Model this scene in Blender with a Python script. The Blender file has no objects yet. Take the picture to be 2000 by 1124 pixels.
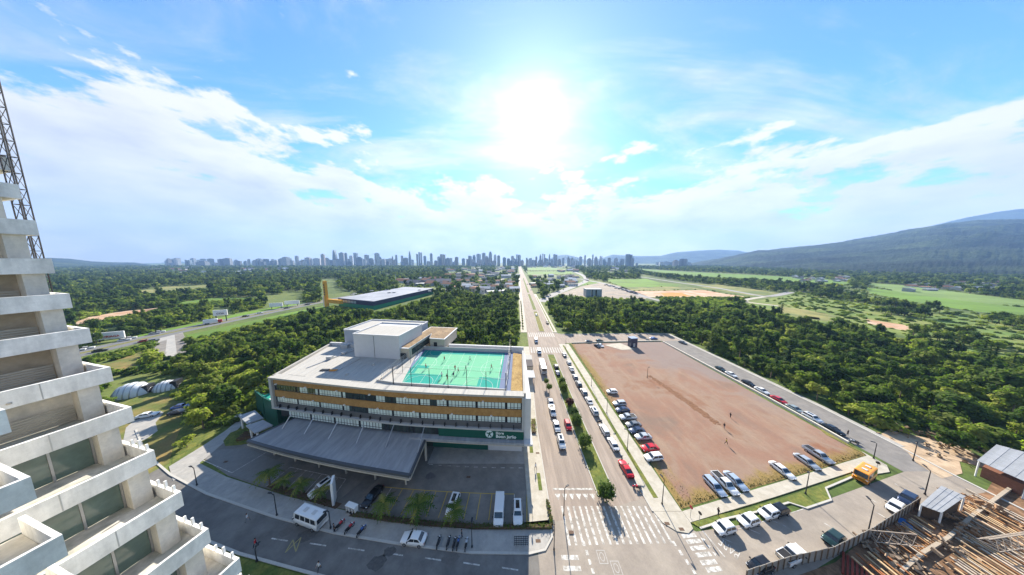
import bpy, bmesh, math, random
import numpy as np
from mathutils import Vector, Matrix
R = math.radians
random.seed(7)
SC = bpy.context.scene
COL = SC.collection

# ------------------------------------------------------------------ camera
F, PIX_W, PIX_H, HOR, CAM_H = 430.0, 2000.0, 1124.0, 510.0, 50.0
PITCH = math.atan((PIX_H / 2 - HOR) / F)
cam_d = bpy.data.cameras.new('camera')
cam_d.sensor_width = 36.0
cam_d.lens = 36.0 * F / PIX_W
cam_d.clip_start, cam_d.clip_end = 0.3, 60000
cam = bpy.data.objects.new('camera', cam_d)
cam.location = (0, 0, CAM_H)
cam.rotation_euler = (math.pi / 2 - PITCH, 0, 0)
COL.objects.link(cam)
SC.camera = cam

# ------------------------------------------------------------------ light, sky, exposure
SUN_EL, SUN_AZ = R(30.6), R(5.5)          # azimuth from +Y towards +X
SUN = Vector((math.sin(SUN_AZ) * math.cos(SUN_EL), math.cos(SUN_AZ) * math.cos(SUN_EL), math.sin(SUN_EL)))
sun_d = bpy.data.lights.new('sun', 'SUN')
sun_d.energy, sun_d.angle, sun_d.color = 5.0, R(0.53), (1.0, 0.92, 0.79)
sun = bpy.data.objects.new('sun', sun_d)
sun.rotation_euler = (-SUN).to_track_quat('-Z', 'Y').to_euler()
COL.objects.link(sun)
SC.view_settings.view_transform = 'Standard'
SC.view_settings.look = 'None'
SC.view_settings.gamma = 1.0
SC.view_settings.exposure = 1.5

def nodes_of(tree):
    nt, lk = tree.nodes, tree.links
    nt.clear()
    def N(kind, ins=None, **props):
        n = nt.new(kind)
        for k, v in props.items():
            setattr(n, k, v)
        for k, v in (ins or {}).items():
            if isinstance(v, bpy.types.NodeSocket):
                lk.new(v, n.inputs[k])
            else:
                n.inputs[k].default_value = v
        return n
    return N, lk
def math_(N, op, a, b=0.0, c=0.0, clamp=False):
    return N('ShaderNodeMath', {0: a, 1: b, 2: c}, operation=op, use_clamp=clamp).outputs[0]
def ramp(N, val, stops, interp='LINEAR'):
    n = N('ShaderNodeValToRGB', {0: val})
    cr = n.color_ramp
    cr.interpolation = interp
    while len(cr.elements) < len(stops):
        cr.elements.new(0.5)
    for e, (p, c) in zip(cr.elements, stops):
        e.position = p
        e.color = c if len(c) == 4 else (*c, 1)
    return n.outputs[0]
def mixc(N, f, a, b, mode='MIX'):
    n = N('ShaderNodeMix', {}, data_type='RGBA', blend_type=mode)
    for i, v in ((0, f), (6, a), (7, b)):
        if isinstance(v, bpy.types.NodeSocket):
            n.id_data.links.new(v, n.inputs[i])
        else:
            n.inputs[i].default_value = v if i == 0 or len(v) == 4 else (*v, 1)
    return n.outputs[2]

world = bpy.data.worlds.new('World')
SC.world = world
world.use_nodes = True
N, lk = nodes_of(world.node_tree)
sky = N('ShaderNodeTexSky', sky_type='NISHITA', sun_disc=False, sun_elevation=SUN_EL, sun_rotation=SUN_AZ,
        altitude=50, air_density=1.0, dust_density=0.15, ozone_density=2.2)
skyc = mixc(N, 1.0, sky.outputs[0], (0.50, 0.87, 1.07), 'MULTIPLY')
geo = N('ShaderNodeTexCoord')
d = N('ShaderNodeVectorMath', {0: geo.outputs['Generated']}, operation='NORMALIZE').outputs[0]
sep = N('ShaderNodeSeparateXYZ', {0: d})
dz = math_(N, 'MAXIMUM', sep.outputs[2], 0.0)
# puffy bank low in the sky
st = N('ShaderNodeVectorMath', {0: d, 1: (2.3, 2.3, 5.6)}, operation='MULTIPLY').outputs[0]
st = N('ShaderNodeVectorMath', {0: st, 1: (3.1, 1.7, 0.4)}, operation='ADD').outputs[0]
n1 = N('ShaderNodeTexNoise', {'Vector': st, 'Scale': 2.3, 'Detail': 13.0, 'Roughness': 0.61, 'Distortion': 0.12}).outputs[0]
bias = ramp(N, dz, [(0.0, (0.86,) * 3), (0.10, (0.80,) * 3), (0.22, (0.66,) * 3), (0.36, (0.52,) * 3), (0.5, (0.40,) * 3), (1.0, (0.36,) * 3)], 'EASE')
side = math_(N, 'MULTIPLY', sep.outputs[0], -0.06)
dens = math_(N, 'ADD', math_(N, 'ADD', math_(N, 'SUBTRACT', n1, 0.5), bias), side)
c1 = N('ShaderNodeMapRange', {0: dens, 1: 0.545, 2: 0.65}, interpolation_type='SMOOTHSTEP').outputs[0]
# high wisps, projected on a flat layer
inv = math_(N, 'DIVIDE', 1.0, math_(N, 'ADD', dz, 0.18))
pl = N('ShaderNodeVectorMath', {0: d, 3: inv}, operation='SCALE').outputs[0]
pl = N('ShaderNodeMapping', {'Vector': pl, 'Rotation': (0, 0, R(-32)), 'Scale': (0.55, 1.5, 0.0)}).outputs[0]
n2 = N('ShaderNodeTexNoise', {'Vector': pl, 'Scale': 1.5, 'Detail': 10.0, 'Roughness': 0.62, 'Distortion': 0.6}).outputs[0]
c2 = math_(N, 'MULTIPLY', N('ShaderNodeMapRange', {0: n2, 1: 0.43, 2: 0.70}, interpolation_type='SMOOTHSTEP').outputs[0], 0.75)
cov = math_(N, 'MAXIMUM', c1, c2)
cosun = math_(N, 'MAXIMUM', N('ShaderNodeVectorMath', {0: d, 1: tuple(SUN)}, operation='DOT_PRODUCT').outputs['Value'], 0.0)
fw = math_(N, 'ADD', math_(N, 'MULTIPLY', math_(N, 'POWER', cosun, 60.0), 2.0), math_(N, 'MULTIPLY', math_(N, 'POWER', cosun, 6.0), 1.0))
st2 = N('ShaderNodeVectorMath', {0: st, 1: (SUN.x * 0.16, SUN.y * 0.1, SUN.z * 0.55)}, operation='ADD').outputs[0]
n1b = N('ShaderNodeTexNoise', {'Vector': st2, 'Scale': 2.3, 'Detail': 5.0, 'Roughness': 0.55, 'Distortion': 0.12}).outputs[0]
self_sh = math_(N, 'MULTIPLY', math_(N, 'SUBTRACT', n1b, n1), 2.2)
thick = math_(N, 'ADD', N('ShaderNodeMapRange', {0: dens, 1: 0.60, 2: 0.95, 3: 0.15, 4: 0.95}, interpolation_type='SMOOTHSTEP').outputs[0], self_sh, clamp=True)
ccol = mixc(N, thick, (4.9, 4.75, 4.6), (2.75, 2.85, 3.1))
fwc = N('ShaderNodeCombineXYZ', {0: fw, 1: math_(N, 'MULTIPLY', fw, 0.97), 2: math_(N, 'MULTIPLY', fw, 0.92)}).outputs[0]
ccol = mixc(N, 1.0, ccol, fwc, 'ADD')
aur = math_(N, 'ADD', math_(N, 'MULTIPLY', math_(N, 'POWER', cosun, 500.0), 6.0), math_(N, 'ADD', math_(N, 'MULTIPLY', math_(N, 'POWER', cosun, 70.0), 1.1), math_(N, 'MULTIPLY', math_(N, 'POWER', cosun, 10.0), 0.9)))
skyc = mixc(N, 1.0, skyc, N('ShaderNodeCombineXYZ', {0: math_(N, 'MULTIPLY', aur, 1.3), 1: aur, 2: math_(N, 'MULTIPLY', aur, 0.75)}).outputs[0], 'ADD')
final = mixc(N, math_(N, 'MULTIPLY', cov, 0.93), skyc, ccol)
bg = N('ShaderNodeBackground', {'Color': final, 'Strength': 0.078})
out = N('ShaderNodeOutputWorld', {'Surface': bg.outputs[0]})

# ------------------------------------------------------------------ helpers
def RAY(px, py):
    dx, dy = (px - PIX_W / 2) / F, -(py - PIX_H / 2) / F
    return dx, math.cos(PITCH) + dy * math.sin(PITCH), -math.sin(PITCH) + dy * math.cos(PITCH)
def G(px, py, z=0.0):
    """map a survey point of the photograph onto the level z"""
    r = RAY(px, py)
    t = (z - CAM_H) / r[2]
    return (r[0] * t, r[1] * t)
def GP(pts, z=0.0):
    return [G(a, b, z) for a, b in pts]
def lerp(a, b, t):
    return a + (b - a) * t
def pw(tab, y):
    if y <= tab[0][0]: return tab[0][1]
    for (a, va), (b, vb) in zip(tab, tab[1:]):
        if y <= b: return lerp(va, vb, (y - a) / (b - a))
    return tab[-1][1]

MATS = {}
def mat(name, col, rough=0.8, metal=0.0, var=0.0, scale=1.0, col2=None, bump=0.0, spec=0.2, alpha=None, coat=0.0,
        rnd=0.0, detail=6.0, stretch=(1, 1, 1), fine=0.0, emit=None):
    if name in MATS: return MATS[name]
    m = bpy.data.materials.new(name)
    m.use_nodes = True
    N, lk = nodes_of(m.node_tree)
    base = (*col, 1)
    b = N('ShaderNodeBsdfPrincipled', {'Roughness': rough, 'Metallic': metal, 'Specular IOR Level': spec, 'Coat Weight': coat})
    c = None
    if var or col2 or fine:
        tc = N('ShaderNodeNewGeometry').outputs['Position']
        mp = N('ShaderNodeMapping', {'Vector': tc, 'Scale': stretch}).outputs[0]
        n = N('ShaderNodeTexNoise', {'Vector': mp, 'Scale': scale, 'Detail': detail, 'Roughness': 0.6}).outputs[0]
        if col2:
            f = N('ShaderNodeMapRange', {0: n, 1: 0.38, 2: 0.64}, interpolation_type='SMOOTHSTEP').outputs[0]
            c = mixc(N, f, base, (*col2, 1))
        else:
            c = mixc(N, 1.0, base, base)
        if var:
            n2 = N('ShaderNodeTexNoise', {'Vector': mp, 'Scale': scale * 2.7, 'Detail': 7.0, 'Roughness': 0.65}).outputs[0]
            g = N('ShaderNodeMapRange', {0: n2, 1: 0.25, 2: 0.75, 3: 1 - var, 4: 1 + var}).outputs[0]
            c = mixc(N, 1.0, c, N('ShaderNodeCombineXYZ', {0: g, 1: g, 2: g}).outputs[0], 'MULTIPLY')
        if fine:
            n3 = N('ShaderNodeTexNoise', {'Vector': tc, 'Scale': 3.0, 'Detail': 4.0, 'Roughness': 0.7}).outputs[0]
            g = N('ShaderNodeMapRange', {0: n3, 1: 0.3, 2: 0.7, 3: 1 - fine, 4: 1 + fine}).outputs[0]
            c = mixc(N, 1.0, c, N('ShaderNodeCombineXYZ', {0: g, 1: g, 2: g}).outputs[0], 'MULTIPLY')
        if bump:
            bn = N('ShaderNodeBump', {'Height': n, 'Strength': bump, 'Distance': 0.1})
            lk.new(bn.outputs[0], b.inputs['Normal'])
    if rnd:
        oi = N('ShaderNodeObjectInfo').outputs['Random']
        g = N('ShaderNodeMapRange', {0: oi, 3: 1 - rnd, 4: 1 + rnd}).outputs[0]
        c = mixc(N, 1.0, c if c is not None else base, N('ShaderNodeCombineXYZ', {0: g, 1: g, 2: g}).outputs[0], 'MULTIPLY')
    if c is not None: lk.new(c, b.inputs['Base Color'])
    else: b.inputs['Base Color'].default_value = base
    if alpha is not None: b.inputs['Alpha'].default_value = alpha
    N('ShaderNodeOutputMaterial', {'Surface': b.outputs[0]})
    MATS[name] = m
    return m

def leaf_mat(name, c1, c2, c3, trans=0.48):
    if name in MATS: return MATS[name]
    m = bpy.data.materials.new(name)
    m.use_nodes = True
    N, lk = nodes_of(m.node_tree)
    oi = N('ShaderNodeObjectInfo').outputs['Random']
    tc = N('ShaderNodeNewGeometry').outputs['Position']
    n = N('ShaderNodeTexNoise', {'Vector': tc, 'Scale': 0.45, 'Detail': 5.0, 'Roughness': 0.7}).outputs[0]
    big = N('ShaderNodeTexNoise', {'Vector': tc, 'Scale': 0.022, 'Detail': 3.0}).outputs[0]
    f = math_(N, 'ADD', math_(N, 'MULTIPLY', oi, 0.8), math_(N, 'MULTIPLY', math_(N, 'SUBTRACT', big, 0.5), 1.3))
    f = math_(N, 'ADD', f, math_(N, 'MULTIPLY', math_(N, 'SUBTRACT', n, 0.32), 0.8), clamp=True)
    c = ramp(N, f, [(0.05, c1), (0.5, c2), (0.95, c3)])
    a = N('ShaderNodeBsdfPrincipled', {'Base Color': c, 'Roughness': 0.8, 'Specular IOR Level': 0.08})
    tcol = mixc(N, 1.0, c, (1.1, 1.4, 0.5), 'MULTIPLY')
    t = N('ShaderNodeBsdfTranslucent', {'Color': tcol})
    mx = N('ShaderNodeMixShader', {0: trans, 1: a.outputs[0], 2: t.outputs[0]})
    N('ShaderNodeOutputMaterial', {'Surface': mx.outputs[0]})
    MATS[name] = m
    return m

def tag(o, label=None, cat=None, group=None, kind=None):
    if label: o['label'] = label
    if cat: o['category'] = cat
    if group: o['group'] = group
    if kind: o['kind'] = kind
    return o
def empty(name, loc=(0, 0, 0), rz=0.0, label=None, cat=None, group=None):
    o = bpy.data.objects.new(name, None)
    o.empty_display_size = 0.3
    o.location = loc
    o.rotation_euler = (0, 0, rz)
    COL.objects.link(o)
    return tag(o, label, cat, group)
def obj(name, mesh, parent=None, loc=None, rz=None):
    o = bpy.data.objects.new(name, mesh)
    COL.objects.link(o)
    if parent is not None: o.parent = parent
    if loc is not None: o.location = loc
    if rz is not None: o.rotation_euler = (0, 0, rz)
    return o
KIDS = {}
def copy_tree(o, parent=None):
    c = o.copy()
    COL.objects.link(c)
    if parent is not None: c.parent = parent
    for ch in list(o.children): copy_tree(ch, c)
    return c

class MB:
    def __init__(s):
        s.v, s.f, s.m, s.mats = [], [], [], []
    def mi(s, m):
        if m is None: return 0
        if m not in s.mats: s.mats.append(m)
        return s.mats.index(m)
    def add(s, verts, faces, m=None):
        o, k = len(s.v), s.mi(m)
        s.v += [tuple(v) for v in verts]
        for f in faces:
            s.f.append(tuple(i + o for i in f))
            s.m.append(k)
        return s
    def prism(s, poly, z0, z1, m=None, bottom=False):
        n = len(poly)
        a = sum(poly[i][0] * poly[(i + 1) % n][1] - poly[(i + 1) % n][0] * poly[i][1] for i in range(n))
        if a < 0: poly = poly[::-1]
        za = z0 if isinstance(z0, (list, tuple)) else [z0] * n
        v = [(p[0], p[1], z) for p, z in zip(poly, za)] + [(p[0], p[1], z1) for p in poly]
        f = [tuple(range(n, 2 * n))] + [(i, (i + 1) % n, n + (i + 1) % n, n + i) for i in range(n)]
        if bottom: f.append(tuple(range(n - 1, -1, -1)))
        return s.add(v, f, m)
    def sheet(s, poly, z, m=None):
        n = len(poly)
        a = sum(poly[i][0] * poly[(i + 1) % n][1] - poly[(i + 1) % n][0] * poly[i][1] for i in range(n))
        if a < 0: poly = poly[::-1]
        return s.add([(p[0], p[1], z) for p in poly], [tuple(range(n))], m)
    def box(s, x0, x1, y0, y1, z0, z1, m=None, M=None):
        v = [(x, y, z) for z in (z0, z1) for y in (y0, y1) for x in (x0, x1)]
        if M is not None: v = [tuple(M @ Vector(p)) for p in v]
        return s.add(v, [(0, 2, 3, 1), (4, 5, 7, 6), (0, 1, 5, 4), (1, 3, 7, 5), (3, 2, 6, 7), (2, 0, 4, 6)], m)
    def bar(s, a, b, w, h=None, m=None):
        a, b = Vector(a), Vector(b)
        dd = b - a
        L = dd.length
        if L < 1e-6: return s
        h = w if h is None else h
        q = dd.to_track_quat('X', 'Z').to_matrix().to_4x4()
        return s.box(0, L, -w / 2, w / 2, -h / 2, h / 2, m, Matrix.Translation(a) @ q)
    def cyl(s, a, b, r0, r1=None, n=8, m=None, caps=True):
        a, b = Vector(a), Vector(b)
        r1 = r0 if r1 is None else r1
        q = (b - a).to_track_quat('Z', 'Y').to_matrix()
        v = []
        for c, r in ((a, r0), (b, r1)):
            for i in range(n):
                t = 2 * math.pi * i / n
                v.append(tuple(c + q @ Vector((r * math.cos(t), r * math.sin(t), 0))))
        f = [(i, (i + 1) % n, n + (i + 1) % n, n + i) for i in range(n)]
        if caps: f += [tuple(range(n - 1, -1, -1)), tuple(range(n, 2 * n))]
        return s.add(v, f, m)
    def strip(s, L, Rr, z, m=None):
        v = [(p[0], p[1], z) for p in L] + [(p[0], p[1], z) for p in Rr]
        n = len(L)
        return s.add(v, [(i, n + i, n + i + 1, i + 1) for i in range(n - 1)], m)
    def mesh(s, name, m=None, smooth=False):
        me = bpy.data.meshes.new(name)
        me.from_pydata(s.v, [], s.f)
        ms = s.mats or ([m] if m else [])
        if m and m not in ms and not s.mats: ms = [m]
        for k in ms: me.materials.append(k)
        if len(ms) > 1: me.polygons.foreach_set('material_index', s.m)
        if smooth: me.polygons.foreach_set('use_smooth', [True] * len(me.polygons))
        me.update()
        return me
    def build(s, name, m=None, parent=None, smooth=False, loc=None, rz=None):
        return obj(name, s.mesh(name, m, smooth), parent, loc, rz)

def struct(o):
    o['kind'] = 'structure'
    return o
def stroke(pts, w):
    """left and right edges of a ribbon along pts"""
    L, Q = [], []
    for i, p in enumerate(pts):
        a = Vector(pts[max(i - 1, 0)]); b = Vector(pts[min(i + 1, len(pts) - 1)])
        t = (b - a).normalized()
        n = Vector((-t.y, t.x))
        ww = w[i] if isinstance(w, (list, tuple)) else w
        L.append((p[0] + n.x * ww / 2, p[1] + n.y * ww / 2)); Q.append((p[0] - n.x * ww / 2, p[1] - n.y * ww / 2))
    return Q, L
def smooth_pts(pts, k=4):
    out = []
    n = len(pts)
    for i in range(n - 1):
        p0, p1, p2, p3 = [Vector(pts[min(max(j, 0), n - 1)]) for j in (i - 1, i, i + 1, i + 2)]
        for j in range(k):
            t = j / k
            out.append(tuple(0.5 * ((2 * p1) + (p2 - p0) * t + (2 * p0 - 5 * p1 + 4 * p2 - p3) * t * t + (3 * p1 - p0 - 3 * p2 + p3) * t ** 3)))
    out.append(tuple(pts[-1]))
    return out
def text_mesh(body, size, m, extrude=0.02, align='LEFT', bold=False):
    c = bpy.data.curves.new('text', 'FONT')
    c.body, c.size, c.extrude, c.align_x = body, size, extrude, align
    c.resolution_u = 3
    if bold: c.offset = size * 0.02
    o = bpy.data.objects.new('text', c)
    COL.objects.link(o)
    dg = bpy.context.evaluated_depsgraph_get()
    me = bpy.data.meshes.new_from_object(o.evaluated_get(dg))
    bpy.data.objects.remove(o)
    me.materials.clear()
    me.materials.append(m)
    return me

# ------------------------------------------------------------------ materials of the setting
M_ASPH = mat('asphalt_worn', (0.245, 0.20, 0.165), 0.9, var=0.16, scale=0.8, stretch=(0.9, 0.07, 1), col2=(0.305, 0.25, 0.205), fine=0.06)
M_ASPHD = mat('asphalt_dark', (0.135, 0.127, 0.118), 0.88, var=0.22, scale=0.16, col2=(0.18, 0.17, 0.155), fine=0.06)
M_PARK = mat('asphalt_parking', (0.175, 0.16, 0.142), 0.9, var=0.18, scale=0.2, col2=(0.225, 0.205, 0.18), fine=0.06)
M_PAVE = mat('paver_concrete', (0.30, 0.29, 0.27), 0.85, var=0.1, scale=0.4, col2=(0.36, 0.34, 0.31), fine=0.06)
M_PAVE2 = mat('paver_warm', (0.37, 0.335, 0.27), 0.85, var=0.1, scale=0.5, col2=(0.43, 0.395, 0.33), fine=0.06)
M_KERB = mat('kerb_concrete', (0.43, 0.41, 0.37), 0.85, var=0.12, scale=1.2)
M_WHITE = mat('road_paint_white', (0.56, 0.54, 0.50), 0.85, var=0.25, scale=1.6, col2=(0.27, 0.25, 0.22), fine=0.1)
M_YELLOW = mat('road_paint_yellow', (0.52, 0.36, 0.06), 0.8, var=0.15, scale=2.0)
M_GRASS = mat('grass', (0.085, 0.115, 0.024), 0.95, var=0.3, scale=0.5, col2=(0.15, 0.155, 0.035), bump=0.5, fine=0.25)
M_GRASSY = mat('grass_dry', (0.19, 0.165, 0.045), 0.95, var=0.25, scale=0.6, col2=(0.12, 0.13, 0.03), bump=0.5, fine=0.2)
M_LAWN = mat('lawn', (0.10, 0.125, 0.028), 0.95, var=0.3, scale=0.09, col2=(0.235, 0.165, 0.06), bump=0.5, fine=0.2)
M_FIELD = mat('field_green', (0.125, 0.22, 0.024), 0.95, var=0.2, scale=0.012, col2=(0.09, 0.155, 0.022), fine=0.1)
M_FIELDY = mat('field_yellow', (0.23, 0.21, 0.07), 0.95, var=0.3, scale=0.03, col2=(0.10, 0.135, 0.04), fine=0.1)
M_EARTH = mat('bare_earth', (0.40, 0.23, 0.13), 0.95, var=0.25, scale=0.05, col2=(0.48, 0.36, 0.26), fine=0.1)
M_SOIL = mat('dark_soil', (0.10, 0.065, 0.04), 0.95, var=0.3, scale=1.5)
M_SAND = mat('sand_ground', (0.46, 0.35, 0.24), 0.95, var=0.2, scale=0.3, col2=(0.36, 0.26, 0.17), fine=0.08)
M_WPAINT = mat('white_paint', (0.74, 0.74, 0.72), 0.6, var=0.06, scale=0.6)
M_DARK = mat('dark_metal', (0.035, 0.036, 0.04), 0.5, metal=0.3)
M_STEEL = mat('galvanised_steel', (0.42, 0.43, 0.45), 0.4, metal=0.8)
M_CONC = mat('raw_concrete', (0.52, 0.49, 0.44), 0.85, var=0.12, scale=0.4, col2=(0.62, 0.59, 0.53), fine=0.05)
M_TRUNK = mat('bark', (0.17, 0.125, 0.085), 0.95, var=0.2, scale=1.2)
M_GLASSD = mat('dark_glass', (0.02, 0.027, 0.033), 0.06, spec=0.9)
M_LEAF = leaf_mat('leaves_broad', (0.050, 0.088, 0.018), (0.145, 0.195, 0.036), (0.31, 0.33, 0.065))
M_LEAFD = leaf_mat('leaves_dark', (0.034, 0.066, 0.017), (0.080, 0.125, 0.029), (0.17, 0.20, 0.045))
M_LEAFY = leaf_mat('leaves_light', (0.10, 0.13, 0.03), (0.22, 0.25, 0.055), (0.36, 0.36, 0.09))
M_LEAFR = leaf_mat('leaves_purple', (0.04, 0.016, 0.014), (0.085, 0.033, 0.026), (0.15, 0.07, 0.05), 0.2)
M_PALM = leaf_mat('leaves_palm', (0.05, 0.09, 0.02), (0.12, 0.16, 0.03), (0.26, 0.24, 0.06), 0.3)

# ground: forest floor and scrub with meadow patches
mg = bpy.data.materials.new('ground_cover')
mg.use_nodes = True
N, lk = nodes_of(mg.node_tree)
pos = N('ShaderNodeNewGeometry').outputs['Position']
na = N('ShaderNodeTexNoise', {'Vector': pos, 'Scale': 0.006, 'Detail': 8.0, 'Roughness': 0.62}).outputs[0]
nb = N('ShaderNodeTexNoise', {'Vector': pos, 'Scale': 0.06, 'Detail': 8.0, 'Roughness': 0.7}).outputs[0]
nc = N('ShaderNodeTexNoise', {'Vector': pos, 'Scale': 0.5, 'Detail': 4.0, 'Roughness': 0.7}).outputs[0]
f = math_(N, 'ADD', math_(N, 'MULTIPLY', na, 0.65), math_(N, 'MULTIPLY', nb, 0.35))
c = ramp(N, f, [(0.34, (0.04, 0.066, 0.016)), (0.46, (0.075, 0.11, 0.025)), (0.55, (0.115, 0.145, 0.034)), (0.66, (0.16, 0.165, 0.05))])
g = N('ShaderNodeMapRange', {0: nc, 1: 0.3, 2: 0.7, 3: 0.65, 4: 1.35}).outputs[0]
c = mixc(N, 1.0, c, N('ShaderNodeCombineXYZ', {0: g, 1: g, 2: g}).outputs[0], 'MULTIPLY')
bs = N('ShaderNodeBsdfPrincipled', {'Base Color': c, 'Roughness': 0.95, 'Specular IOR Level': 0.2})
N('ShaderNodeOutputMaterial', {'Surface': bs.outputs[0]})
HALF = 7000
struct(MB().sheet([(-HALF, -400), (HALF, -400), (HALF, HALF), (-HALF, HALF)], -0.03).build('ground', mg))

# ------------------------------------------------------------------ avenue
XL = [(20, 8.0), (60, 7.6), (115, 9.6), (160, 10.8), (267, 13.4), (420, 17.5), (617, 23), (3000, 86)]
XML = [(20, 18.6), (60, 18.3), (115, 18.9), (150, 19.4), (236, 21.8), (330, 23.6), (617, 30.5), (3000, 94)]
XMR = [(20, 22.3), (60, 22.2), (115, 22.5), (150, 23.2), (236, 25.6), (330, 27.4), (617, 34), (3000, 97)]
XR = [(20, 28.2), (60, 28.0), (144, 28.2), (224, 30.4), (330, 33.2), (617, 41), (3000, 104)]
YS = [22, 30, 40, 50, 60, 75, 90, 105, 120, 135, 150, 165, 185, 210, 240, 270, 300, 340, 400, 500, 617, 900, 1400, 2000, 2800]
ROADS = []          # (polyline, half width) kept clear of trees
POLY_CLEAR = []     # polygons kept clear of trees
struct(MB().strip([(pw(XL, y), y) for y in YS], [(pw(XR, y), y) for y in YS], 0.0).build('avenue', M_ASPH))
POLY_CLEAR.append([(pw(XL, y) - 7, y) for y in YS] + [(pw(XR, y) + 8, y) for y in YS[::-1]])

def kerb_line(m, pts, w=0.22, h=0.15):
    a, b = stroke(pts, w)
    n = len(pts)
    v = [(p[0], p[1], 0) for p in a] + [(p[0], p[1], h) for p in a] + [(p[0], p[1], h) for p in b] + [(p[0], p[1], 0) for p in b]
    f = []
    for i in range(n - 1):
        for k in range(3):
            f.append((k * n + i, k * n + i + 1, (k + 1) * n + i + 1, (k + 1) * n + i))
    f += [(0, n, 2 * n, 3 * n), (n - 1, 4 * n - 1, 3 * n - 1, 2 * n - 1)]
    m.add(v, f)
def seg(tab, y0, y1, off=0.0, step=12):
    n = max(2, int((y1 - y0) / step) + 1)
    return [(pw(tab, lerp(y0, y1, i / (n - 1))) + off, lerp(y0, y1, i / (n - 1))) for i in range(n)]

# median islands with grass
for y0, y1, gm in ((41.5, 113, M_GRASS), (152, 214, M_GRASSY), (222, 330, M_GRASS), (345, 640, M_GRASS)):
    mdn = MB()
    a, b = seg(XML, y0, y1), seg(XMR, y0, y1)
    kerb_line(mdn, a + b[::-1] + a[:1])
    o = struct(mdn.build('median_kerb', M_KERB))
    struct(MB().strip(seg(XML, y0, y1, 0.12), seg(XMR, y0, y1, -0.12), 0.11).build('median_grass', gm))

# left footway of the avenue: planting strip, paving, kerb
def footway(name, tab_in, o0, o1, y0, y1, m, h=0.12):
    a, b = seg(tab_in, y0, y1, o0), seg(tab_in, y0, y1, o1)
    poly = a + b[::-1]
    return struct(MB().prism(poly, -0.02, h, None).build(name, m))
footway('pavement', XL, -4.6, -0.2, 35.5, 124, M_PAVE2)
footway('pavement', XL, -4.4, -0.2, 150, 640, M_PAVE2)
footway('pavement', XR, 0.2, 6.0, 38.5, 128, M_PAVE2)
footway('pavement', XR, 0.2, 3.4, 150, 330, M_PAVE2)
for y0, y1, tab, o in ((35.5, 124, XL, -0.1), (150, 640, XL, -0.1), (38.5, 128, XR, 0.1), (150, 330, XR, 0.1)):
    k = MB(); kerb_line(k, seg(tab, y0, y1, o)); struct(k.build('kerb', M_KERB))
# grass strips in the footways
for tab, o0, o1, y0, y1, gm in ((XL, -3.0, -2.1, 52, 82, M_GRASS), (XL, -1.9, -1.1, 42.5, 46.5, M_GRASS), (XL, -3.0, -2.2, 155, 262, M_GRASSY),
                                (XR, 1.9, 2.9, 41, 126, M_GRASS), (XR, 1.0, 1.9, 152, 300, M_GRASS), (XL, -3.2, -2.4, 90, 110, M_GRASSY)):
    struct(MB().strip(seg(tab, y0, y1, o0), seg(tab, y0, y1, o1), 0.135).build('verge_grass', gm))

# side street at the top of the earth lot, service road on its right, street in front
ROAD_R = [(94.2, 146), (94.2, 100), (94.3, 70), (93.8, 54), (93.5, 48), (93.5, 33)]
ROAD_R2 = [(107, 146), (106.5, 100), (106, 70), (104.6, 54), (103.6, 46), (103.0, 33)]
struct(MB().strip(ROAD_R, ROAD_R2, 0.004).build('service_road', mat('asphalt_grey', (0.17, 0.16, 0.15), 0.9, var=0.12, scale=0.3, col2=(0.21, 0.195, 0.18), fine=0.06)))
struct(MB().sheet([(28.2, 126), (33, 129.5), (94.5, 133.5), (107, 134), (107, 148), (94, 147.5), (34, 146), (28.2, 150)], 0.008).build('side_street', M_ASPH))
k = MB(); kerb_line(k, [(30, 149.5), (34, 146.2), (94, 147.7), (107.2, 148.2), (106.7, 100), (106.2, 70), (104.8, 54), (103.8, 46), (103.2, 36)], 0.5, 0.14)
struct(k.build('kerb', M_KERB))
struct(MB().prism([(107, 147), (106.7, 100), (106.2, 70), (104.9, 54), (106.4, 54), (107.8, 70), (108.4, 100), (109, 147)], -0.02, 0.10).build('verge_path', M_PAVE))
POLY_CLEAR.append([(28, 124), (110.5, 130), (110, 70), (107, 40), (107, 20), (28, 20)])
POLY_CLEAR.append([(28, 124), (28, 152), (110, 151), (111, 130)])
# street in the foreground: left arm (dark asphalt) and crossing
FK = [(8.3, 32.0), (-7, 32.2), (-21, 33.5), (-33, 35), (-47, 37.6), (-66, 41.9), (-80.5, 46.2), (-96, 52), (-112, 60)]
NK = [(8.3, 22), (-7, 25.2), (-21, 27.6), (-29.5, 29.2), (-38, 30.6), (-47, 32.1), (-60, 35), (-76, 40), (-92, 46), (-108, 53)]
FKs, NKs = smooth_pts(FK), smooth_pts(NK)
nn = min(len(FKs), len(NKs))
rs = lambda P, k: [P[int(i * (len(P) - 1) / (k - 1))] for i in range(k)]
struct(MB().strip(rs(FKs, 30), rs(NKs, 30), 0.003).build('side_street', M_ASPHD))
struct(MB().sheet([(4.5, 18), (4.5, 32.5), (7.3, 36.8), (10, 37), (28.2, 41), (31, 37), (34.3, 35.2), (50, 37), (94, 47), (104, 47), (104, 33), (84, 38.7), (60, 33), (38, 27), (38, 18)], 0.006).build('junction', mat('asphalt_junction', (0.25, 0.215, 0.18), 0.9, var=0.12, scale=0.22, col2=(0.30, 0.26, 0.215), fine=0.07)))
POLY_CLEAR.append([(-125, 10), (40, 10), (125, 20), (125, 60), (90, 60), (8, 60), (-64, 62), (-66, 50), (-90, 60), (-125, 70)])
k = MB(); kerb_line(k, [(7.4, 37), (7.3, 34.4), (5.8, 32.6), (3, 32.1)] + FK[1:], 0.35, 0.14); struct(k.build('kerb', M_KERB))
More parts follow.
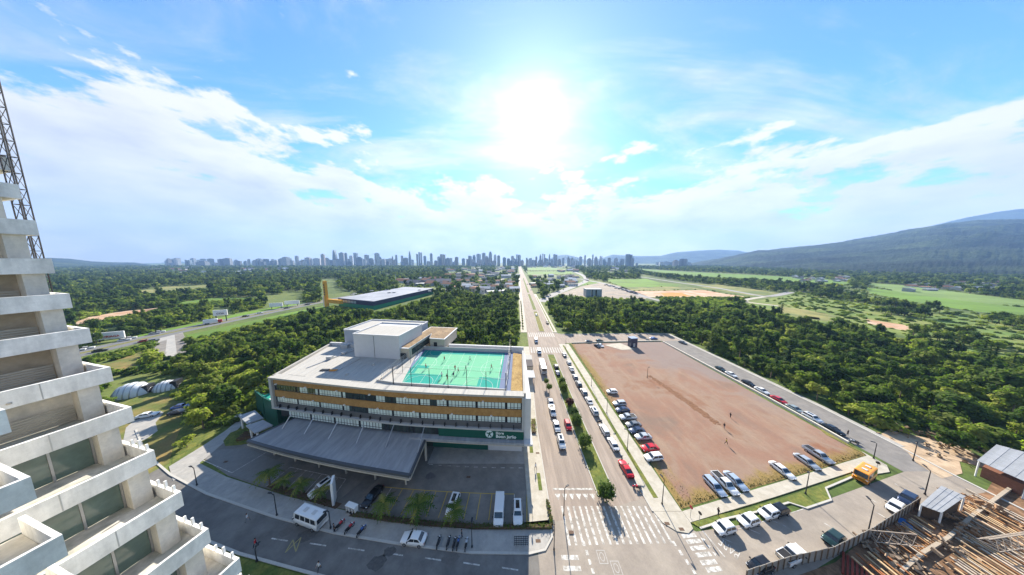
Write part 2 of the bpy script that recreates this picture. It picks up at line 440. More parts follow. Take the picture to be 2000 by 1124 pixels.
k = MB(); kerb_line(k, NK, 0.35, 0.14); struct(k.build('kerb', M_KERB))
# pavement in front of the school and along the left street
PV = [(7.2, 37), (7.1, 34.6), (5.8, 32.8), (3, 32.3), (-7, 32.4), (-21, 33.7), (-33, 35.2), (-47, 37.8), (-66, 42.1), (-80.5, 46.4)]
PVI = [(-79, 49.5), (-66.5, 45.6), (-48, 41.3), (-34, 38.7), (-22, 37.0), (-7, 35.8), (7.2, 35.9)]
struct(MB().prism(PV + PVI, -0.02, 0.12).build('pavement', M_PAVE))
struct(MB().prism([(7.2, 53.5), (7.2, 37.05), (3.3, 37.05), (3.3, 53.5)], -0.02, 0.10).build('pavement', M_PAVE))
struct(MB().prism([(7.0, 85), (7.2, 53.6), (4.2, 53.6), (4.2, 85)], -0.02, 0.10).build('pavement', M_PAVE2))
# grass on the near side of the left street
struct(MB().prism([(-29, 28.7), (-38, 30.2), (-47, 31.7), (-60, 34.5), (-70, 30), (-40, 20), (-29, 22)], -0.02, 0.09).build('lawn', M_GRASS))
# parking court of the school
PK = [(-66.5, 45.9), (-48, 41.5), (-34, 38.9), (-22, 37.3), (-7, 36.2), (3.2, 36.2), (3.2, 54), (-66, 66), (-78, 62), (-84, 52.5)]
struct(MB().sheet(PK, 0.012).build('parking_court', M_PARK))
struct(MB().sheet([(-66.5, 46.2), (-52.5, 43), (-56.5, 49), (-71, 53.5), (-84, 52.7)], 0.02).build('parking_apron', mat('light_pavers', (0.20, 0.195, 0.185), 0.88, var=0.12, scale=0.3, fine=0.06)))
struct(MB().sheet([(-36.6, 40.2), (-33.8, 39.6), (-29.5, 47.5), (-32.6, 48)], 0.02).build('entrance_lane', M_ASPHD))
struct(MB().sheet([(-21, 49), (3.2, 49), (3.2, 53.8), (-21, 53.8)], 0.02).build('footpath', M_PAVE))
POLY_CLEAR.append([(-90, 50), (-66, 40), (8, 34), (8, 100), (-42, 104), (-72, 98), (-76, 75)])

# earth lot
LOT = [(34.4, 39), (91.6, 51.4), (93.0, 75), (93.2, 132), (35.8, 128.5)]
ml = bpy.data.materials.new('red_earth')
ml.use_nodes = True
N, lk = nodes_of(ml.node_tree)
pos = N('ShaderNodeNewGeometry').outputs['Position']
na = N('ShaderNodeTexNoise', {'Vector': pos, 'Scale': 0.055, 'Detail': 8.0, 'Roughness': 0.6, 'Distortion': 0.4}).outputs[0]
sp = N('ShaderNodeMapping', {'Vector': pos, 'Rotation': (0, 0, R(-20)), 'Scale': (0.5, 0.10, 1)}).outputs[0]
nb = N('ShaderNodeTexNoise', {'Vector': sp, 'Scale': 0.5, 'Detail': 9.0, 'Roughness': 0.68}).outputs[0]
nc = N('ShaderNodeTexNoise', {'Vector': pos, 'Scale': 1.4, 'Detail': 5.0, 'Roughness': 0.75}).outputs[0]
c = ramp(N, na, [(0.32, (0.185, 0.130, 0.10)), (0.44, (0.24, 0.140, 0.098)), (0.54, (0.25, 0.172, 0.125)), (0.66, (0.21, 0.10, 0.058))])
c = mixc(N, math_(N, 'MULTIPLY', N('ShaderNodeMapRange', {0: nb, 1: 0.5, 2: 0.68}).outputs[0], 0.55), c, (0.31, 0.225, 0.158))
gx = N('ShaderNodeSeparateXYZ', {0: pos})
gm_ = math_(N, 'ADD', math_(N, 'MULTIPLY_ADD', gx.outputs[0], 0.03, math_(N, 'MULTIPLY', gx.outputs[1], 0.022)), math_(N, 'MULTIPLY', math_(N, 'SUBTRACT', na, 0.5), 2.5))
c = mixc(N, math_(N, 'MULTIPLY', N('ShaderNodeMapRange', {0: gm_, 1: 4.15, 2: 4.6}).outputs[0], 0.75), c, (0.21, 0.17, 0.155))
# dry grass creeping in along the left and front edges
edge = math_(N, 'MINIMUM', math_(N, 'SUBTRACT', gx.outputs[0], 35.0), math_(N, 'MULTIPLY', math_(N, 'SUBTRACT', gx.outputs[1], math_(N, 'MULTIPLY_ADD', gx.outputs[0], 0.217, 32.2)), 1.5))
e2 = math_(N, 'ADD', edge, math_(N, 'MULTIPLY', math_(N, 'SUBTRACT', nb, 0.5), -14.0))
c = mixc(N, N('ShaderNodeMapRange', {0: e2, 1: 3.6, 2: 0.9}).outputs[0], c, mixc(N, nc, (0.13, 0.105, 0.03), (0.33, 0.215, 0.085)))
g = N('ShaderNodeMapRange', {0: nc, 1: 0.25, 2: 0.75, 3: 0.9, 4: 1.08}).outputs[0]
c = mixc(N, 1.0, c, N('ShaderNodeCombineXYZ', {0: g, 1: g, 2: g}).outputs[0], 'MULTIPLY')
bp = N('ShaderNodeBump', {'Height': nc, 'Strength': 0.3, 'Distance': 0.1})
bs = N('ShaderNodeBsdfPrincipled', {'Base Color': c, 'Roughness': 0.95, 'Specular IOR Level': 0.15, 'Normal': bp.outputs[0]})
N('ShaderNodeOutputMaterial', {'Surface': bs.outputs[0]})
# heightfield with ruts and a low spoil ridge
lot = MB()
nx, ny = 60, 90
def lotp(u, v):
    a = Vector(LOT[0]).lerp(Vector(LOT[1]), u); b = Vector(LOT[4]).lerp(Vector(LOT[3]), u)
    return a.lerp(b, v)
rng = np.random.RandomState(3)
ridge = [G(1275, 745), G(1320, 765), G(1365, 800), G(1400, 828)]
def dseg(p, a, b):
    a, b = Vector(a), Vector(b)
    t = max(0, min(1, (p - a).dot(b - a) / (b - a).length_squared))
    return (p - (a + (b - a) * t)).length
hv = []
for j in range(ny + 1):
    for i in range(nx + 1):
        p = lotp(i / nx, j / ny)
        dd = min(dseg(p, ridge[q], ridge[q + 1]) for q in range(3))
        h = 0.05 + 0.05 * rng.rand()
        if i in (0, nx) or j in (0, ny): h = -0.01
        hv.append((p.x, p.y, h))
lot.add(hv, [(j * (nx + 1) + i, j * (nx + 1) + i + 1, (j + 1) * (nx + 1) + i + 1, (j + 1) * (nx + 1) + i) for j in range(ny) for i in range(nx)])
struct(lot.build('earth_lot', ml, smooth=True))
rg = MB(); rp = smooth_pts(GP([(1268, 735), (1302, 757), (1336, 781), (1368, 804), (1400, 828)]), 14)
for i_, p_ in enumerate(rp):
    w_ = 0.9 * math.sin(math.pi * (i_ + 1) / (len(rp) + 1)) ** 0.5 + 0.3 * rng.rand()
    for k_ in range(7):
        cx_, cy_ = p_[0] + rng.uniform(-.8, .8), p_[1] + rng.uniform(-.9, .9); r_1 = w_ * rng.uniform(0.4, 1.3)
        rg.add([(cx_ + r_1 * math.cos(a_) * rng.uniform(.7, 1.2), cy_ + r_1 * math.sin(a_) * rng.uniform(.7, 1.2), 0.02) for a_ in [6.2832 * q_ / 7 for q_ in range(7)]] + [(cx_, cy_, 0.10 + 0.22 * rng.rand())], [(q_, (q_ + 1) % 7, 7) for q_ in range(7)])
struct(rg.build('spoil_ridge', mat('red_spoil', (0.175, 0.09, 0.05), 0.95, var=0.35, scale=0.8), smooth=True))
# pavement, verge and low wall around the lot
struct(MB().prism([(34.2, 38.5), (34.3, 36.6), (56, 41.2), (80, 46.6), (91, 48.6), (91.6, 51.2)], -0.02, 0.12).build('pavement', M_PAVE2))
struct(MB().prism([(28.35, 38.45), (34.15, 38.45), (34.25, 36.55), (34.0, 35.6), (32.6, 34.9), (30.6, 35.2), (28.9, 36.6)], -0.02, 0.117).build('pavement', M_PAVE2))
vgf = GP([(1366, 1031), (1391, 1023), (1405, 1015), (1477, 999), (1539, 981), (1573, 992), (1621, 976), (1611, 953), (1661, 932)])
vg = vgf + GP([(1664, 926), (1600, 948), (1536, 972), (1472, 991), (1400, 1008), (1350, 1022)])
struct(MB().prism(vg, -0.02, 0.11).build('verge_grass', M_GRASS))
k = MB(); kerb_line(k, [(x_, y_ - 0.15) for x_, y_ in vgf], 0.3, 0.16); struct(k.build('kerb', M_KERB))
struct(MB().prism([(77.7, 45.4), (84, 46.0), (90, 46.8), (92.2, 48.5), (92.3, 52.5), (91.6, 51.2), (91, 48.7)], -0.02, 0.12).build('pavement', M_PAVE2))
struct(MB().prism([(91.7, 51.4), (92.4, 53), (93.0, 62), (90.8, 58)], -0.02, 0.12).build('verge_grass', M_GRASSY))
w = MB()
wl = [(93.4, 131.5), (93.4, 75), (93.0, 62), (92.5, 55)]
kerb_line(w, wl, 0.5, 0.75)
tag(w.build('low_wall', mat('whitewash', (0.60, 0.55, 0.46), 0.85, var=0.12, scale=0.8)), 'long low cream wall between earth lot and service road', 'wall')
w = MB(); kerb_line(w, [(36.4, 129.4), (60, 131.4), (93.4, 133)], 0.4, 0.6)
tag(w.build('low_wall', mat('whitewash', (0.6, 0.55, 0.46))), 'low pale wall at far end of earth lot', 'wall')
struct(MB().sheet([(55, 126.5), (62, 119), (70, 120), (66, 129.5)], 0.16).build('concrete_slab', M_PAVE2))

# ------------------------------------------------------------------ painted markings (flat print on the roads)
def mark(poly, m=M_WHITE, z=0.012, name='road_marking'):
    return struct(MB().sheet(poly, z).build(name, m))
def rect(x0, x1, y0, y1): return [(x0, y0), (x1, y0), (x1, y1), (x0, y1)]
for i in range(16):                                    # zebra in the foreground
    x = 10.0 + i * 1.22
    mark([(x, 33.2 + 0.02 * i), (x + 0.42, 33.2 + 0.02 * i), (x + 0.42, 39.5), (x, 39.5)])
for i in range(13):
    for y0, y1 in ((115.5, 123), (141, 149.5)):
        x = pw(XL, y0) + 1.0 + i * 1.38
        mark([(x, y0), (x + 0.6, y0), (x + 0.6 + 0.1, y1), (x + 0.1, y1)])
for i in range(5):                                     # small zebras over the cross street
    y = 31.3 - i * 1.35
    mark([(8.4, y), (11.3, y), (11.3, y + 0.62), (8.4, y + 0.62)])
for i in range(6):
    (xa, xb, yb_) = ((1332, 1359, 1047), (1341, 1368, 1058), (1349, 1377, 1071), (1360, 1388, 1084), (1369, 1399, 1099), (1380, 1409, 1113))[i]
    a, b = G(xa, yb_ + 1), G(xb, yb_ - 2)
    mark([(a[0], a[1] - 0.3), (b[0], b[1] - 0.3), (b[0], b[1] + 0.3), (a[0], a[1] + 0.3)])
for i in range(6):
    mark(rect(9.3 + i * 1.62, 10.4 + i * 1.62, 41.6, 41.75) if False else [(9.2 + i * 1.5, 41.9), (10.4 + i * 1.5, 41.9), (9.8 + i * 1.5, 40.6)])
mark(rect(9.0, 18.0, 42.7, 43.1))
for i in range(7):                                     # lane dashes along the left street
    p = G(530 + i * 75, 1052 + i * 9.5)
    q = G(562 + i * 75, 1057 + i * 9.5)
    a = Vector(p); b = Vector(q); n = Vector((-(b - a).y, (b - a).x)).normalized() * 0.09
    mark([tuple(a - n), tuple(b - n), tuple(b + n), tuple(a + n)])
for (x, y) in ((1350, 975), (1380, 985)): pass
for y0 in (1048, 1066, 1084, 1102, 1118):              # square dots guiding the crossing
    for px in (1145 + (y0 - 1074) * 0.32 + 4, 1319 + (y0 + 14 - 1065) * 0.7):
        p = G(px, y0 + 14)
        mark(rect(p[0] - 0.22, p[0] + 0.22, p[1] - 0.35, p[1] + 0.35), z=0.02)
for px, py in ((1176, 1088), (1204, 1110)):            # painted frames with an oval
    p = G(px, py)
    q = MB()
    for a, b, c, e in ((-0.75, 0.75, -0.9, -0.78), (-0.75, 0.75, 0.78, 0.9), (-0.75, -0.62, -0.78, 0.78), (0.62, 0.75, -0.78, 0.78)):
        q.sheet([(p[0] + a, p[1] + c), (p[0] + b, p[1] + c), (p[0] + b, p[1] + e), (p[0] + a, p[1] + e)], 0.014)
    n = 14
    ov = [(p[0] + 0.42 * math.cos(6.2832 * t / n), p[1] + 0.62 * math.sin(6.2832 * t / n)) for t in range(n)]
    iv = [(p[0] + 0.30 * math.cos(6.2832 * t / n), p[1] + 0.48 * math.sin(6.2832 * t / n)) for t in range(n)]
    q.strip(ov + ov[:1], iv + iv[:1], 0.014)
    struct(q.build('road_marking', mat('paint_faded_white', (0.36, 0.34, 0.31), 0.88, var=0.25, scale=2.0)))
# yellow arrow outline on the left street
q = MB()
ar = GP([(557, 1080), (572, 1055), (588, 1050), (578, 1078)])
for a, b in ((0, 2), (3, 2), (0, 1), (1, 3)):
    A, B = Vector(ar[a]), Vector(ar[b]); n = Vector((-(B - A).y, (B - A).x)).normalized() * 0.08
    q.sheet([tuple(A - n), tuple(B - n), tuple(B + n), tuple(A + n)], 0.012 + 0.002 * (a + b))
struct(q.build('road_marking', mat('paint_faded_yellow', (0.30, 0.26, 0.12), 0.85, var=0.2, scale=3)))
# parking bays: right part of the court
def line(p, q_, w, m, z=0.022):
    A, B = Vector(p), Vector(q_); n = Vector((-(B - A).y, (B - A).x)).normalized() * w / 2
    mark([tuple(A - n), tuple(B - n), tuple(B + n), tuple(A + n)], m, z, 'bay_line')
tops = [G(743 + i * 21.8, 951 + 14.5 * (1 - (1 - i / 12) ** 1.7)) for i in range(13)]
for i, t in enumerate(tops):
    b = Vector(t) + Vector((-0.55 + 0.035 * i, -4.9))
    line(t, tuple(b), 0.13, M_YELLOW if 1 < i < 12 else M_WHITE)
for a, b in zip(tops, tops[1:]): line(a, b, 0.13, M_YELLOW, 0.026)
# left part of the court
tl = [G(567 + i * 15.5, 913 + i * 3.35) for i in range(8)]
bl = [G(519 + i * 17.2, 951 + i * 5.3) for i in range(8)]
for a, b in zip(tl, bl): line(a, b, 0.12, M_WHITE)
for a, b in zip(tl, tl[1:]): line(a, b, 0.12, M_WHITE, 0.026)
ol = GP([(375, 890), (453, 924), (520, 884), (500, 880)])
line(ol[0], ol[1], 0.14, M_WHITE); line(ol[1], ol[2], 0.14, M_WHITE)
for i in range(11):                                    # dashed lane line under the sign
    p = G(838 + i * 17.5, 908 + 6.5 * (1 - (1 - i / 10) ** 2)); line(p, (p[0] + 0.95, p[1]), 0.16, M_WHITE)
# disabled bay and hatching by the corner
hb = GP([(1029, 968), (1051, 968), (1060, 1020), (1029, 1020)])
for a, b in ((0, 1), (1, 2), (2, 3), (3, 0)): line(hb[a], hb[b], 0.12, M_YELLOW, 0.125 if False else 0.112)
p = G(1039, 980); mark(rect(p[0] - 0.7, p[0] + 0.7, p[1] - 0.9, p[1] + 0.9), mat('paint_pink', (0.62, 0.45, 0.38), 0.85, var=0.3, scale=4), 0.112)
mark(rect(p[0] - 0.18, p[0] + 0.18, p[1] - 0.7, p[1] + 0.7), mat('paint_red', (0.5, 0.14, 0.08), 0.85), 0.117)
for i in range(9):
    y = 36.9 + i * 0.55
    if y < 41: line((4.6, y), (5.4, y + 0.4), 0.1, M_WHITE, 0.112)
# bays beside the right hand street, lettering PARE on the asphalt
for px in (1425, 1480, 1530):
    a = G(px - 30, 1045 - (px - 1425) * 0.3); b = G(px + 5, 1060 - (px - 1425) * 0.3)
    line(a, b, 0.12, M_WHITE, 0.016)
line(G(1372, 1037), G(1417, 1090), 0.22, M_WHITE, 0.016)
line(G(1400, 1047), G(1600, 985), 0.1, M_WHITE, 0.016)
line(G(1610, 1022), G(1655, 1050), 0.2, M_WHITE, 0.016)
line(G(1693, 971), G(1712, 982), 0.2, M_WHITE, 0.016)
line(G(1710, 1000), G(1730, 1012), 0.2, M_WHITE, 0.016)
for i in range(3): line(G(1748 + i * 15, 945 + i * 9), G(1756 + i * 15, 950 + i * 9), 0.25, M_WHITE, 0.016)
tm = text_mesh('PARE', 1.15, M_WHITE, 0.0)
o = obj('road_lettering', tm, None, (*G(1447, 1082), 0.018)); o.rotation_euler = (0, 0, R(122)); o.scale = (1.0, 2.0, 1); struct(o)
for t_ in ((1375, 1054), (1386, 1068), (1398, 1082)):
    p = G(*t_); mark([(p[0] - 0.45, p[1] + 0.3), (p[0] + 0.3, p[1]), (p[0] - 0.4, p[1] - 0.35)], z=0.017)
# edge stripes along the service road parking at the top street
for i in range(20): line((40 + i * 2.7, 142.2), (40.8 + i * 2.7, 146.0), 0.16, M_WHITE, 0.014)
# worn patches and stains in the asphalt
q_ = random.Random(17)
for px, py, r1, m_ in [(600, 1045, 1.7, 0), (760, 1078, 1.1, 0), (735, 1100, 1.6, 0), (560, 1040, 1.2, 1), (880, 1095, 1.5, 1), (840, 930, 1.2, 1)]:
    p = G(px, py); n_ = 11
    struct(MB().sheet([(p[0] + r1 * q_.uniform(.6, 1.3) * math.cos(6.2832 * k / n_), p[1] + 0.6 * r1 * q_.uniform(.6, 1.3) * math.sin(6.2832 * k / n_)) for k in range(n_)], 0.0135).build('asphalt_patch', mat('asphalt_worn_patch', (0.205, 0.172, 0.145), 0.92, var=0.25, scale=1.0) if px > 1060 else mat('asphalt_stain', (0.095, 0.09, 0.085), 0.85, var=0.3, scale=1.0) if m_ == 0 else mat('asphalt_repair', (0.13, 0.12, 0.11), 0.92, var=0.2, scale=1.0)))
# drain grates
for px, py in ((915, 933), (375 + 66, 903), (1050, 886), (1051, 1058), (1116, 1041), (1303, 1024), (1331, 1035)):
    p = G(px, py)
    struct(MB().sheet(rect(p[0] - 0.45, p[0] + 0.45, p[1] - 0.25, p[1] + 0.25), 0.128).build('drain_grate', mat('rusty_iron', (0.12, 0.075, 0.05), 0.8)))

# ------------------------------------------------------------------ school building
M_BROWN = mat('brown_cladding', (0.34, 0.185, 0.062), 0.85, var=0.12, scale=0.8, col2=(0.40, 0.225, 0.08), fine=0.12)
M_BAND = mat('window_frame_dark', (0.022, 0.024, 0.028), 0.5)
M_BLIND = mat('pane_with_blind', (0.62, 0.70, 0.66), 0.18, rnd=0.12, spec=0.7)
M_PANED = mat('pane_dark', (0.035, 0.05, 0.045), 0.08, spec=0.9, rnd=0.4)
M_WALLG = mat('grey_render', (0.42, 0.42, 0.41), 0.8, var=0.08, scale=0.5)
M_WALLW = mat('white_panel', (0.55, 0.55, 0.55), 0.8, var=0.05, scale=0.3)
M_ROOFW = mat('white_roof_sheet', (0.38, 0.365, 0.335), 0.9, var=0.14, scale=0.25, stretch=(3, 0.3, 1), fine=0.03)
M_ROOFD = mat('canopy_roof', (0.27, 0.28, 0.295), 0.7, var=0.16, scale=0.35, stretch=(1.6, 0.3, 1), col2=(0.33, 0.34, 0.355), metal=0.0)
M_GREEN = mat('green_panel', (0.012, 0.085, 0.06), 0.5, var=0.05, scale=0.4)
M_BEIGE = mat('beige_render', (0.47, 0.42, 0.34), 0.8, var=0.08, scale=0.5)
M_ROOFB = mat('brown_gravel_roof', (0.20, 0.14, 0.085), 0.95, var=0.3, scale=0.5, col2=(0.28, 0.2, 0.12), fine=0.2)
M_STRAW = mat('dry_roof_grass', (0.34, 0.23, 0.09), 0.95, var=0.3, scale=0.6, col2=(0.25, 0.16, 0.06), fine=0.25, bump=0.5)
school = empty('school_building', (-32, 55, 0), 0, 'four storey school with brown bands and green rooftop court', 'school')
def spart(mb, name, m, smooth=False, parent=None):
    o = mb.build(name, m, None, smooth)
    o.parent = parent or school
    o.matrix_parent_inverse = Matrix.Translation((32, -55, 0))
    return o
ZR = 17.9
FP = [(-67.8, 58.2), (-47.4, 54.7), (-29.7, 52.0), (-12.5, 50.5), (2.9, 49.6)]
FS = smooth_pts(FP, 6)
acc = [0.0]
for a, b in zip(FS, FS[1:]): acc.append(acc[-1] + math.dist(a, b))
LEN = acc[-1]
def FA(s, off=0.0):
    """point on the facade line at arc length s, moved inwards by off"""
    s = max(0, min(LEN, s))
    i = max(0, min(len(FS) - 2, next((k for k in range(len(acc) - 1) if acc[k + 1] >= s), 0)))
    t = (s - acc[i]) / (acc[i + 1] - acc[i])
    a, b = Vector(FS[i]), Vector(FS[i + 1])
    p = a.lerp(b, t); d_ = (b - a).normalized()
    n = Vector((-d_.y, d_.x))
    return (p.x + n.x * off, p.y + n.y * off), math.atan2(d_.y, d_.x)
def fline(off, s0=0.0, s1=None, k=24):
    s1 = LEN if s1 is None else s1
    return [FA(lerp(s0, s1, i / k), off)[0] for i in range(k + 1)]
def fband(z0, z1, o0, o1, s0=0.0, s1=None):
    """a slab following the facade between offsets o0 (outer) and o1 (inner)"""
    a, b = fline(o0, s0, s1), fline(o1, s0, s1)
    n = len(a)
    v = [(p[0], p[1], z0) for p in a] + [(p[0], p[1], z1) for p in a] + [(p[0], p[1], z1) for p in b] + [(p[0], p[1], z0) for p in b]
    f = []
    for i in range(n - 1):
        for q in range(4):
            f.append((q * n + i, q * n + i + 1, ((q + 1) % 4) * n + i + 1, ((q + 1) % 4) * n + i))
    f += [(0, n, 2 * n, 3 * n), (n - 1, 4 * n - 1, 3 * n - 1, 2 * n - 1)]
    return MB().add(v, f)
BL, BR = (-71.5, 83.0), (4.2, 76.0)
# ground storey and first storey walls set back, upper block
spart(MB().prism(fline(3.2, 1.5, LEN - 0.4) + [(3.6, 75.5), (-70.6, 82.5)], 0, 8.75), 'wall', M_WALLG)
spart(MB().prism(fline(0.35) + [BR, BL], 8.8, 16.95), 'upper_wall', M_WALLG)
# ground and first floor fronts
sg = LEN * 0.655
spart(fband(0.05, 3.4, 2.9, 3.19, sg, LEN - 9.5), 'green_wall', M_GREEN)
spart(fband(0.05, 5.5, 2.9, 3.19, LEN - 9.4, LEN - 0.5), 'white_wall', M_WALLW)
spart(fband(3.45, 5.5, 2.95, 3.19, sg, LEN - 9.5), 'window_band', M_BAND)
spart(fband(0.05, 5.3, 2.9, 3.19, 2, sg - 0.1), 'entrance_glazing', M_PANED)
spart(fband(6.3, 8.54, -0.35, 3.15, LEN * 0.70, LEN - 0.05), 'sign_board', M_GREEN)
spart(fband(6.2, 8.54, 0.1, 3.15, 2.2, LEN * 0.70 - 0.1), 'window_band', M_BAND)
# eaves over the ground storey
spart(fband(5.55, 6.15, -1.35, 3.0, LEN * 0.60, LEN + 0), 'eave', M_ROOFD)
spart(fband(5.2, 5.54, -1.2, 2.9, LEN * 0.60, LEN), 'eave_soffit', M_BEIGE)
spart(MB().box(2.95, 5.0, 48.1, 76.5, 5.6, 6.1), 'side_eave', M_WALLW)
spart(MB().box(2.95, 4.6, 49.7, 76, 6.12, 16.9), 'side_wall', M_WALLW)
# the framed upper front: brown bands, window bands, louvred ledge
spart(fband(15.75, 17.4, 0.0, 0.34, 0.9, LEN - 0.5), 'brown_band', M_BROWN)
spart(fband(13.95, 15.74, 0.18, 0.34, 0.9, LEN - 0.5), 'window_band', M_BAND)
spart(fband(12.05, 13.94, 0.0, 0.34, 0.9, LEN - 0.5), 'brown_band', M_BROWN)
spart(fband(10.4, 12.04, 0.18, 0.34, 0.9, LEN - 0.5), 'window_band', M_BAND)
spart(fband(8.95, 10.39, 0.06, 0.34, 0.9, LEN - 0.5), 'louvre_ledge', mat('louvre_grey', (0.11, 0.11, 0.115), 0.6, var=0.1, scale=1.0))
spart(fband(8.55, 8.94, -0.55, 0.5, 0.0, LEN), 'frame_sill', M_WALLG)
spart(fband(8.95, 17.4, -0.5, 0.4, 0.0, 0.88), 'frame_side', M_WALLG)
spart(fband(8.95, 17.4, -0.5, 0.4, LEN - 0.48, LEN), 'frame_side', M_WALLG)
spart(fband(17.42, ZR, -0.55, 1.6, 0.0, LEN), 'parapet_coping', M_ROOFW)
# window panes with lowered blinds
def pane_mesh(m, w, h):
    b = MB()
    b.box(-w / 2, w / 2, -0.05, 0.0, h * 0.27, h)
    b.box(-w / 2, w / 2, -0.05, 0.0, 0.0, h * 0.19)
    return b.mesh('window_pane', m)
PW = 0.70
pm = {(k, h): pane_mesh(M_BLIND if k else M_PANED, PW, h) for k in (0, 1) for h in (1.5, 1.35, 2.1, 0.7)}
def pane_row(z, h, off, s0, s1, pitch, dark, group=8):
    i, s = 0, s0
    while s < s1 - pitch / 2:
        if group and i % (group + 1) == group:
            s += pitch * 0.55; i += 1; continue
        (x, y), a = FA(s + pitch / 2, off)
        o = obj('window_pane', pm[(0 if dark(s / LEN) else 1, h)], school, (x + 32, y - 55, z), a)
        s += pitch; i += 1
pane_row(14.1, 1.5, 0.17, 1.4, LEN - 0.9, 0.855, lambda t: t < 0.13 or 0.17 < t < 0.195 or 0.33 < t < 0.46 or 0.5 < t < 0.54 or 0.665 < t < 0.69)
pane_row(10.5, 1.35, 0.17, 1.4, LEN - 0.9, 0.855, lambda t: 0.34 < t < 0.42 or 0.72 < t < 0.735)
pane_row(6.35, 2.1, 0.08, 5.0, LEN * 0.69, 0.9, lambda t: t > 0.47)
pane_row(4.3, 0.7, 2.93, sg + 2, LEN - 16, 0.95, lambda t: False, 7)
for i in range(24):                                     # brackets on the louvred ledge
    (x, y), a = FA(2.5 + i * (LEN - 5) / 23, 0.0)
    obj('bracket', (pm.get('br') or pm.setdefault('br', MB().box(-0.06, 0.06, -0.45, 0.05, 0.0, 0.9).mesh('bracket', M_BAND))), school, (x + 32, y - 55, 9.0), a)
lm = MB().box(-0.22, 0.22, -0.3, 0.1, 0, 0.28).mesh('wall_lamp', M_WPAINT)
for z in (15.75, 12.05):
    for i in range(7):
        (x, y), a = FA(2 + i * (LEN - 12) / 6 + (2 if z < 13 else 0), -0.05)
        obj('wall_lamp', lm, school, (x + 32, y - 55, z), a)
# lettering and emblem on the sign board
M_SIGNW = mat('sign_white', (0.78, 0.80, 0.78), 0.5)
def face_text(body, size, s, z, off):
    (x, y), a = FA(s, off)
    me = text_mesh(body, size, M_SIGNW, 0.03, bold=True)
    o = obj('sign_lettering', me, school, (x + 32, y - 55, z)); o.rotation_euler = (R(90), 0, a)
sx = LEN - 6.9
face_text('Illore', 0.95, sx, 7.55, -0.37)
face_text('Boon Jarlio', 1.12, sx, 6.6, -0.37)
(x, y), a = FA(LEN - 8.5, -0.36)
disc = MB().cyl((0, 0, 0), (0, -0.06, 0), 0.95, n=28)
o = disc.build('emblem_disc', mat('emblem_pale', (0.62, 0.72, 0.72), 0.5), school, loc=(x + 32, y - 55, 7.5), rz=a)
fig = MB()
for A, B in (((-0.7, 0.35), (0.0, 0.15)), ((0.0, 0.15), (0.62, 0.55)), ((0.0, 0.2), (-0.28, -0.65)), ((0.0, 0.1), (0.5, -0.6)), ((-0.02, 0.1), (0.1, 0.6))):
    fig.bar((A[0], -0.08, A[1]), (B[0], -0.08, B[1]), 0.05, 0.24)
f_ = fig.build('emblem_figure', M_GREEN, o)
# roof surfaces
spart(MB().sheet(fline(1.7, 0.4, LEN * 0.545) + [(-33.6, 74), (-36.5, 74.5), (-38, 72), (-54.5, 72.6), (-55, 82), (-70.8, 82.2)], 17.25), 'roof_sheet', M_ROOFW)
spart(MB().prism([(-71.5, 83), (-67.8, 58.4), (-67.3, 58.5), (-70.9, 82.9)], 16.8, 17.9), 'parapet', M_ROOFW)
spart(MB().prism([(-71.4, 83), (-55, 81.4), (-55, 82), (-71.3, 83.6)], 16.8, 18.3), 'parapet', M_WALLW)
for s0, s1 in ((3, 9), (13, 17), (24, 29), (31, 36)):   # gutters behind the parapet
    spart(fband(17.27, 17.5, 1.9, 2.3, s0, s1), 'roof_gutter', M_BAND)
spart(MB().box(-54.6, -52.4, 62.2, 62.9, 17.3, 17.6), 'roof_material', mat('orange_tarp', (0.5, 0.22, 0.05), 0.8))
spart(MB().box(-57.6, -55.2, 62.4, 63.4, 17.3, 17.5), 'roof_material', M_BAND)
seam_m = MB().box(-0.05, 0.05, 0, 20, 0, 0.05).mesh('roof_seam', M_WALLG)
for i in range(16):
    q = obj('roof_seam', seam_m, school, (-66 + i * 2.05 + 32, 60.4 - i * 0.25 - 55 + 0.2, 17.26), R(6)); q.scale = (1, 0.98 if i < 6 else 0.52, 1)
for x, y, w_, d_, h_ in ((-62, 70, 1.6, 1.2, 1.0), (-60, 74, 1.2, 1.2, 0.8), (-64.5, 79.5, 2.4, 1.2, 1.3), (-61, 80, 2.2, 1.2, 1.3), (-57.5, 79.4, 2.2, 1.2, 1.2), (-48, 60, 0.5, 0.5, 0.5), (-44, 66, 0.5, 0.5, 0.6)):
    spart(MB().box(x, x + w_, y, y + d_, 17.25, 17.25 + h_), 'roof_unit', M_WALLG)
pp_ = MB(); pp_.cyl((-63, 64, 17.4), (-58, 78, 17.4), 0.1, n=6); pp_.cyl((-52.5, 61.5, 17.4), (-51, 71, 17.4), 0.08, n=6)
spart(pp_, 'roof_pipe', M_STEEL)
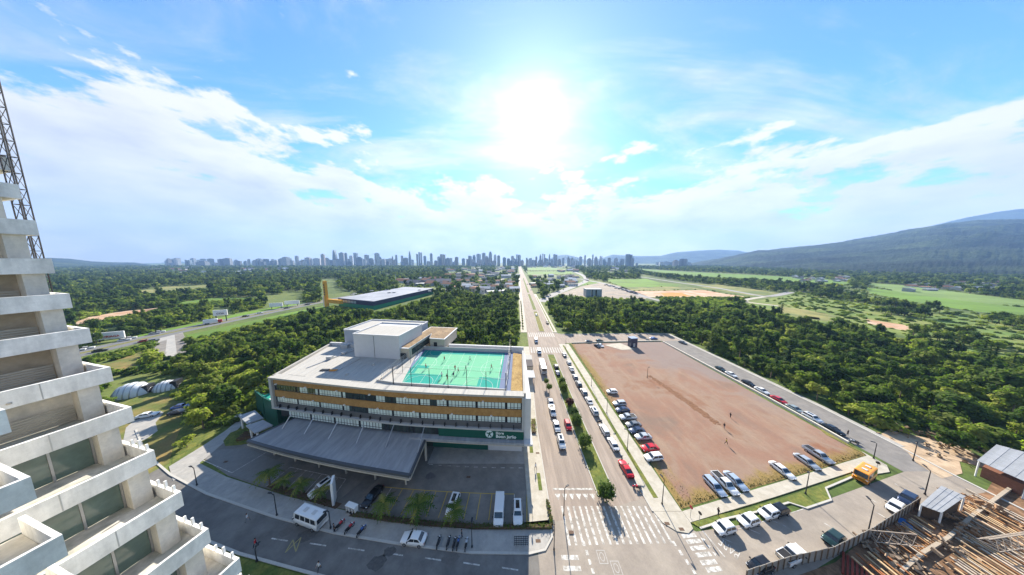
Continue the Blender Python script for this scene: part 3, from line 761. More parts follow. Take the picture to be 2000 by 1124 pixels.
# white plant block and hall behind
AX, AY = Vector((0.99, -0.14)), Vector((0.14, 0.99))
def frame_box(ox, oy, la, lb, z0, z1):
    o_ = Vector((ox, oy))
    return [tuple(o_), tuple(o_ + AX * la), tuple(o_ + AX * la + AY * lb), tuple(o_ + AY * lb)]
bx = frame_box(-54.3, 72.7, 17.0, 14, 0, 0)
spart(MB().prism(bx, 17.2, 25.0), 'plant_block', M_WALLW)
spart(MB().prism(frame_box(-54.05, 73.0, 16.5, 11.0, 0, 0), 24.9, 25.03), 'block_roof', M_ROOFW)
pr = MB()
for a, b in ((bx[0], bx[1]), (bx[1], bx[2]), (bx[2], bx[3]), (bx[3], bx[0])):
    pr.bar((*a, 25.2), (*b, 25.2), 0.35, 0.5)
spart(pr, 'block_parapet', M_WALLW)
hb2 = frame_box(-66.3, 84.2, 27, 15, 0, 0)
spart(MB().prism(hb2, 0, 22.8), 'hall', mat('grey_blue_panel', (0.36, 0.39, 0.44), 0.6, var=0.05, scale=0.4))
pr = MB()
for a, b in ((hb2[0], hb2[1]), (hb2[1], hb2[2]), (hb2[2], hb2[3]), (hb2[3], hb2[0])):
    pr.bar((*a, 23.05), (*b, 23.05), 0.4, 0.5)
spart(pr, 'hall_parapet', M_WALLW)
spart(MB().prism(frame_box(-65.6, 84.8, 25.6, 13.6, 0, 0), 22.7, 22.86), 'hall_roof', M_ROOFW)
seam = MB()
for t in (0.45,): seam.box(-46.7, -46.62, 71.55, 71.75, 17.3, 24.9)
spart(seam, 'panel_joint', M_BAND)
# stair and changing rooms with brown roofs
for i, poly in enumerate(([(-38.6, 71.2), (-34.4, 70.6), (-32.2, 86), (-36.5, 87)], [(-32.3, 86), (-31.0, 80.2), (-25.3, 79.2), (-24.0, 92.5), (-35.5, 94), (-36.4, 87.1)])):
    spart(MB().prism(poly, 17, 20.9), 'changing_room', M_BEIGE)
    ctr = sum((Vector(p) for p in poly), Vector((0, 0))) / len(poly)
    spart(MB().prism([tuple(ctr + (Vector(p) - ctr) * 1.06) for p in poly], 20.9, 21.15), 'room_roof', M_WALLW)
    spart(MB().prism([tuple(ctr + (Vector(p) - ctr) * 0.98) for p in poly], 21.1, 21.2), 'roof_gravel', M_ROOFB)
spart(MB().box(-29.4, -28.2, 79.6, 79.8, 17.1, 19.6), 'door', M_BAND)
spart(MB().box(-37.4, -35.4, 70.6, 70.82, 17.3, 19.2), 'door', M_BAND)
win = MB().prism([(-34.2, 72), (-34.0, 72), (-32.4, 83), (-32.6, 83)], 18.2, 20.2)
spart(win, 'window', M_PANED)
# rooftop court
CT = [(-31.6, 55.6), (-1.6, 52.4), (-0.6, 76.2), (-33.0, 79.2)]
M_CT1 = mat('court_teal', (0.015, 0.25, 0.20), 0.9, var=0.07, scale=0.4)
M_CT2 = mat('court_mint', (0.13, 0.38, 0.23), 0.9, var=0.06, scale=0.4)
M_CT3 = mat('court_blue', (0.13, 0.165, 0.26), 0.9, var=0.06, scale=0.4)
def ctp(u, v):
    return tuple(Vector(CT[0]).lerp(Vector(CT[1]), u).lerp(Vector(CT[3]).lerp(Vector(CT[2]), u), v))
def ctq(u0, u1, v0, v1): return [ctp(u0, v0), ctp(u1, v0), ctp(u1, v1), ctp(u0, v1)]
spart(MB().prism([(-36.8, 56.6), (3.0, 51.9), (4.1, 75.8), (-33, 80.5)], 16.9, 17.05), 'court_slab', M_CT3)
spart(MB().sheet(ctq(0.03, 0.94, 0.03, 0.97), 17.06), 'court_surface', M_CT1)
spart(MB().sheet(ctq(0.10, 0.93, 0.26, 0.86), 17.065), 'court_surface', M_CT2)
spart(MB().sheet(ctq(0.38, 0.74, 0.07, 0.30), 17.07), 'court_surface', M_CT2)
spart(MB().sheet(ctq(0.035, 0.20, 0.40, 0.47), 17.069), 'court_surface', M_CT1)
spart(MB().sheet(ctq(0.04, 0.22, 0.80, 0.96), 17.069), 'court_surface', M_CT1)
cl = MB()
def cline(a, b, w=0.09):
    A, B = Vector(a), Vector(b); n = Vector((-(B - A).y, (B - A).x)).normalized() * w / 2
    cl.sheet([tuple(A - n), tuple(B - n), tuple(B + n), tuple(A + n)], 17.075 + 0.0004 * len(cl.f))
for u in (0.06, 0.92): cline(ctp(u, 0.05), ctp(u, 0.95))
for v in (0.05, 0.95, 0.5): cline(ctp(0.06, v), ctp(0.92, v))
for u in (0.22, 0.35, 0.49, 0.63, 0.77): cline(ctp(u, 0.05), ctp(u, 0.95), 0.06)
for cu, cv, r in ((0.06, 0.5, 6), (0.92, 0.5, 6), (0.49, 0.5, 3), (0.2, 0.05, 4), (0.75, 0.05, 4), (0.22, 0.95, 4)):
    c0 = Vector(ctp(cu, cv))
    pts = [c0 + Vector((math.cos(t), math.sin(t))) * r for t in [i * 6.2832 / 24 for i in range(25)]]
    for a, b in zip(pts, pts[1:]):
        m_ = (a + b) / 2
        if CT[0][0] < m_.x < -2.2 and 53.5 < m_.y < 78: cline(a, b, 0.08)
spart(cl, 'court_line', mat('court_line_white', (0.42, 0.52, 0.47), 0.9))
for a, b, h in ((CT[0], CT[1], 0.7), (CT[1], CT[2], 0.6), (CT[2], CT[3], 1.3), ((-36.0, 57.4), (-34.2, 79.6), 0.9), ((-37.2, 57.0), CT[0], 0.7)):
    spart(MB().bar((*a, 17.0 + h / 2), (*b, 17.0 + h / 2), 0.2, h), 'court_wall', M_WALLG)
spart(MB().bar((-36.6, 56.8, 17.1), (-34.9, 72.5, 17.1), 0.3, 1.2), 'parapet', M_BEIGE)
for i in range(7):                                      # net posts in front of the court
    p = Vector(ctp(i / 6.0, 0.0)) + Vector((0, -0.3))
    spart(MB().cyl((p.x, p.y, 17.0), (p.x, p.y, 22.2), 0.075, n=6), 'net_post', M_DARK)
for i in range(5):
    p = Vector(ctp(1.0, i / 4.0)) + Vector((0.3, 0))
    spart(MB().cyl((p.x, p.y, 17.0), (p.x, p.y, 22.0), 0.06, n=6), 'net_post', M_DARK)
    p = Vector(ctp(0.0, i / 4.0)) + Vector((-0.3, 0))
    spart(MB().cyl((p.x, p.y, 17.0), (p.x, p.y, 21.5), 0.06, n=6), 'net_post', M_DARK)
cb = MB()
for a, b in ((ctp(0, 0), ctp(1, 0)), (ctp(1, 0), ctp(1, 1)), (ctp(0, 0), ctp(0, 1))):
    for z in (20.2, 22.1):
        cb.bar((*a, z), (*b, z), 0.035)
spart(cb, 'net_cable', M_DARK)
# the fence screen beside the stairs (left of court)
fs = MB()
for i in range(26):
    p = Vector((-36.0, 57.4)).lerp(Vector((-34.2, 79.6)), i / 25)
    fs.bar((p.x, p.y, 17.9), (p.x, p.y, 19.6), 0.05)
for z in (18.6, 19.1, 19.6): fs.bar((-36.0, 57.4, z), (-34.2, 79.6, z), 0.05)
spart(fs, 'fence_screen', M_STEEL)
goal = MB()
for (u, s_) in ((0.93, 1), (0.06, -1)):
    a, b = Vector(ctp(u, 0.43)), Vector(ctp(u, 0.57))
    for p in (a, b): goal.cyl((p.x, p.y, 17.06), (p.x, p.y, 19.1), 0.06, n=6)
    goal.bar((*a, 19.1), (*b, 19.1), 0.1)
spart(goal, 'goal_frame', M_WPAINT)
spart(MB().prism([(-0.3, 52.6), (2.7, 52.2), (3.4, 74.5), (0.4, 75.6)], 17.05, 17.25), 'roof_grass', M_STRAW)
spart(MB().prism([(2.75, 50.2), (3.4, 50.2), (4.3, 76), (3.6, 76)], 16.9, 17.95), 'parapet', M_ROOFW)
spart(MB().prism([(-24, 80.2), (4.2, 77.3), (4.3, 78), (-24, 80.9)], 14.9, 18.6), 'rear_wall', M_WALLW)
# canopy over the drop-off
canopy = empty('entrance_canopy', (-42, 49, 0), 0, 'wide grey sloping entrance canopy on tie rods in front of school', 'canopy')
def cpart(mb, name, m):
    o = mb.build(name, m); o.parent = canopy; o.matrix_parent_inverse = Matrix.Translation((42, -49, 0)); return o
CA = [(-65.2, 49.4, 5.9), (-21.2, 40.6, 6.0), (-22.0, 52.3, 5.6), (-60.5, 60.6, 5.5)]
ca_f = smooth_pts([(-65.2, 49.4), (-52, 46.2), (-36, 43.0), (-21.2, 40.6)], 4)
ca_b = smooth_pts([(-60.5, 60.6), (-47, 57.2), (-34, 54.4), (-21.9, 52.6)], 4)
n = len(ca_f)
v = [(*p, 6.0) for p in ca_f] + [(*p, 5.6) for p in ca_b] + [(*p, 5.15) for p in ca_f] + [(*p, 4.85) for p in ca_b]
f = []
for i in range(n - 1):
    f += [(i, i + 1, n + i + 1, n + i), (2 * n + i, 3 * n + i, 3 * n + i + 1, 2 * n + i + 1), (i, 2 * n + i, 2 * n + i + 1, i + 1), (n + i, n + i + 1, 3 * n + i + 1, 3 * n + i)]
f += [(0, n, 3 * n, 2 * n), (n - 1, 3 * n - 1, 4 * n - 1, 2 * n - 1)]
cpart(MB().add(v, f), 'roof', M_ROOFD)
fe = MB()
for a, b in zip(ca_f, ca_f[1:]): fe.bar((*a, 5.0), (*b, 5.0), 0.5, 0.28)
fe.bar((*ca_f[-1], 5.0), (*ca_b[-1], 4.75), 0.4, 0.28); fe.bar((*ca_f[0], 5.0), (*ca_b[0], 4.75), 0.4, 0.28)
cpart(fe, 'fascia', M_BEIGE)
ee = MB()
for a, b in zip(ca_f, ca_f[1:]): ee.bar((*a, 5.85), (*b, 5.85), 0.55, 0.5)
ee.bar((*ca_f[-1], 5.85), (*ca_b[-1], 5.5), 0.45, 0.5); ee.bar((*ca_f[0], 5.85), (*ca_b[0], 5.5), 0.45, 0.5)
cpart(ee, 'edge_flashing', mat('flashing_dark', (0.075, 0.08, 0.09), 0.5))
for px0, py0, px1, py1 in ((569, 809, 551, 838), (613, 815, 594, 848), (659, 824, 641, 858), (710, 831, 696, 866), (770, 828, 753, 874), (829, 833, 816, 884)):
    a, b = G(px0, py0, 8.6), G(px1, py1, 5.9)
    cpart(MB().cyl((*a, 8.6), (*b, 5.85), 0.11, n=6), 'tie_rod', M_STEEL)
for i in range(6):
    p = Vector(ca_f[1 + 2 * i]).lerp(Vector(ca_b[1 + 2 * i]), 0.25)
    cpart(MB().cyl((p.x, p.y, 0), (p.x, p.y, 5.0), 0.22, n=8), 'column', M_BEIGE)
cpart(MB().cyl((-21.7, 50, 0), (-21.7, 50, 4.9), 0.3, n=8), 'column', M_BEIGE)
# green side entrance at the left of the school
side = empty('side_entrance', (-72, 63, 0), 0, 'dark green walled side entrance with small grey roof and teal court', 'entrance')
def dpart(mb, name, m):
    o = mb.build(name, m); o.parent = side; o.matrix_parent_inverse = Matrix.Translation((72, -63, 0)); return o
dpart(MB().prism([(-69.3, 60), (-68.2, 68), (-68.6, 68), (-69.7, 60)], 0, 9), 'wall', M_GREEN)
dpart(MB().prism([(-69.6, 60.0), (-76, 62.6), (-75.9, 63.0), (-69.5, 60.4)], 0, 8.6), 'wall', M_GREEN)
dpart(MB().prism([(-78.5, 64.5), (-85, 68), (-84.8, 68.4), (-78.3, 64.9)], 0, 7.5), 'wall', M_GREEN)
dpart(MB().prism([(-69.5, 61), (-78.3, 65), (-84.8, 68.5), (-83, 76), (-72, 76)], 5.6, 6.0), 'terrace', M_CT1)
dpart(MB().prism([(-69.5, 60.9), (-77, 64.1), (-76, 65), (-70, 62.5)], 6.0, 6.9), 'terrace_parapet', M_WPAINT)
dpart(MB().prism([(-66.5, 56.2), (-71.5, 58.2), (-73.8, 56.0), (-68.2, 53.3)], 4.4, 4.7), 'porch_roof', M_ROOFD)
dpart(MB().prism([(-73, 59.6), (-79.5, 63), (-81.5, 60.5), (-75, 57.3)], 3.9, 4.2), 'porch_roof', M_ROOFD)
for p in ((-72.8, 56.2), (-68.6, 54.2), (-80.8, 60.6), (-75.2, 58.0)):
    dpart(MB().cyl((*p, 0), (*p, 4.4), 0.22, n=8), 'column', M_WPAINT)

# ------------------------------------------------------------------ terraced concrete tower on the left
U, Nn = Vector((0.226, 0.974)), Vector((0.974, -0.226))
tower = empty('concrete_tower', (-45, 8, 0), 0, 'terraced raw concrete apartment tower with white parapets at left edge', 'apartment tower')
def tpart(mb, name, m):
    o = mb.build(name, m); o.parent = tower; o.matrix_parent_inverse = Matrix.Translation((45, -8, 0)); return o
M_PARA = mat('tower_parapet', (0.80, 0.79, 0.76), 0.9, var=0.16, scale=0.5, stretch=(1.4, 1.4, 0.35), col2=(0.62, 0.62, 0.60), fine=0.08)
M_SLAB = mat('terrace_slab', (0.58, 0.55, 0.49), 0.9, var=0.22, scale=0.5, col2=(0.36, 0.36, 0.31), fine=0.1)
M_CREAM = mat('tower_wall_cream', (0.66, 0.61, 0.52), 0.9, var=0.16, scale=0.5, stretch=(1.2, 1.2, 0.5), col2=(0.54, 0.52, 0.47), fine=0.08)
M_TGLASS = mat('greenish_glass', (0.10, 0.15, 0.13), 0.1, spec=0.9, var=0.2, scale=0.6)
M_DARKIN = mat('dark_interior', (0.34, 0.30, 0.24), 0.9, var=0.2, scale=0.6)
M_MESH = mat('facade_mesh', (0.36, 0.34, 0.29), 0.85, var=0.25, scale=1.0, stretch=(0.4, 0.4, 6))
TC = [(-49.0, 22.9, 60.0), (-44.9, 21.0, 56.9), (-41.6, 19.8, 53.5), (-39.8, 19.2, 50.2), (-38.4, 18.9, 47.2), (-36.8, 18.6, 44.2), (-34.0, 17.7, 41.1),
      (-31.3, 16.8, 38.1), (-28.4, 15.8, 35.1), (-25.9, 15.2, 32.1), (-24.0, 15.0, 29.0), (-22.1, 15.1, 26.1), (-20.6, 15.2, 23.1), (-19.6, 15.3, 20.1)]
def tl_(c, a, b):
    """corner c moved by a along the front (towards the camera) and b inwards"""
    p = Vector(c[:2]) - U * a - Nn * b
    return (p.x, p.y)
def terrace(c, ln, depth, ph=1.0, thick=0.25, fl=True):
    zt = c[2]; zs = zt - ph
    tpart(MB().prism([tl_(c, 0.2, 0.2), tl_(c, ln, 0.2), tl_(c, ln, depth), tl_(c, 0.2, depth)], zs - thick, zs, bottom=True), 'terrace_slab', M_SLAB)
    tpart(MB().prism([tl_(c, 0, 0), tl_(c, ln, 0), tl_(c, ln, 0.19), tl_(c, 0, 0.19)], zs - thick - 0.02, zt, bottom=True), 'parapet', M_PARA)
    tpart(MB().prism([tl_(c, 0.003, 0.195), tl_(c, 0.19, 0.195), tl_(c, 0.19, depth), tl_(c, 0.003, depth)], zs - thick - 0.02, zt - 0.003, bottom=True), 'end_parapet', M_PARA)
    return zs
for i, c in enumerate(TC):
    zs = terrace(c, 26, 5.2)
    zc = (TC[i - 1][2] - 1.0 - 0.27) if i else zs + 2.6            # underside of the level above
    H_ = zc - zs
    if i:
        dv_ = Vector(TC[i - 1][:2]) - Vector(c[:2]); bu, au = -dv_.dot(Nn), -dv_.dot(U)
    else: bu, au = 1.2, 0.0
    inset = max(1.7, bu + 1.1); ca, cb_ = max(0.3, au + 0.35), max(0.7, bu + 0.25)
    # columns at the far end and the walls behind the terrace
    tpart(MB().prism([tl_(c, ca, cb_), tl_(c, ca + 0.85, cb_), tl_(c, ca + 0.85, inset + 0.02), tl_(c, ca, inset + 0.02)], zs, zc), 'column', M_CREAM)
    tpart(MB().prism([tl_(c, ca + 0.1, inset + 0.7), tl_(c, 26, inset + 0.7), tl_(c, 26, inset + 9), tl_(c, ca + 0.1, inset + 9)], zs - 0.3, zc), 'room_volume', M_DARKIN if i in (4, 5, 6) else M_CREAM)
    segs = [(ca + 0.12, ca + 0.84, 'wall'), (ca + 0.9, 5.6, 'open'), (5.6, 11.0, 'wall'), (11.0, 16.0, 'open'), (16.0, 26.0, 'wall')]
    for a, b, kd in segs:
        if kd == 'wall':
            tpart(MB().prism([tl_(c, a, inset), tl_(c, b, inset), tl_(c, b, inset + 0.25), tl_(c, a, inset + 0.25)], zs, zc), 'wall', M_CREAM)
        elif i >= 8:
            k = 3
            for q in range(k):
                x0, x1 = lerp(a, b, q / k) + 0.06, lerp(a, b, (q + 1) / k) - 0.06
                tpart(MB().prism([tl_(c, x0, inset + 0.1), tl_(c, x1, inset + 0.1), tl_(c, x1, inset + 0.16), tl_(c, x0, inset + 0.16)], zs + 0.06, zc - 0.1), 'glass_panel', M_TGLASS)
            for q in range(k + 1):
                x0 = lerp(a, b, q / k)
                tpart(MB().prism([tl_(c, x0 - 0.05, inset + 0.05), tl_(c, x0 + 0.05, inset + 0.05), tl_(c, x0 + 0.05, inset + 0.2), tl_(c, x0 - 0.05, inset + 0.2)], zs, zc), 'glazing_bar', M_STEEL)
        else:                                                       # open bays closed by rows of slats
            for q in range(7):
                tpart(MB().prism([tl_(c, a, inset + 0.1), tl_(c, b, inset + 0.1), tl_(c, b, inset + 0.16), tl_(c, a, inset + 0.16)], zs + 0.05 + q * 0.19, zs + 0.19 + q * 0.19), 'railing_slat', M_MESH)
    for q in range(4):                                              # joints between the cast parapet lengths
        jx = 2.6 + q * 3.1 + 0.4 * (i % 3)
        tpart(MB().prism([tl_(c, jx, -0.008), tl_(c, jx + 0.05, -0.008), tl_(c, jx + 0.05, 0.05), tl_(c, jx, 0.05)], c[2] - 1.24, c[2] - 0.05), 'parapet_joint', M_WALLG)
    if i > 3:                                                       # props and leftovers on the terrace
        for q in range(3):
            p = tl_(c, 3 + q * 2.7 + (i * 1.7) % 2, 0.9 + 0.3 * ((i + q) % 3))
            tpart(MB().bar((p[0], p[1], zs + 0.06), (p[0] + 0.9 - 0.5 * q, p[1] + 0.7 * (q - 1), zs + 0.1), 0.14, 0.1), 'plank', M_TRUNK if (i + q) % 2 else M_BEIGE)
    if i > 7:
        for q in range(3):                                          # starter columns standing on the end parapet
            p = tl_(c, 0.1, 0.6 + q * 1.0)
            tpart(MB().prism([(p[0] - 0.06, p[1] - 0.06), (p[0] + 0.06, p[1] - 0.06), (p[0] + 0.06, p[1] + 0.06), (p[0] - 0.06, p[1] + 0.06)], c[2], c[2] + 0.45 + 0.15 * (q % 2)), 'starter_post', M_WPAINT)
# nearer bay of the tower, bottom left
for (px, py), zt in (((10, 800), 42.4), ((60, 931), 39.2), ((122, 1044), 36.0), ((172, 1140), 32.9), ((220, 1240), 29.8)):
    g_ = G(px, py, zt)
    c = (*g_, zt)
    zs = terrace(c, 12, 4.0)
    tpart(MB().prism([tl_(c, 1.2, 2.2), tl_(c, 12, 2.2), tl_(c, 12, 7), tl_(c, 1.2, 7)], zs - 3.2, zs + 2.6), 'wall', M_CREAM)
# board and bricks left on a terrace
c = TC[8]
bd = MB(); 
p = tl_(c, 8.5, 1.3)
bd.bar((p[0], p[1], c[2] - 1.05), (p[0] - 1.2, p[1] + 0.8, c[2] + 0.35), 1.6, 0.06)
tag(bd.build('wooden_board', mat('pale_board', (0.55, 0.50, 0.40), 0.8)), 'pale board leaning on a tower terrace', 'board')
c = TC[6]
p = tl_(c, 2.4, 1.2)
bk = empty('brick_stack', (p[0], p[1], c[2] - 1.15), R(13), 'small stack of red bricks on a tower terrace', 'bricks')
bm_ = MB().box(0, 0.3, 0, 0.14, 0, 0.18).mesh('brick', mat('red_brick', (0.36, 0.12, 0.07), 0.9, var=0.1, scale=2))
for i in range(4):
    for j in range(3):
        obj('brick', bm_, bk, (i * 0.32, j * 0.01, j * 0.19))
tag(MB().box(-0.5, 0.5, -0.3, 0.3, 0, 0.55).build('red_crate', mat('red_plastic', (0.5, 0.02, 0.03), 0.5), loc=(*tl_(TC[6], 5.2, 2.6), TC[6][2] - 1.14)), 'small red crate on a tower terrace', 'crate')
# hoist mast
mast = empty('hoist_mast', (-48.5, 22.6, 0), R(13), 'tall dark lattice hoist mast beside the concrete tower', 'mast')
hm = MB()
W = 0.27
for sx_ in (-W, W):
    for sy_ in (-W, W): hm.bar((sx_, sy_, 0), (sx_, sy_, 76), 0.06)
hm.build('mast_rail', M_DARK, mast)
hb_ = MB()
for q in range(51):
    z = q * 1.5
    for (a, b) in (((-W, -W), (W, -W)), ((W, -W), (W, W)), ((W, W), (-W, W)), ((-W, W), (-W, -W))):
        hb_.bar((*a, z), (*b, z), 0.05)
        hb_.bar((*a, z), (*b, z + 1.5), 0.03)
hb_.build('mast_brace', M_DARK, mast)
ti = MB()
for z in (47, 53, 56.8, 60, 66): ti.bar((-W, 0, z), (-5.0, -1.2, z), 0.1)
ti.build('wall_tie', M_DARK, mast)

# ------------------------------------------------------------------ vehicles
M_TYRE = mat('tyre_rubber', (0.02, 0.02, 0.021), 0.9)
M_RIM = mat('wheel_rim', (0.45, 0.46, 0.48), 0.35, metal=0.8)
M_CGLASS = mat('car_glass', (0.015, 0.02, 0.025), 0.05, spec=0.9)
M_LAMP = mat('headlamp', (0.75, 0.77, 0.8), 0.15)
M_TAIL = mat('tail_lamp', (0.35, 0.01, 0.01), 0.25)
M_TRIM = mat('black_trim', (0.02, 0.02, 0.022), 0.6)
PAINT = {}
def paint(k):
    c = dict(white=(0.70, 0.70, 0.69), silver=(0.42, 0.44, 0.46), grey=(0.16, 0.17, 0.18), black=(0.012, 0.013, 0.016), navy=(0.025, 0.04, 0.085),
             red=(0.45, 0.012, 0.02), green=(0.02, 0.045, 0.04), sage=(0.30, 0.34, 0.32), blue=(0.04, 0.10, 0.30), orange=(0.72, 0.27, 0.015), paleblue=(0.40, 0.47, 0.56))[k]
    return mat('car_paint_' + k, c, 0.3, metal=0.0 if k in ('white', 'orange', 'red') else 0.35, coat=0.7)
WHEELS = {}
def wheel_meshes(r, w):
    if (r, w) not in WHEELS:
        WHEELS[(r, w)] = (MB().cyl((0, -w / 2, 0), (0, w / 2, 0), r, n=14).mesh('tyre', M_TYRE), MB().cyl((0, -w / 2 - 0.01, 0), (0, w / 2 + 0.01, 0), r * 0.62, n=10).mesh('rim', M_RIM))
    return WHEELS[(r, w)]
# length, width, body stations (x, half width, z low, z high), cabin (x0 base front, x1 base rear, top front, top rear, height), bed
SPECS = {
 'sedan': dict(L=4.5, W=1.78, st=[(2.25, .62, .35, .58), (2.12, .78, .24, .72), (1.45, .88, .2, .86), (0.75, .89, .2, .93), (-1.1, .89, .2, .98), (-1.75, .87, .2, 1.0), (-2.15, .80, .26, .93), (-2.25, .68, .38, .8)], cab=(1.05, -1.75, 0.35, -1.05, 1.46)),
 'hatch': dict(L=3.95, W=1.72, st=[(1.97, .6, .35, .6), (1.85, .76, .24, .76), (1.25, .86, .2, .92), (0.7, .86, .2, .98), (-1.2, .86, .2, 1.0), (-1.8, .82, .24, .98), (-1.97, .72, .36, .9)], cab=(1.0, -1.88, 0.4, -1.5, 1.5)),
 'suv': dict(L=4.4, W=1.85, st=[(2.2, .66, .4, .7), (2.08, .82, .3, .9), (1.4, .92, .26, 1.04), (0.8, .92, .26, 1.1), (-1.4, .92, .26, 1.12), (-2.0, .88, .3, 1.08), (-2.2, .78, .42, 1.0)], cab=(1.05, -2.1, 0.5, -1.75, 1.72)),
 'wagon': dict(L=4.5, W=1.78, st=[(2.25, .62, .35, .58), (2.12, .78, .24, .72), (1.45, .88, .2, .86), (0.75, .89, .2, .93), (-1.5, .89, .2, .98), (-2.1, .82, .26, .95), (-2.25, .72, .38, .85)], cab=(1.05, -2.18, 0.4, -1.9, 1.5)),
 'pickup': dict(L=5.2, W=1.85, st=[(2.6, .7, .45, .75), (2.45, .85, .36, .95), (1.7, .92, .34, 1.05), (1.1, .92, .34, 1.08), (-0.7, .92, .34, 1.1), (-0.72, .92, .34, 1.1), (-2.5, .92, .36, 1.1), (-2.6, .86, .42, 1.08)], cab=(1.3, -0.72, 0.75, -0.45, 1.75), bed=True),
 'coupe': dict(L=4.7, W=1.82, st=[(2.35, .6, .33, .52), (2.2, .8, .22, .68), (1.5, .9, .18, .84), (0.7, .91, .18, .92), (-1.2, .91, .18, .96), (-1.9, .88, .2, .98), (-2.25, .8, .26, .92), (-2.35, .7, .36, .78)], cab=(0.95, -1.9, 0.2, -0.95, 1.36)),
 'van': dict(L=5.3, W=1.95, st=[(2.65, .75, .4, .85), (2.5, .9, .3, 1.1), (1.9, .97, .28, 1.28), (1.6, .97, .28, 1.32), (-2.4, .97, .28, 1.32), (-2.65, .92, .36, 1.3)], cab=(1.95, -2.6, 1.25, -2.5, 2.15), panel=True),
 'minibus': dict(L=6.3, W=2.1, st=[(3.15, .92, .45, 1.1), (3.0, 1.02, .35, 1.35), (2.4, 1.05, .32, 1.42), (-2.9, 1.05, .32, 1.42), (-3.15, 1.02, .4, 1.4)], cab=(2.9, -3.12, 2.55, -3.02, 2.62), bus=True),
 'bus': dict(L=10.5, W=2.5, st=[(5.25, 1.15, .45, 1.3), (5.1, 1.24, .35, 1.5), (4.4, 1.25, .32, 1.55), (-5.1, 1.25, .32, 1.55), (-5.25, 1.2, .4, 1.5)], cab=(5.15, -5.22, 4.95, -5.15, 3.1), bus=True),
}
def loft(st, seg_=10):
    b = MB(); rings = []
    v = []
    for x, w, zl, zh in st:
        ring = [(-w * 0.9, zl), (-w, zl + 0.16), (-w, zl + (zh - zl) * 0.6), (-w * 0.95, zh - 0.03), (-w * 0.8, zh + 0.01), (0, zh + 0.035),
                (w * 0.8, zh + 0.01), (w * 0.95, zh - 0.03), (w, zl + (zh - zl) * 0.6), (w, zl + 0.16), (w * 0.9, zl)]
        v += [(x, y, z) for y, z in ring]
    k = 11; n = len(st)
    f = []
    for i in range(n - 1):
        for j in range(k):
            f.append((i * k + j, i * k + (j + 1) % k, (i + 1) * k + (j + 1) % k, (i + 1) * k + j))
    f += [tuple(range(k)), tuple(range((n - 1) * k + k - 1, (n - 1) * k - 1, -1))]
    return b.add(v, f)
def quad_panel(P, u0, u1, v0, v1, nrm, t=0.015):
    """thin pane inset in the quad P (4 corners), offset along nrm"""
    def at(u, v): return P[0].lerp(P[1], u).lerp(P[3].lerp(P[2], u), v)
    q = [at(u0, v0), at(u1, v0), at(u1, v1), at(u0, v1)]
    v = [p + nrm * t for p in q] + [p - nrm * 0.02 for p in q]
    return v, [(0, 1, 2, 3), (0, 4, 5, 1), (1, 5, 6, 2), (2, 6, 7, 3), (3, 7, 4, 0)]
CARCACHE = {}
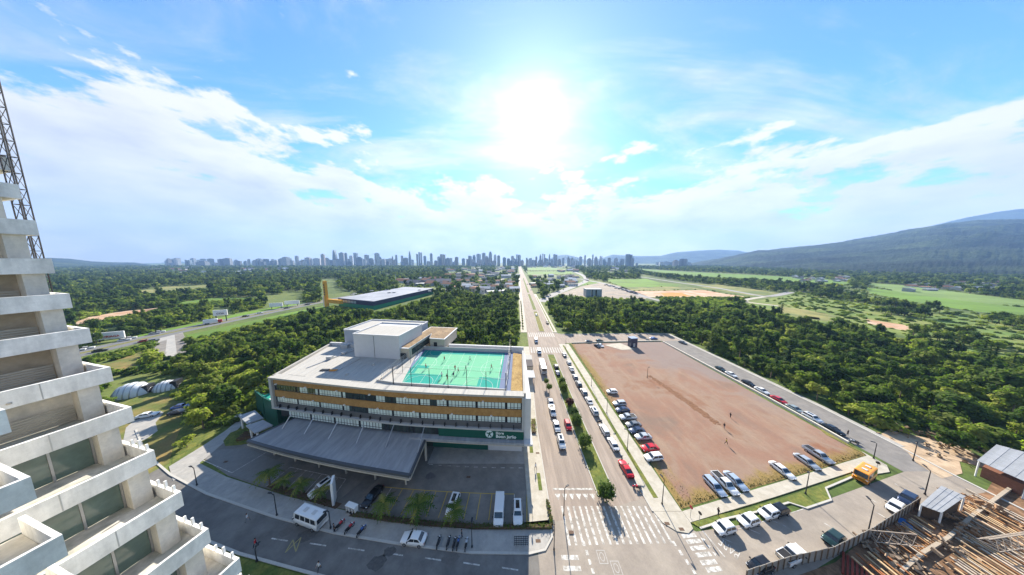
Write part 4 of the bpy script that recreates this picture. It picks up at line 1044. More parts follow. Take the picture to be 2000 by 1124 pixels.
def make_car(kind, col):
    key = (kind, col)
    if key in CARCACHE: return copy_tree(CARCACHE[key])
    s = SPECS[kind]; pm_ = paint(col)
    name = {'pickup': 'pickup_truck', 'van': 'van', 'minibus': 'minibus', 'bus': 'bus'}.get(kind, 'car')
    t = empty(name)
    loft(s['st']).build('body', pm_, t, True)
    bx0, bx1, tx0, tx1, h = s['cab']
    hw = s['W'] / 2
    def zb(x):
        st = s['st']
        for a, b in zip(st, st[1:]):
            if b[0] <= x <= a[0]: return lerp(a[3], b[3], (a[0] - x) / max(1e-6, a[0] - b[0]))
        return st[-1][3]
    wb, wt = hw * 0.93, hw * (0.76 if not s.get('bus') and not s.get('panel') else 0.90)
    B = [Vector((bx0, -wb, zb(bx0) - 0.05)), Vector((bx0, wb, zb(bx0) - 0.05)), Vector((bx1, wb, zb(bx1) - 0.05)), Vector((bx1, -wb, zb(bx1) - 0.05))]
    T = [Vector((tx0, -wt, h - 0.06)), Vector((tx0, wt, h - 0.06)), Vector((tx1, wt, h - 0.06)), Vector((tx1, -wt, h - 0.06))]
    cab = MB()
    cab.add(B + T, [(0, 1, 5, 4), (1, 2, 6, 5), (2, 3, 7, 6), (3, 0, 4, 7)])
    cab.build('cabin', pm_, t)
    rf = MB()
    Ti = [Vector((lerp(p.x, (tx0 + tx1) / 2, 0.12), p.y * 0.82, h)) for p in T]
    rf.add(T + Ti, [(4, 5, 6, 7), (0, 1, 5, 4), (1, 2, 6, 5), (2, 3, 7, 6), (3, 0, 4, 7)])
    rf.build('roof', pm_, t, False)
    def glass(nm, P, splits, v0=0.14, v1=0.9, u0=0.06, u1=0.94):
        n = (P[1] - P[0]).cross(P[3] - P[0]).normalized()
        c = (P[0] + P[2]) / 2
        if n.dot(c - Vector((0, 0, 0.8))) < 0: n = -n
        for k in range(splits):
            a, b = lerp(u0, u1, k / splits), lerp(u0, u1, (k + 1) / splits)
            g = 0.02 if splits > 1 else 0
            vv, ff = quad_panel(P, a + g, b - g, v0, v1, n)
            MB().add(vv, ff).build(nm, M_CGLASS, t)
    glass('windscreen', [B[0], B[1], T[1], T[0]], 1)
    glass('rear_window', [B[3], B[2], T[2], T[3]], 1)
    ns = 6 if kind == 'bus' else 4 if s.get('bus') else 2
    u1 = 0.35 if s.get('panel') else 0.95
    for sgn, (i, j) in ((1, (1, 2)), (-1, (0, 3))):
        glass('side_window', [B[i], B[j], T[j], T[i]], ns if not s.get('panel') else 1, u1=u1)
    if kind in ('suv',) and col == 'white':
        MB().box(tx1 + 0.4, tx0 - 0.35, -wt * 0.55, wt * 0.55, h - 0.01, h + 0.012).build('sunroof', M_CGLASS, t)
    if s.get('bed'):
        MB().box(-2.45, -0.8, -0.76, 0.76, 1.09, 1.15).build('bed_cover', M_TRIM, t)
        for y in (-0.84, 0.84): MB().box(-2.55, -0.75, y - 0.06, y + 0.06, 1.06, 1.2).build('bed_rail', pm_, t)
    if s.get('bus'):
        for x in (h * 0.3, -h * 0.5): MB().box(x - 0.35, x + 0.35, -0.35, 0.35, h - 0.01, h + 0.12).build('roof_hatch', mat('hatch_grey', (0.5, 0.5, 0.5), 0.6), t)
    r = 0.31 if kind in ('sedan', 'hatch', 'wagon', 'coupe') else 0.36 if kind != 'bus' else 0.48
    ty, ri = wheel_meshes(r, 0.22)
    ax = s['L'] * 0.3
    for x in (ax, -ax):
        for y in (-hw + 0.08, hw - 0.08):
            wv = obj('wheel', ty, t, (x, y, r)); obj('rim', ri, wv)
    st = s['st']
    zf, zr, L2 = st[1][3], st[-2][3], s['L'] / 2
    for y in (-1, 1):
        MB().box(L2 - 0.22, L2 - 0.06, y * st[1][1] * 0.82 - 0.15, y * st[1][1] * 0.82 + 0.15, zf - 0.17, zf - 0.04).build('headlight', M_LAMP, t)
        MB().box(-L2 + 0.02, -L2 + 0.2, y * st[-2][1] * 0.84 - 0.1, y * st[-2][1] * 0.84 + 0.1, zr - 0.3, zr - 0.06).build('taillight', M_TAIL, t)
        MB().box(bx0 - 0.35, bx0 - 0.18, y * (hw + 0.08) - 0.1, y * (hw + 0.08) + 0.1, zb(bx0) + 0.02, zb(bx0) + 0.16).build('mirror', M_TRIM, t)
    MB().box(L2 - 0.1, L2 + 0.02, -0.5, 0.5, st[0][2] - 0.02, st[0][2] + 0.12).build('grille', M_TRIM, t)
    MB().box(-L2 - 0.02, -L2 + 0.1, -0.6, 0.6, st[-1][2] - 0.03, st[-1][2] + 0.1).build('rear_bumper', M_TRIM, t)
    MB().box(L2 * -0.7, L2 * 0.7, -hw * 0.85, hw * 0.85, 0.12, 0.3).build('underbody', M_TRIM, t)
    CARCACHE[key] = t
    return t
def car(px, py, kind, col, head, label, group, z=0.0):
    t = make_car(kind, col)
    p = G(px, py)
    t.location = (p[0], p[1], z); t.rotation_euler = (0, 0, R(head))
    cat = {'pickup': 'pickup', 'van': 'van', 'minibus': 'minibus', 'bus': 'bus'}.get(kind, 'car')
    tag(t, label, cat, group)
    return t
gA, gB, gC, gD, gE = 'cars along the avenue kerbs', 'cars parked on the earth lot', 'cars along the service road', 'cars in the school parking court', 'cars by the front street'
CARS = [
 # right kerb of the avenue, far to near
 (1102, 695, 'sedan', 'silver', 91, 'silver car parked farthest along right avenue kerb, by the far zebra', gA), (1111, 711, 'hatch', 'white', 91, 'white hatchback second in the right kerb line from far zebra', gA),
 (1116, 723, 'sedan', 'white', 91, 'white car third in the right kerb line from far zebra', gA), (1123, 739, 'hatch', 'silver', 91, 'silver hatchback fourth in the right kerb line from far zebra', gA),
 (1130, 753, 'suv', 'grey', 91, 'dark grey windowed car fifth in the right kerb line', gA), (1140, 769, 'suv', 'silver', 91, 'silver tall car in the middle of the right kerb line', gA),
 (1150, 786, 'sedan', 'white', 91, 'white sedan just ahead of white tall car in right kerb line', gA), (1160, 806, 'suv', 'white', 91, 'white tall car in right kerb line, followed by a motorcycle', gA),
 (1180, 843, 'wagon', 'white', 91, 'white estate car behind the kerbside motorcycle on the avenue', gA), (1197, 871, 'sedan', 'white', 91, 'white sedan next ahead of red coupe on the avenue', gA),
 (1222, 919, 'coupe', 'red', 92, 'long red coupe nearest in the right avenue kerb line', gA),
 # left carriageway
 (1076, 790, 'sedan', 'white', -90, 'white car far in left avenue kerb line beyond silver ones', gA), (1079, 807, 'pickup', 'silver', -90, 'silver pickup in left avenue kerb line under small trees', gA),
 (1087, 836, 'sedan', 'silver', -90, 'silver sedan second nearest in left avenue kerb line', gA), (1096, 868, 'suv', 'white', -90, 'white tall car nearest in left avenue kerb line', gA),
 (1109, 834, 'hatch', 'red', -90, 'red hatchback driving towards us beside the median', 'cars driving on the avenue'),
 (1060, 722, 'bus', 'white', -90, 'white coach stopped at left avenue kerb beside school', 'coaches at the school kerb'), (1053, 690, 'van', 'white', -90, 'white van behind the coach at left avenue kerb', gA),
 (1047, 668, 'van', 'white', -90, 'white van with red load waiting at far zebra', gA),
 (1086, 719, 'suv', 'black', 90, 'black car parked on the median grass, farther one', gA), (1089, 731, 'sedan', 'navy', 90, 'dark blue car parked on the median grass, nearer one', gA),
 (1069, 632, 'pickup', 'black', 90, 'dark pickup driving away beyond the far zebra', 'cars driving on the avenue'), (1047.5, 617, 'hatch', 'white', -90, 'white car far up the avenue by the median', 'cars driving on the avenue'),
 # side street at the top of the lot
 (1150, 669, 'sedan', 'black', 5, 'black car parked on side street behind earth lot, left one', gC), (1171, 668, 'suv', 'green', 5, 'dark tall car on side street behind the white car', gC),
 (1166, 678, 'sedan', 'black', -75, 'black car nosed into far edge of earth lot', gB), (1173, 677, 'sedan', 'white', -75, 'white car nosed into far edge of earth lot', gB),
 (1277, 663, 'sedan', 'blue', 5, 'blue car in shade at far end of side street', gC), (1333, 671, 'sedan', 'grey', -70, 'grey car at top of the service road', gC),
 # left row on the lot
 (1195, 768, 'hatch', 'white', 180, 'white hatchback standing alone on earth lot', gB), (1210, 792, 'suv', 'silver', 184, 'silver car heading the tight row on earth lot', gB),
 (1216, 804, 'sedan', 'navy', 184, 'navy car second in tight row on earth lot', gB), (1226, 819, 'pickup', 'silver', 184, 'silver pickup third in tight row on earth lot', gB),
 (1237, 833, 'sedan', 'grey', 184, 'dark grey car fourth in tight row on earth lot', gB), (1244, 845, 'sedan', 'navy', 184, 'navy car with its row neighbours both sides, fifth on lot', gB),
 (1256, 857, 'sedan', 'silver', 184, 'silver car just behind the red one on earth lot', gB), (1269, 879, 'sedan', 'red', 184, 'red rounded car second nearest in earth lot row', gB),
 (1276, 897, 'wagon', 'white', 186, 'white estate car nearest in earth lot row', gB),
 # front of the lot
 (1395, 954, 'wagon', 'paleblue', -86, 'pale blue estate car, left of the front trio on earth lot', gB), (1415, 949, 'pickup', 'white', -86, 'white pickup with dark bed in front trio on earth lot', gB),
 (1436, 944, 'sedan', 'paleblue', -84, 'pale blue sedan, right of the front trio on earth lot', gB), (1527, 923, 'sedan', 'white', -86, 'white sedan alone near lot pavement', gB),
 (1575, 906, 'sedan', 'silver', -88, 'silver sedan beside silver pickup at lot corner', gB), (1597, 893, 'pickup', 'silver', -88, 'silver pickup at right corner of earth lot', gB),
 # service road
 (1407, 723, 'sedan', 'green', -90, 'dark green car farthest in the service road line', gC), (1428, 734, 'sedan', 'white', -90, 'white car second from far end of service road line', gC),
 (1461, 751, 'sedan', 'black', -90, 'black car between two white ones on service road', gC), (1488, 766, 'sedan', 'white', -90, 'white car just beyond the red one on service road', gC),
 (1521, 784, 'sedan', 'red', -90, 'red car parked on service road', gC), (1552, 802, 'sedan', 'sage', -90, 'greenish grey car next to red one on service road', gC),
 (1586, 820, 'suv', 'white', -90, 'white tall car near end of service road line', gC), (1626, 842, 'sedan', 'black', -90, 'black sedan nearest in service road line', gC),
 # school court
 (885, 992, 'suv', 'white', -97, 'white tall car with dark sunroof parked amid school bays', gD), (975, 1003, 'van', 'white', -91, 'long white van parked in school bays', gD),
 (1011, 1006, 'suv', 'white', -90, 'white car with glass roof right of the van in school bays', gD), (728, 974, 'sedan', 'black', -104, 'black sedan near entrance lane of school court', gD),
 (628, 958, 'suv', 'white', -117, 'white tall car behind the totem sign', gD),
 (607, 1021, 'minibus', 'white', 166, 'white minibus parked at street bay below totem', 'minibuses'), (809, 1057, 'sedan', 'white', 175, 'white sedan parked in street bay under palms', gE),
 # front street on the right
 (1414, 1037, 'hatch', 'white', 190, 'white car nearest the zebra by lot verge', gE), (1461, 1022, 'hatch', 'white', 192, 'white hatchback second along the lot verge', gE),
 (1501, 1007, 'hatch', 'white', 192, 'white car overlapping a black one by lot verge', gE), (1519, 1002, 'hatch', 'black', 192, 'black car hidden behind a white one by lot verge', gE),
 (1627, 1058, 'hatch', 'green', 196, 'dark green hatchback beside board fence', gE), (1547, 1090, 'pickup', 'white', 14, 'white pickup with open black bed by board fence', gE),
 (1484, 1112, 'hatch', 'black', 192, 'black car nearest us by the board fence', gE),
 (1748, 996, 'hatch', 'white', 200, 'white hatchback by tin shed', gE), (1772, 981, 'suv', 'navy', 200, 'dark blue car beside tin shed', gE),
 (1687, 935, 'minibus', 'orange', 200, 'orange school minibus turning by the kerb', 'minibuses'),
 # left
 (468, 819, 'sedan', 'silver', 48, 'silver car on driveway left of school', 'cars left of the school'), (355, 797, 'sedan', 'blue', 20, 'blue car on shaded lawn under trees', 'cars left of the school'),
 (349, 808, 'sedan', 'black', 20, 'black car on lawn in front of blue one', 'cars left of the school'), (289, 814, 'sedan', 'white', 25, 'white car on the garden drive', 'cars left of the school'),
]
seen = {}
for c in CARS:
    car(*c)
# the minibus in orange is short
for o in [o for o in COL.objects if o.get('label', '').startswith('orange school')]: o.scale = (0.9, 1.0, 1.0)

# motorcycles
def make_moto(col):
    t = empty('motorcycle')
    ty, ri = wheel_meshes(0.3, 0.12)
    for x in (0.65, -0.65):
        wv = obj('wheel', ty, t, (x, 0, 0.3)); obj('rim', ri, wv)
    b = MB(); b.bar((0.65, 0, 0.35), (0.35, 0, 0.95), 0.1); b.bar((-0.65, 0, 0.3), (0.2, 0, 0.5), 0.12); b.box(-0.3, 0.25, -0.14, 0.14, 0.28, 0.6)
    b.build('frame', M_TRIM, t)
    MB().box(-0.05, 0.42, -0.17, 0.17, 0.62, 0.88).build('tank', paint(col), t)
    MB().box(-0.75, -0.03, -0.14, 0.14, 0.68, 0.8).build('seat', M_TRIM, t)
    MB().bar((0.36, -0.38, 1.0), (0.36, 0.38, 1.0), 0.05).build('handlebar', M_TRIM, t)
    MB().box(0.42, 0.55, -0.1, 0.1, 0.78, 0.95).build('headlight', M_LAMP, t)
    MB().box(0.45, 0.95, -0.09, 0.09, 0.6, 0.64).build('mudguard', paint(col), t)
    return t
MC = {}
for px, py, col, hd, lb in ((664, 1030, 'red', 70, 'red motorcycle right beside the minibus'), (683, 1036, 'red', 68, 'red motorcycle between the other red one and the blue one'),
        (706, 1042, 'blue', 70, 'blue motorcycle in the street bay'), (857, 1064, 'black', 82, 'black motorcycle next to the white street sedan'), (876, 1065, 'black', 82, 'black motorcycle second from the street sedan'),
        (887.5, 1067, 'black', 85, 'black motorcycle third from street sedan, beside blue scooter'), (895, 1066, 'blue', 85, 'pale blue scooter in street bay'), (911, 1068, 'silver', 85, 'silver motorcycle by lamp post at end of street bay'),
        (1171, 826, 'black', 20, 'dark motorcycle standing behind white tall car on avenue'), (1214, 899, 'black', 60, 'dark motorcycle just ahead of the red coupe'), (1244, 955, 'red', 170, 'red motorcycle at avenue kerb before the zebra'),
        (1667, 866, 'silver', 150, 'silver motorcycle at near end of service road')):
    if col not in MC: t = MC[col] = make_moto(col)
    else: t = copy_tree(MC[col])
    p = G(px, py); t.location = (*p, 0.1 if py > 1020 and px < 920 else 0.01); t.rotation_euler = (0, 0, R(hd))
    tag(t, lb, 'motorcycle', 'parked motorcycles')

# ------------------------------------------------------------------ people
M_SKIN = mat('skin', (0.40, 0.23, 0.16), 0.6)
M_HAIR = mat('hair', (0.03, 0.02, 0.015), 0.8)
def person_mesh(shirt, legs, pose):
    """one continuous body grown from joints with radii (skin modifier), coloured by height"""
    st_ = {'stand': 0.06, 'walk': 0.24, 'run': 0.36}[pose]
    arm = {'stand': 0.05, 'walk': 0.2, 'run': 0.3}[pose]
    J = [(0, 0, 0.95, .13), (0, 0, 1.15, .12), (0, 0, 1.38, .14), (0, 0, 1.5, .055), (0.02, 0, 1.63, .095), (0.02, 0, 1.74, .06)]
    E_ = [(0, 1), (1, 2), (2, 3), (3, 4), (4, 5)]
    for s in (-1, 1):
        k = len(J)
        J += [(0, s * .1, .9, .09), (s * st_ * .7 + .05, s * .1, .5, .062), (s * st_ - (.12 if pose != 'stand' and s < 0 else 0), s * .1, .09, .042), (s * st_ + .13 - (.1 if pose != 'stand' and s < 0 else 0), s * .11, .045, .035)]
        E_ += [(0, k), (k, k + 1), (k + 1, k + 2), (k + 2, k + 3)]
        k = len(J)
        J += [(0, s * .19, 1.40, .055), (-s * arm * .6, s * .24, 1.13, .042), (-s * arm + .1, s * .24, .9, .032), (-s * arm + .15, s * .24, .8, .03)]
        E_ += [(2, k), (k, k + 1), (k + 1, k + 2), (k + 2, k + 3)]
    me = bpy.data.meshes.new('person_skeleton')
    me.from_pydata([j[:3] for j in J], E_, [])
    o = bpy.data.objects.new('person_skeleton', me)
    COL.objects.link(o)
    o.modifiers.new('skin', 'SKIN')
    sv = me.skin_vertices[0].data if me.skin_vertices else None
    if sv is None:
        bm = bmesh.new(); bm.from_mesh(me); bm.verts.layers.skin.verify(); bm.to_mesh(me); bm.free()
        sv = me.skin_vertices[0].data
    for i, j in enumerate(J):
        sv[i].radius = (j[3], j[3]); sv[i].use_root = (i == 0)
    o.modifiers.new('sub', 'SUBSURF').levels = 1
    dg = bpy.context.evaluated_depsgraph_get()
    r = bpy.data.meshes.new_from_object(o.evaluated_get(dg))
    bpy.data.objects.remove(o)
    r.name = 'person'
    r.materials.clear()
    for m in (M_SKIN, shirt, legs, M_TRIM): r.materials.append(m)
    for p in r.polygons:
        c = p.center
        p.material_index = 3 if c.z < 0.1 else 2 if c.z < 0.95 and abs(c.y) < 0.21 else 1 if 0.9 < c.z < 1.47 and not (abs(c.y) > .2 and c.z < 1.12) else 0
        p.use_smooth = True
    return r
hair_me = bpy.data.meshes.new('hair')
bm = bmesh.new(); bmesh.ops.create_icosphere(bm, subdivisions=2, radius=0.115)
for v_ in bm.verts: v_.co.x -= 0.025; v_.co.z *= 0.9
bmesh.ops.delete(bm, geom=[v_ for v_ in bm.verts if v_.co.z < -0.02 and v_.co.x > 0.0], context='VERTS')
bm.to_mesh(hair_me); bm.free(); hair_me.materials.append(M_HAIR)
CL = dict(red=mat('cloth_red', (0.45, 0.03, 0.04), 0.9), white=mat('cloth_white', (0.65, 0.65, 0.65), 0.9), black=mat('cloth_black', (0.02, 0.02, 0.022), 0.9), navy=mat('cloth_navy', (0.02, 0.03, 0.08), 0.9), yellow=mat('cloth_yellow', (0.5, 0.4, 0.05), 0.9), grey=mat('cloth_grey', (0.2, 0.2, 0.2), 0.9))
PC = {}
def person(xy, z, shirt, legs, pose, head, label, group):
    k = (shirt, legs, pose)
    if k not in PC: PC[k] = person_mesh(CL[shirt], CL[legs], pose)
    t = obj('person', PC[k], None, (xy[0], xy[1], z), R(head))
    obj('hair', hair_me, t, (0.01, 0, 1.70))
    tag(t, label, 'person', group)
for px, py, sh, lg, ps, hd, lb in ((832, 721, 'red', 'black', 'walk', 30, 'person in red shirt near left side of rooftop court'), (868, 706, 'red', 'navy', 'walk', -40, 'person in red at back left of rooftop court'),
        (918, 706, 'white', 'black', 'run', 200, 'person in white at back of rooftop court'), (889, 724, 'red', 'black', 'run', 100, 'person in red standing left of middle pair on court'),
        (895, 729, 'red', 'black', 'walk', 10, 'person in red and black in middle of rooftop court'), (910, 725, 'black', 'black', 'walk', 160, 'person in black at court centre beside net post'),
        (960, 722, 'red', 'black', 'run', 190, 'person in red alone on right part of court'), (863, 738, 'white', 'black', 'stand', 80, 'person in white near front left of court'),
        (873, 742, 'black', 'red', 'walk', 60, 'person in black at front middle of court'), (886, 738, 'navy', 'black', 'walk', 120, 'person in navy right of the front middle player')):
    person(G(px, py, 17.07), 17.07, sh, lg, ps, hd, lb, 'players on the rooftop court')
for px, py, sh, lg, ps, hd, lb in ((500, 1070, 'red', 'black', 'walk', 200, 'pedestrian in red crossing the dark street'), (484, 1020, 'white', 'grey', 'walk', 30, 'pedestrian in white far along dark street'), (624, 1116, 'white', 'black', 'walk', 250, 'pedestrian in white and black nearest on dark street'),
        (1426, 817, 'black', 'black', 'stand', 0, 'person in black farthest on open earth lot'), (1414, 838, 'black', 'grey', 'walk', 40, 'person in black and grey by end of the spoil ridge'), (1418, 869, 'yellow', 'black', 'walk', 300, 'person with yellow top on open earth lot'),
        (1655, 852, 'black', 'black', 'stand', 90, 'person in black beside motorcycle at service road'), (1402, 1008, 'black', 'black', 'stand', 0, 'person in black on verge behind white car'), (1046, 918, 'white', 'navy', 'walk', -60, 'person in white walking on school forecourt'),
        (653, 1040, 'black', 'black', 'stand', 30, 'person in black beside the red motorcycle'), (902, 1052, 'black', 'navy', 'stand', 10, 'person in black among the parked motorcycles'), (1067, 716, 'red', 'black', 'stand', 0, 'person in red beside the coach')):
    person(G(px, py), 0.12, sh, lg, ps, hd, lb, 'pedestrians')

# ------------------------------------------------------------------ street furniture
def lamp_post(px, py, h, arm, head, label, z=0.1):
    p = G(px, py)
    t = empty('street_lamp', (*p, z), R(head), label, 'street lamp', 'street lamps')
    MB().cyl((0, 0, 0), (0, 0, h), 0.09, 0.055, n=8).build('pole', M_DARK, t)
    MB().bar((0, 0, h), (arm, 0, h + 0.25), 0.09).build('arm', M_DARK, t)
    MB().box(arm - 0.1, arm + 0.55, -0.14, 0.14, h + 0.2, h + 0.32).build('lamp_head', M_DARK, t)
    MB().cyl((0, 0, 0), (0, 0, 0.3), 0.16, n=8).build('base', M_DARK, t)
for a in ((385, 949, 4.3, 0.7, 170, 'black lamp post at left end of school pavement'), (541, 1008, 4.6, 0.8, 170, 'black lamp post on pavement left of minibus'), (1101, 1008, 6.0, 0.5, 30, 'tall black lamp post in planter at avenue corner'),
          (1293, 986, 5.6, 0.5, 100, 'tall black lamp post at right avenue footway corner'), (1225, 880, 5.6, 0.5, 160, 'lamp post beside earth lot row of cars'), (1694, 1046, 6.2, 1.0, 60, 'curved lamp post by board fence'),
          (1806, 967, 5.6, 1.0, 60, 'lamp post at kerb end beside tin shed'), (1706, 897, 4.2, 0.4, 150, 'short lamp post on corner pavement'), (1783, 901, 5.2, 0.4, 200, 'wooden looking post at service road bend'),
          (1573, 966, 5.2, 0.3, 200, 'slim lamp post on the lawn bulge'), (922, 1070, 4.6, 0.3, 90, 'lamp post at end of motorcycle bay'), (1082, 1075, 4.4, 0.4, 90, 'lamp post at foreground pavement corner'),
          (1185, 808, 5.0, 0.4, 180, 'slim lamp post on right footway near middle'), (1155, 755, 5.0, 0.4, 180, 'slim lamp post on right footway, farther up'), (1105, 683, 6.5, 0.4, 180, 'lamp post at far corner of earth lot'), (1264, 738, 4.4, 0.3, 0, 'thin lone post standing on earth lot'),
          (646, 1033, 3.6, 0.3, 200, 'lamp post just right of the minibus'), (502, 1098, 2.4, 0.3, 100, 'short lamp with white globe on near kerb')):
    lamp_post(*a)
# totem sign
p0, p1 = G(662, 978), G(645, 982)
tt = empty('totem_sign', ((p0[0] + p1[0]) / 2, (p0[1] + p1[1]) / 2, 0), R(-62), 'white totem sign with dark ring and vertical letters', 'sign')
MB().box(-1.05, 1.05, -0.2, 0.2, 0, 5.2).build('panel', M_WPAINT, tt)
ring = MB(); n = 20
ov = [(0.42 * math.cos(6.2832 * t / n), 0.42 * math.sin(6.2832 * t / n)) for t in range(n + 1)]
for a, b in zip(ov, ov[1:]): ring.bar((a[0] - 0.2, -0.22, a[1] + 4.3), (b[0] - 0.2, -0.22, b[1] + 4.3), 0.05, 0.2)
ring.build('ring_logo', M_TRIM, tt)
me = text_mesh('VOLLARS', 0.72, M_TRIM, 0.02, bold=True)
o = obj('lettering', me, tt, (0.25, -0.225, 3.6)); o.rotation_euler = (R(90), R(90), 0)
# gas meter cabinet
p = G(688, 1000)
t = empty('utility_cabinet', (*p, 0), R(-15), 'white framed utility cabinet beside entrance lane', 'cabinet')
MB().box(-1.2, 1.2, -0.45, 0.45, 1.45, 1.6).build('roof', M_WPAINT, t)
for x in (-1.1, -0.4, 0.4, 1.1): MB().box(x - 0.06, x + 0.06, -0.35, 0.35, 0.12, 1.45).build('post', M_WPAINT, t)
MB().box(-1.15, 1.15, 0.3, 0.4, 0.12, 1.4).build('back_panel', M_WALLG, t)
MB().box(-1.2, 1.2, -0.45, 0.45, 0, 0.12).build('base', M_CONC, t)
# steel fence grid at the street
p = G(1019, 1080)
t = empty('steel_railing', (p[0] - 0.1, p[1] + 0.9, 0.05), 0, 'black steel grid railing at the pavement edge', 'railing')
for i in range(7): MB().box(-1.2 + i * 0.4, -1.14 + i * 0.4, -0.02, 0.04, 0, 2.0).build('bar', M_DARK, t)
for i in range(5): MB().box(-1.2, 1.26, -0.03, 0.05, 0.3 + i * 0.4, 0.35 + i * 0.4).build('rail', M_DARK, t)
# road signs
for px, py, lb, c_ in ((1348, 1012, 'small round red road sign at lot corner', 'red'), (1365, 1024, 'small dark road sign post by verge', 'black'), (1711, 922, 'green street name sign at corner kerb', 'green'), (1040, 1010, 'grey waste post near disabled bay', 'silver')):
    p = G(px, py); t = empty('road_sign', (*p, 0.1), R(200), lb, 'sign')
    MB().cyl((0, 0, 0), (0, 0, 2.3), 0.04, n=6).build('post', M_STEEL, t)
    MB().cyl((0, 0, 2.3), (0.04, 0, 2.3), 0.32, n=14).build('plate', paint(c_), t)
# blue portable cabin and guard structures beside the school
p = G(1235, 677)
t = empty('site_cabin', (*p, 0), R(8), 'blue upright cabin at far edge of earth lot', 'cabin')
MB().box(-2.0, 2.0, -1.5, 1.5, 0.15, 5.2).build('body', paint('navy'), t); MB().box(-2.2, 2.2, -1.7, 1.7, 5.2, 5.5).build('roof', mat('cabin_roof', (0.2, 0.27, 0.4), 0.6), t); MB().box(-0.6, 0.6, -1.56, -1.5, 0.2, 2.4).build('door', M_WALLG, t)
t = empty('gate_house', (7.0, 88, 0), 0, 'small gate house with flat roofs between school and avenue', 'gate house')
MB().box(-1.6, 2.2, 4, 14, 0, 4.0).build('wall', M_BEIGE, t); MB().box(-1.9, 2.5, 10, 15, 4.0, 4.3).build('white_roof', M_ROOFW, t); MB().box(-1.7, 2.3, 3.7, 9.9, 4.0, 4.25).build('dark_roof', mat('dark_roof', (0.09, 0.08, 0.08), 0.9, var=0.3, scale=1), t)
MB().box(-1.7, 2.4, -4, 2.0, 2.9, 3.2).build('awning', M_ROOFD, t)
for x in (-1.5, 2.2):
    for y in (-3.7, 1.8): MB().cyl((x, y, 0), (x, y, 2.9), 0.08, n=6).build('post', M_STEEL, t)
# screen fence behind the school
t = empty('screen_fence', (-10, 104, 0), 0, 'tall grey mesh screen fence in front of trees behind school', 'fence')
for i in range(14): MB().cyl((-22 + i * 2.9, 0.0, 0), (-22 + i * 2.9, 0.0, 5.2), 0.07, n=6).build('post', M_DARK, t)
for i in range(13): MB().box(-21.9 + i * 2.9, -19.2 + i * 2.9, -0.03, 0.03, 0.2, 5.0).build('panel', mat('screen_cloth', (0.05, 0.05, 0.05), 0.9, alpha=0.75), t)
struct(MB().sheet([(-30, 83), (6, 79.5), (7, 103.5), (-30, 104)], 0.02).build('earth_yard', M_ROOFB))
POLY_CLEAR.append([(-32, 80), (9, 78), (9, 106), (-32, 106)])

# ------------------------------------------------------------------ bottom right: board fence, yard, sheds, timber
fp = GP([(1455, 1135), (1540, 1107), (1625, 1088), (1700, 1050), (1745, 1020), (1795, 988)])
t = empty('board_fence', (0, 0, 0), 0, 'grey board fence between front street and timber yard', 'fence')
for a, b in zip(fp, fp[1:]):
    A, B = Vector(a), Vector(b); k = max(2, int((B - A).length / 1.25))
    for i in range(k):
        p, q = A.lerp(B, i / k), A.lerp(B, (i + 0.96) / k)
        MB().bar((p.x, p.y, 1.0), (q.x, q.y, 1.0), 0.06, 2.0 + 0.1 * (i % 2)).build('board', mat('weathered_board', (0.27, 0.25, 0.22), 0.9, var=0.25, scale=1.5, rnd=0.2), t)
        MB().bar((p.x, p.y - 0.1, 0), (p.x, p.y - 0.1, 2.1), 0.1).build('post', M_TRUNK, t)
struct(MB().sheet([(39, 28.2), (54, 31), (66, 34.8), (83.6, 39.6), (103, 42.2), (125, 50), (150, 30), (60, 10), (40, 20)], 0.016).build('yard_ground', mat('yard_soil', (0.15, 0.085, 0.045), 0.95, var=0.35, scale=0.4, col2=(0.26, 0.15, 0.085), fine=0.25)))
struct(MB().prism([(104, 52), (112, 50), (118, 46), (122, 55), (112, 60), (106, 58)], -0.02, 0.05).build('sandy_patch', M_SAND))
def shed(name, label, poly, z0, z1, wallc, roofc, wallh):
    c = sum((Vector(p) for p in poly), Vector((0, 0))) / 4
    t = empty(name, (c.x, c.y, 0), 0, label, 'shed')
    pp = [(p[0] - c.x, p[1] - c.y) for p in poly]
    v = [(*pp[0], z0), (*pp[1], z0), (*pp[2], z1), (*pp[3], z1)]
    n_ = 8
    a, b, d_, e = [Vector(x) for x in v]
    for i in range(n_):
        q = [a.lerp(b, i / n_), a.lerp(b, (i + 0.985) / n_), e.lerp(d_, (i + 0.985) / n_), e.lerp(d_, i / n_)]
        up = Vector((0, 0, 0.05 + 0.03 * (i % 2)))
        MB().add([x for x in q] + [x + up for x in q], [(4, 5, 6, 7), (0, 3, 2, 1), (0, 1, 5, 4), (1, 2, 6, 5), (2, 3, 7, 6), (3, 0, 4, 7)]).build('roof_sheet', roofc, t)
    for q in v: MB().cyl((q[0] * 0.93, q[1] * 0.93, 0), (q[0] * 0.93, q[1] * 0.93, min(z0, z1) - 0.02), 0.12, n=6).build('post', M_WPAINT, t)
    if wallh:
        wl_ = MB(); ip = [(p[0] * 0.8, p[1] * 0.8) for p in pp]; wl_.prism(ip, 0, wallh); wl_.build('wall', wallc, t)
M_TIN = mat('tin_roof', (0.30, 0.31, 0.325), 0.65, metal=0.1, var=0.15, scale=0.4, rnd=0.1)
shed('open_shed', 'open shed with pale metal roof and brick back wall at right edge', GP([(1908, 900), (2010, 945), (2060, 905), (1945, 873)], 4), 4.0, 4.6, mat('brick_wall', (0.20, 0.09, 0.055), 0.9, var=0.25, scale=1), M_TIN, 2.6)
shed('tin_shed', 'low tin roofed shed beside board fence', GP([(1797, 985), (1840, 1001), (1886, 972), (1838, 951)], 3), 2.8, 3.2, M_SOIL, M_TIN, 2.4)
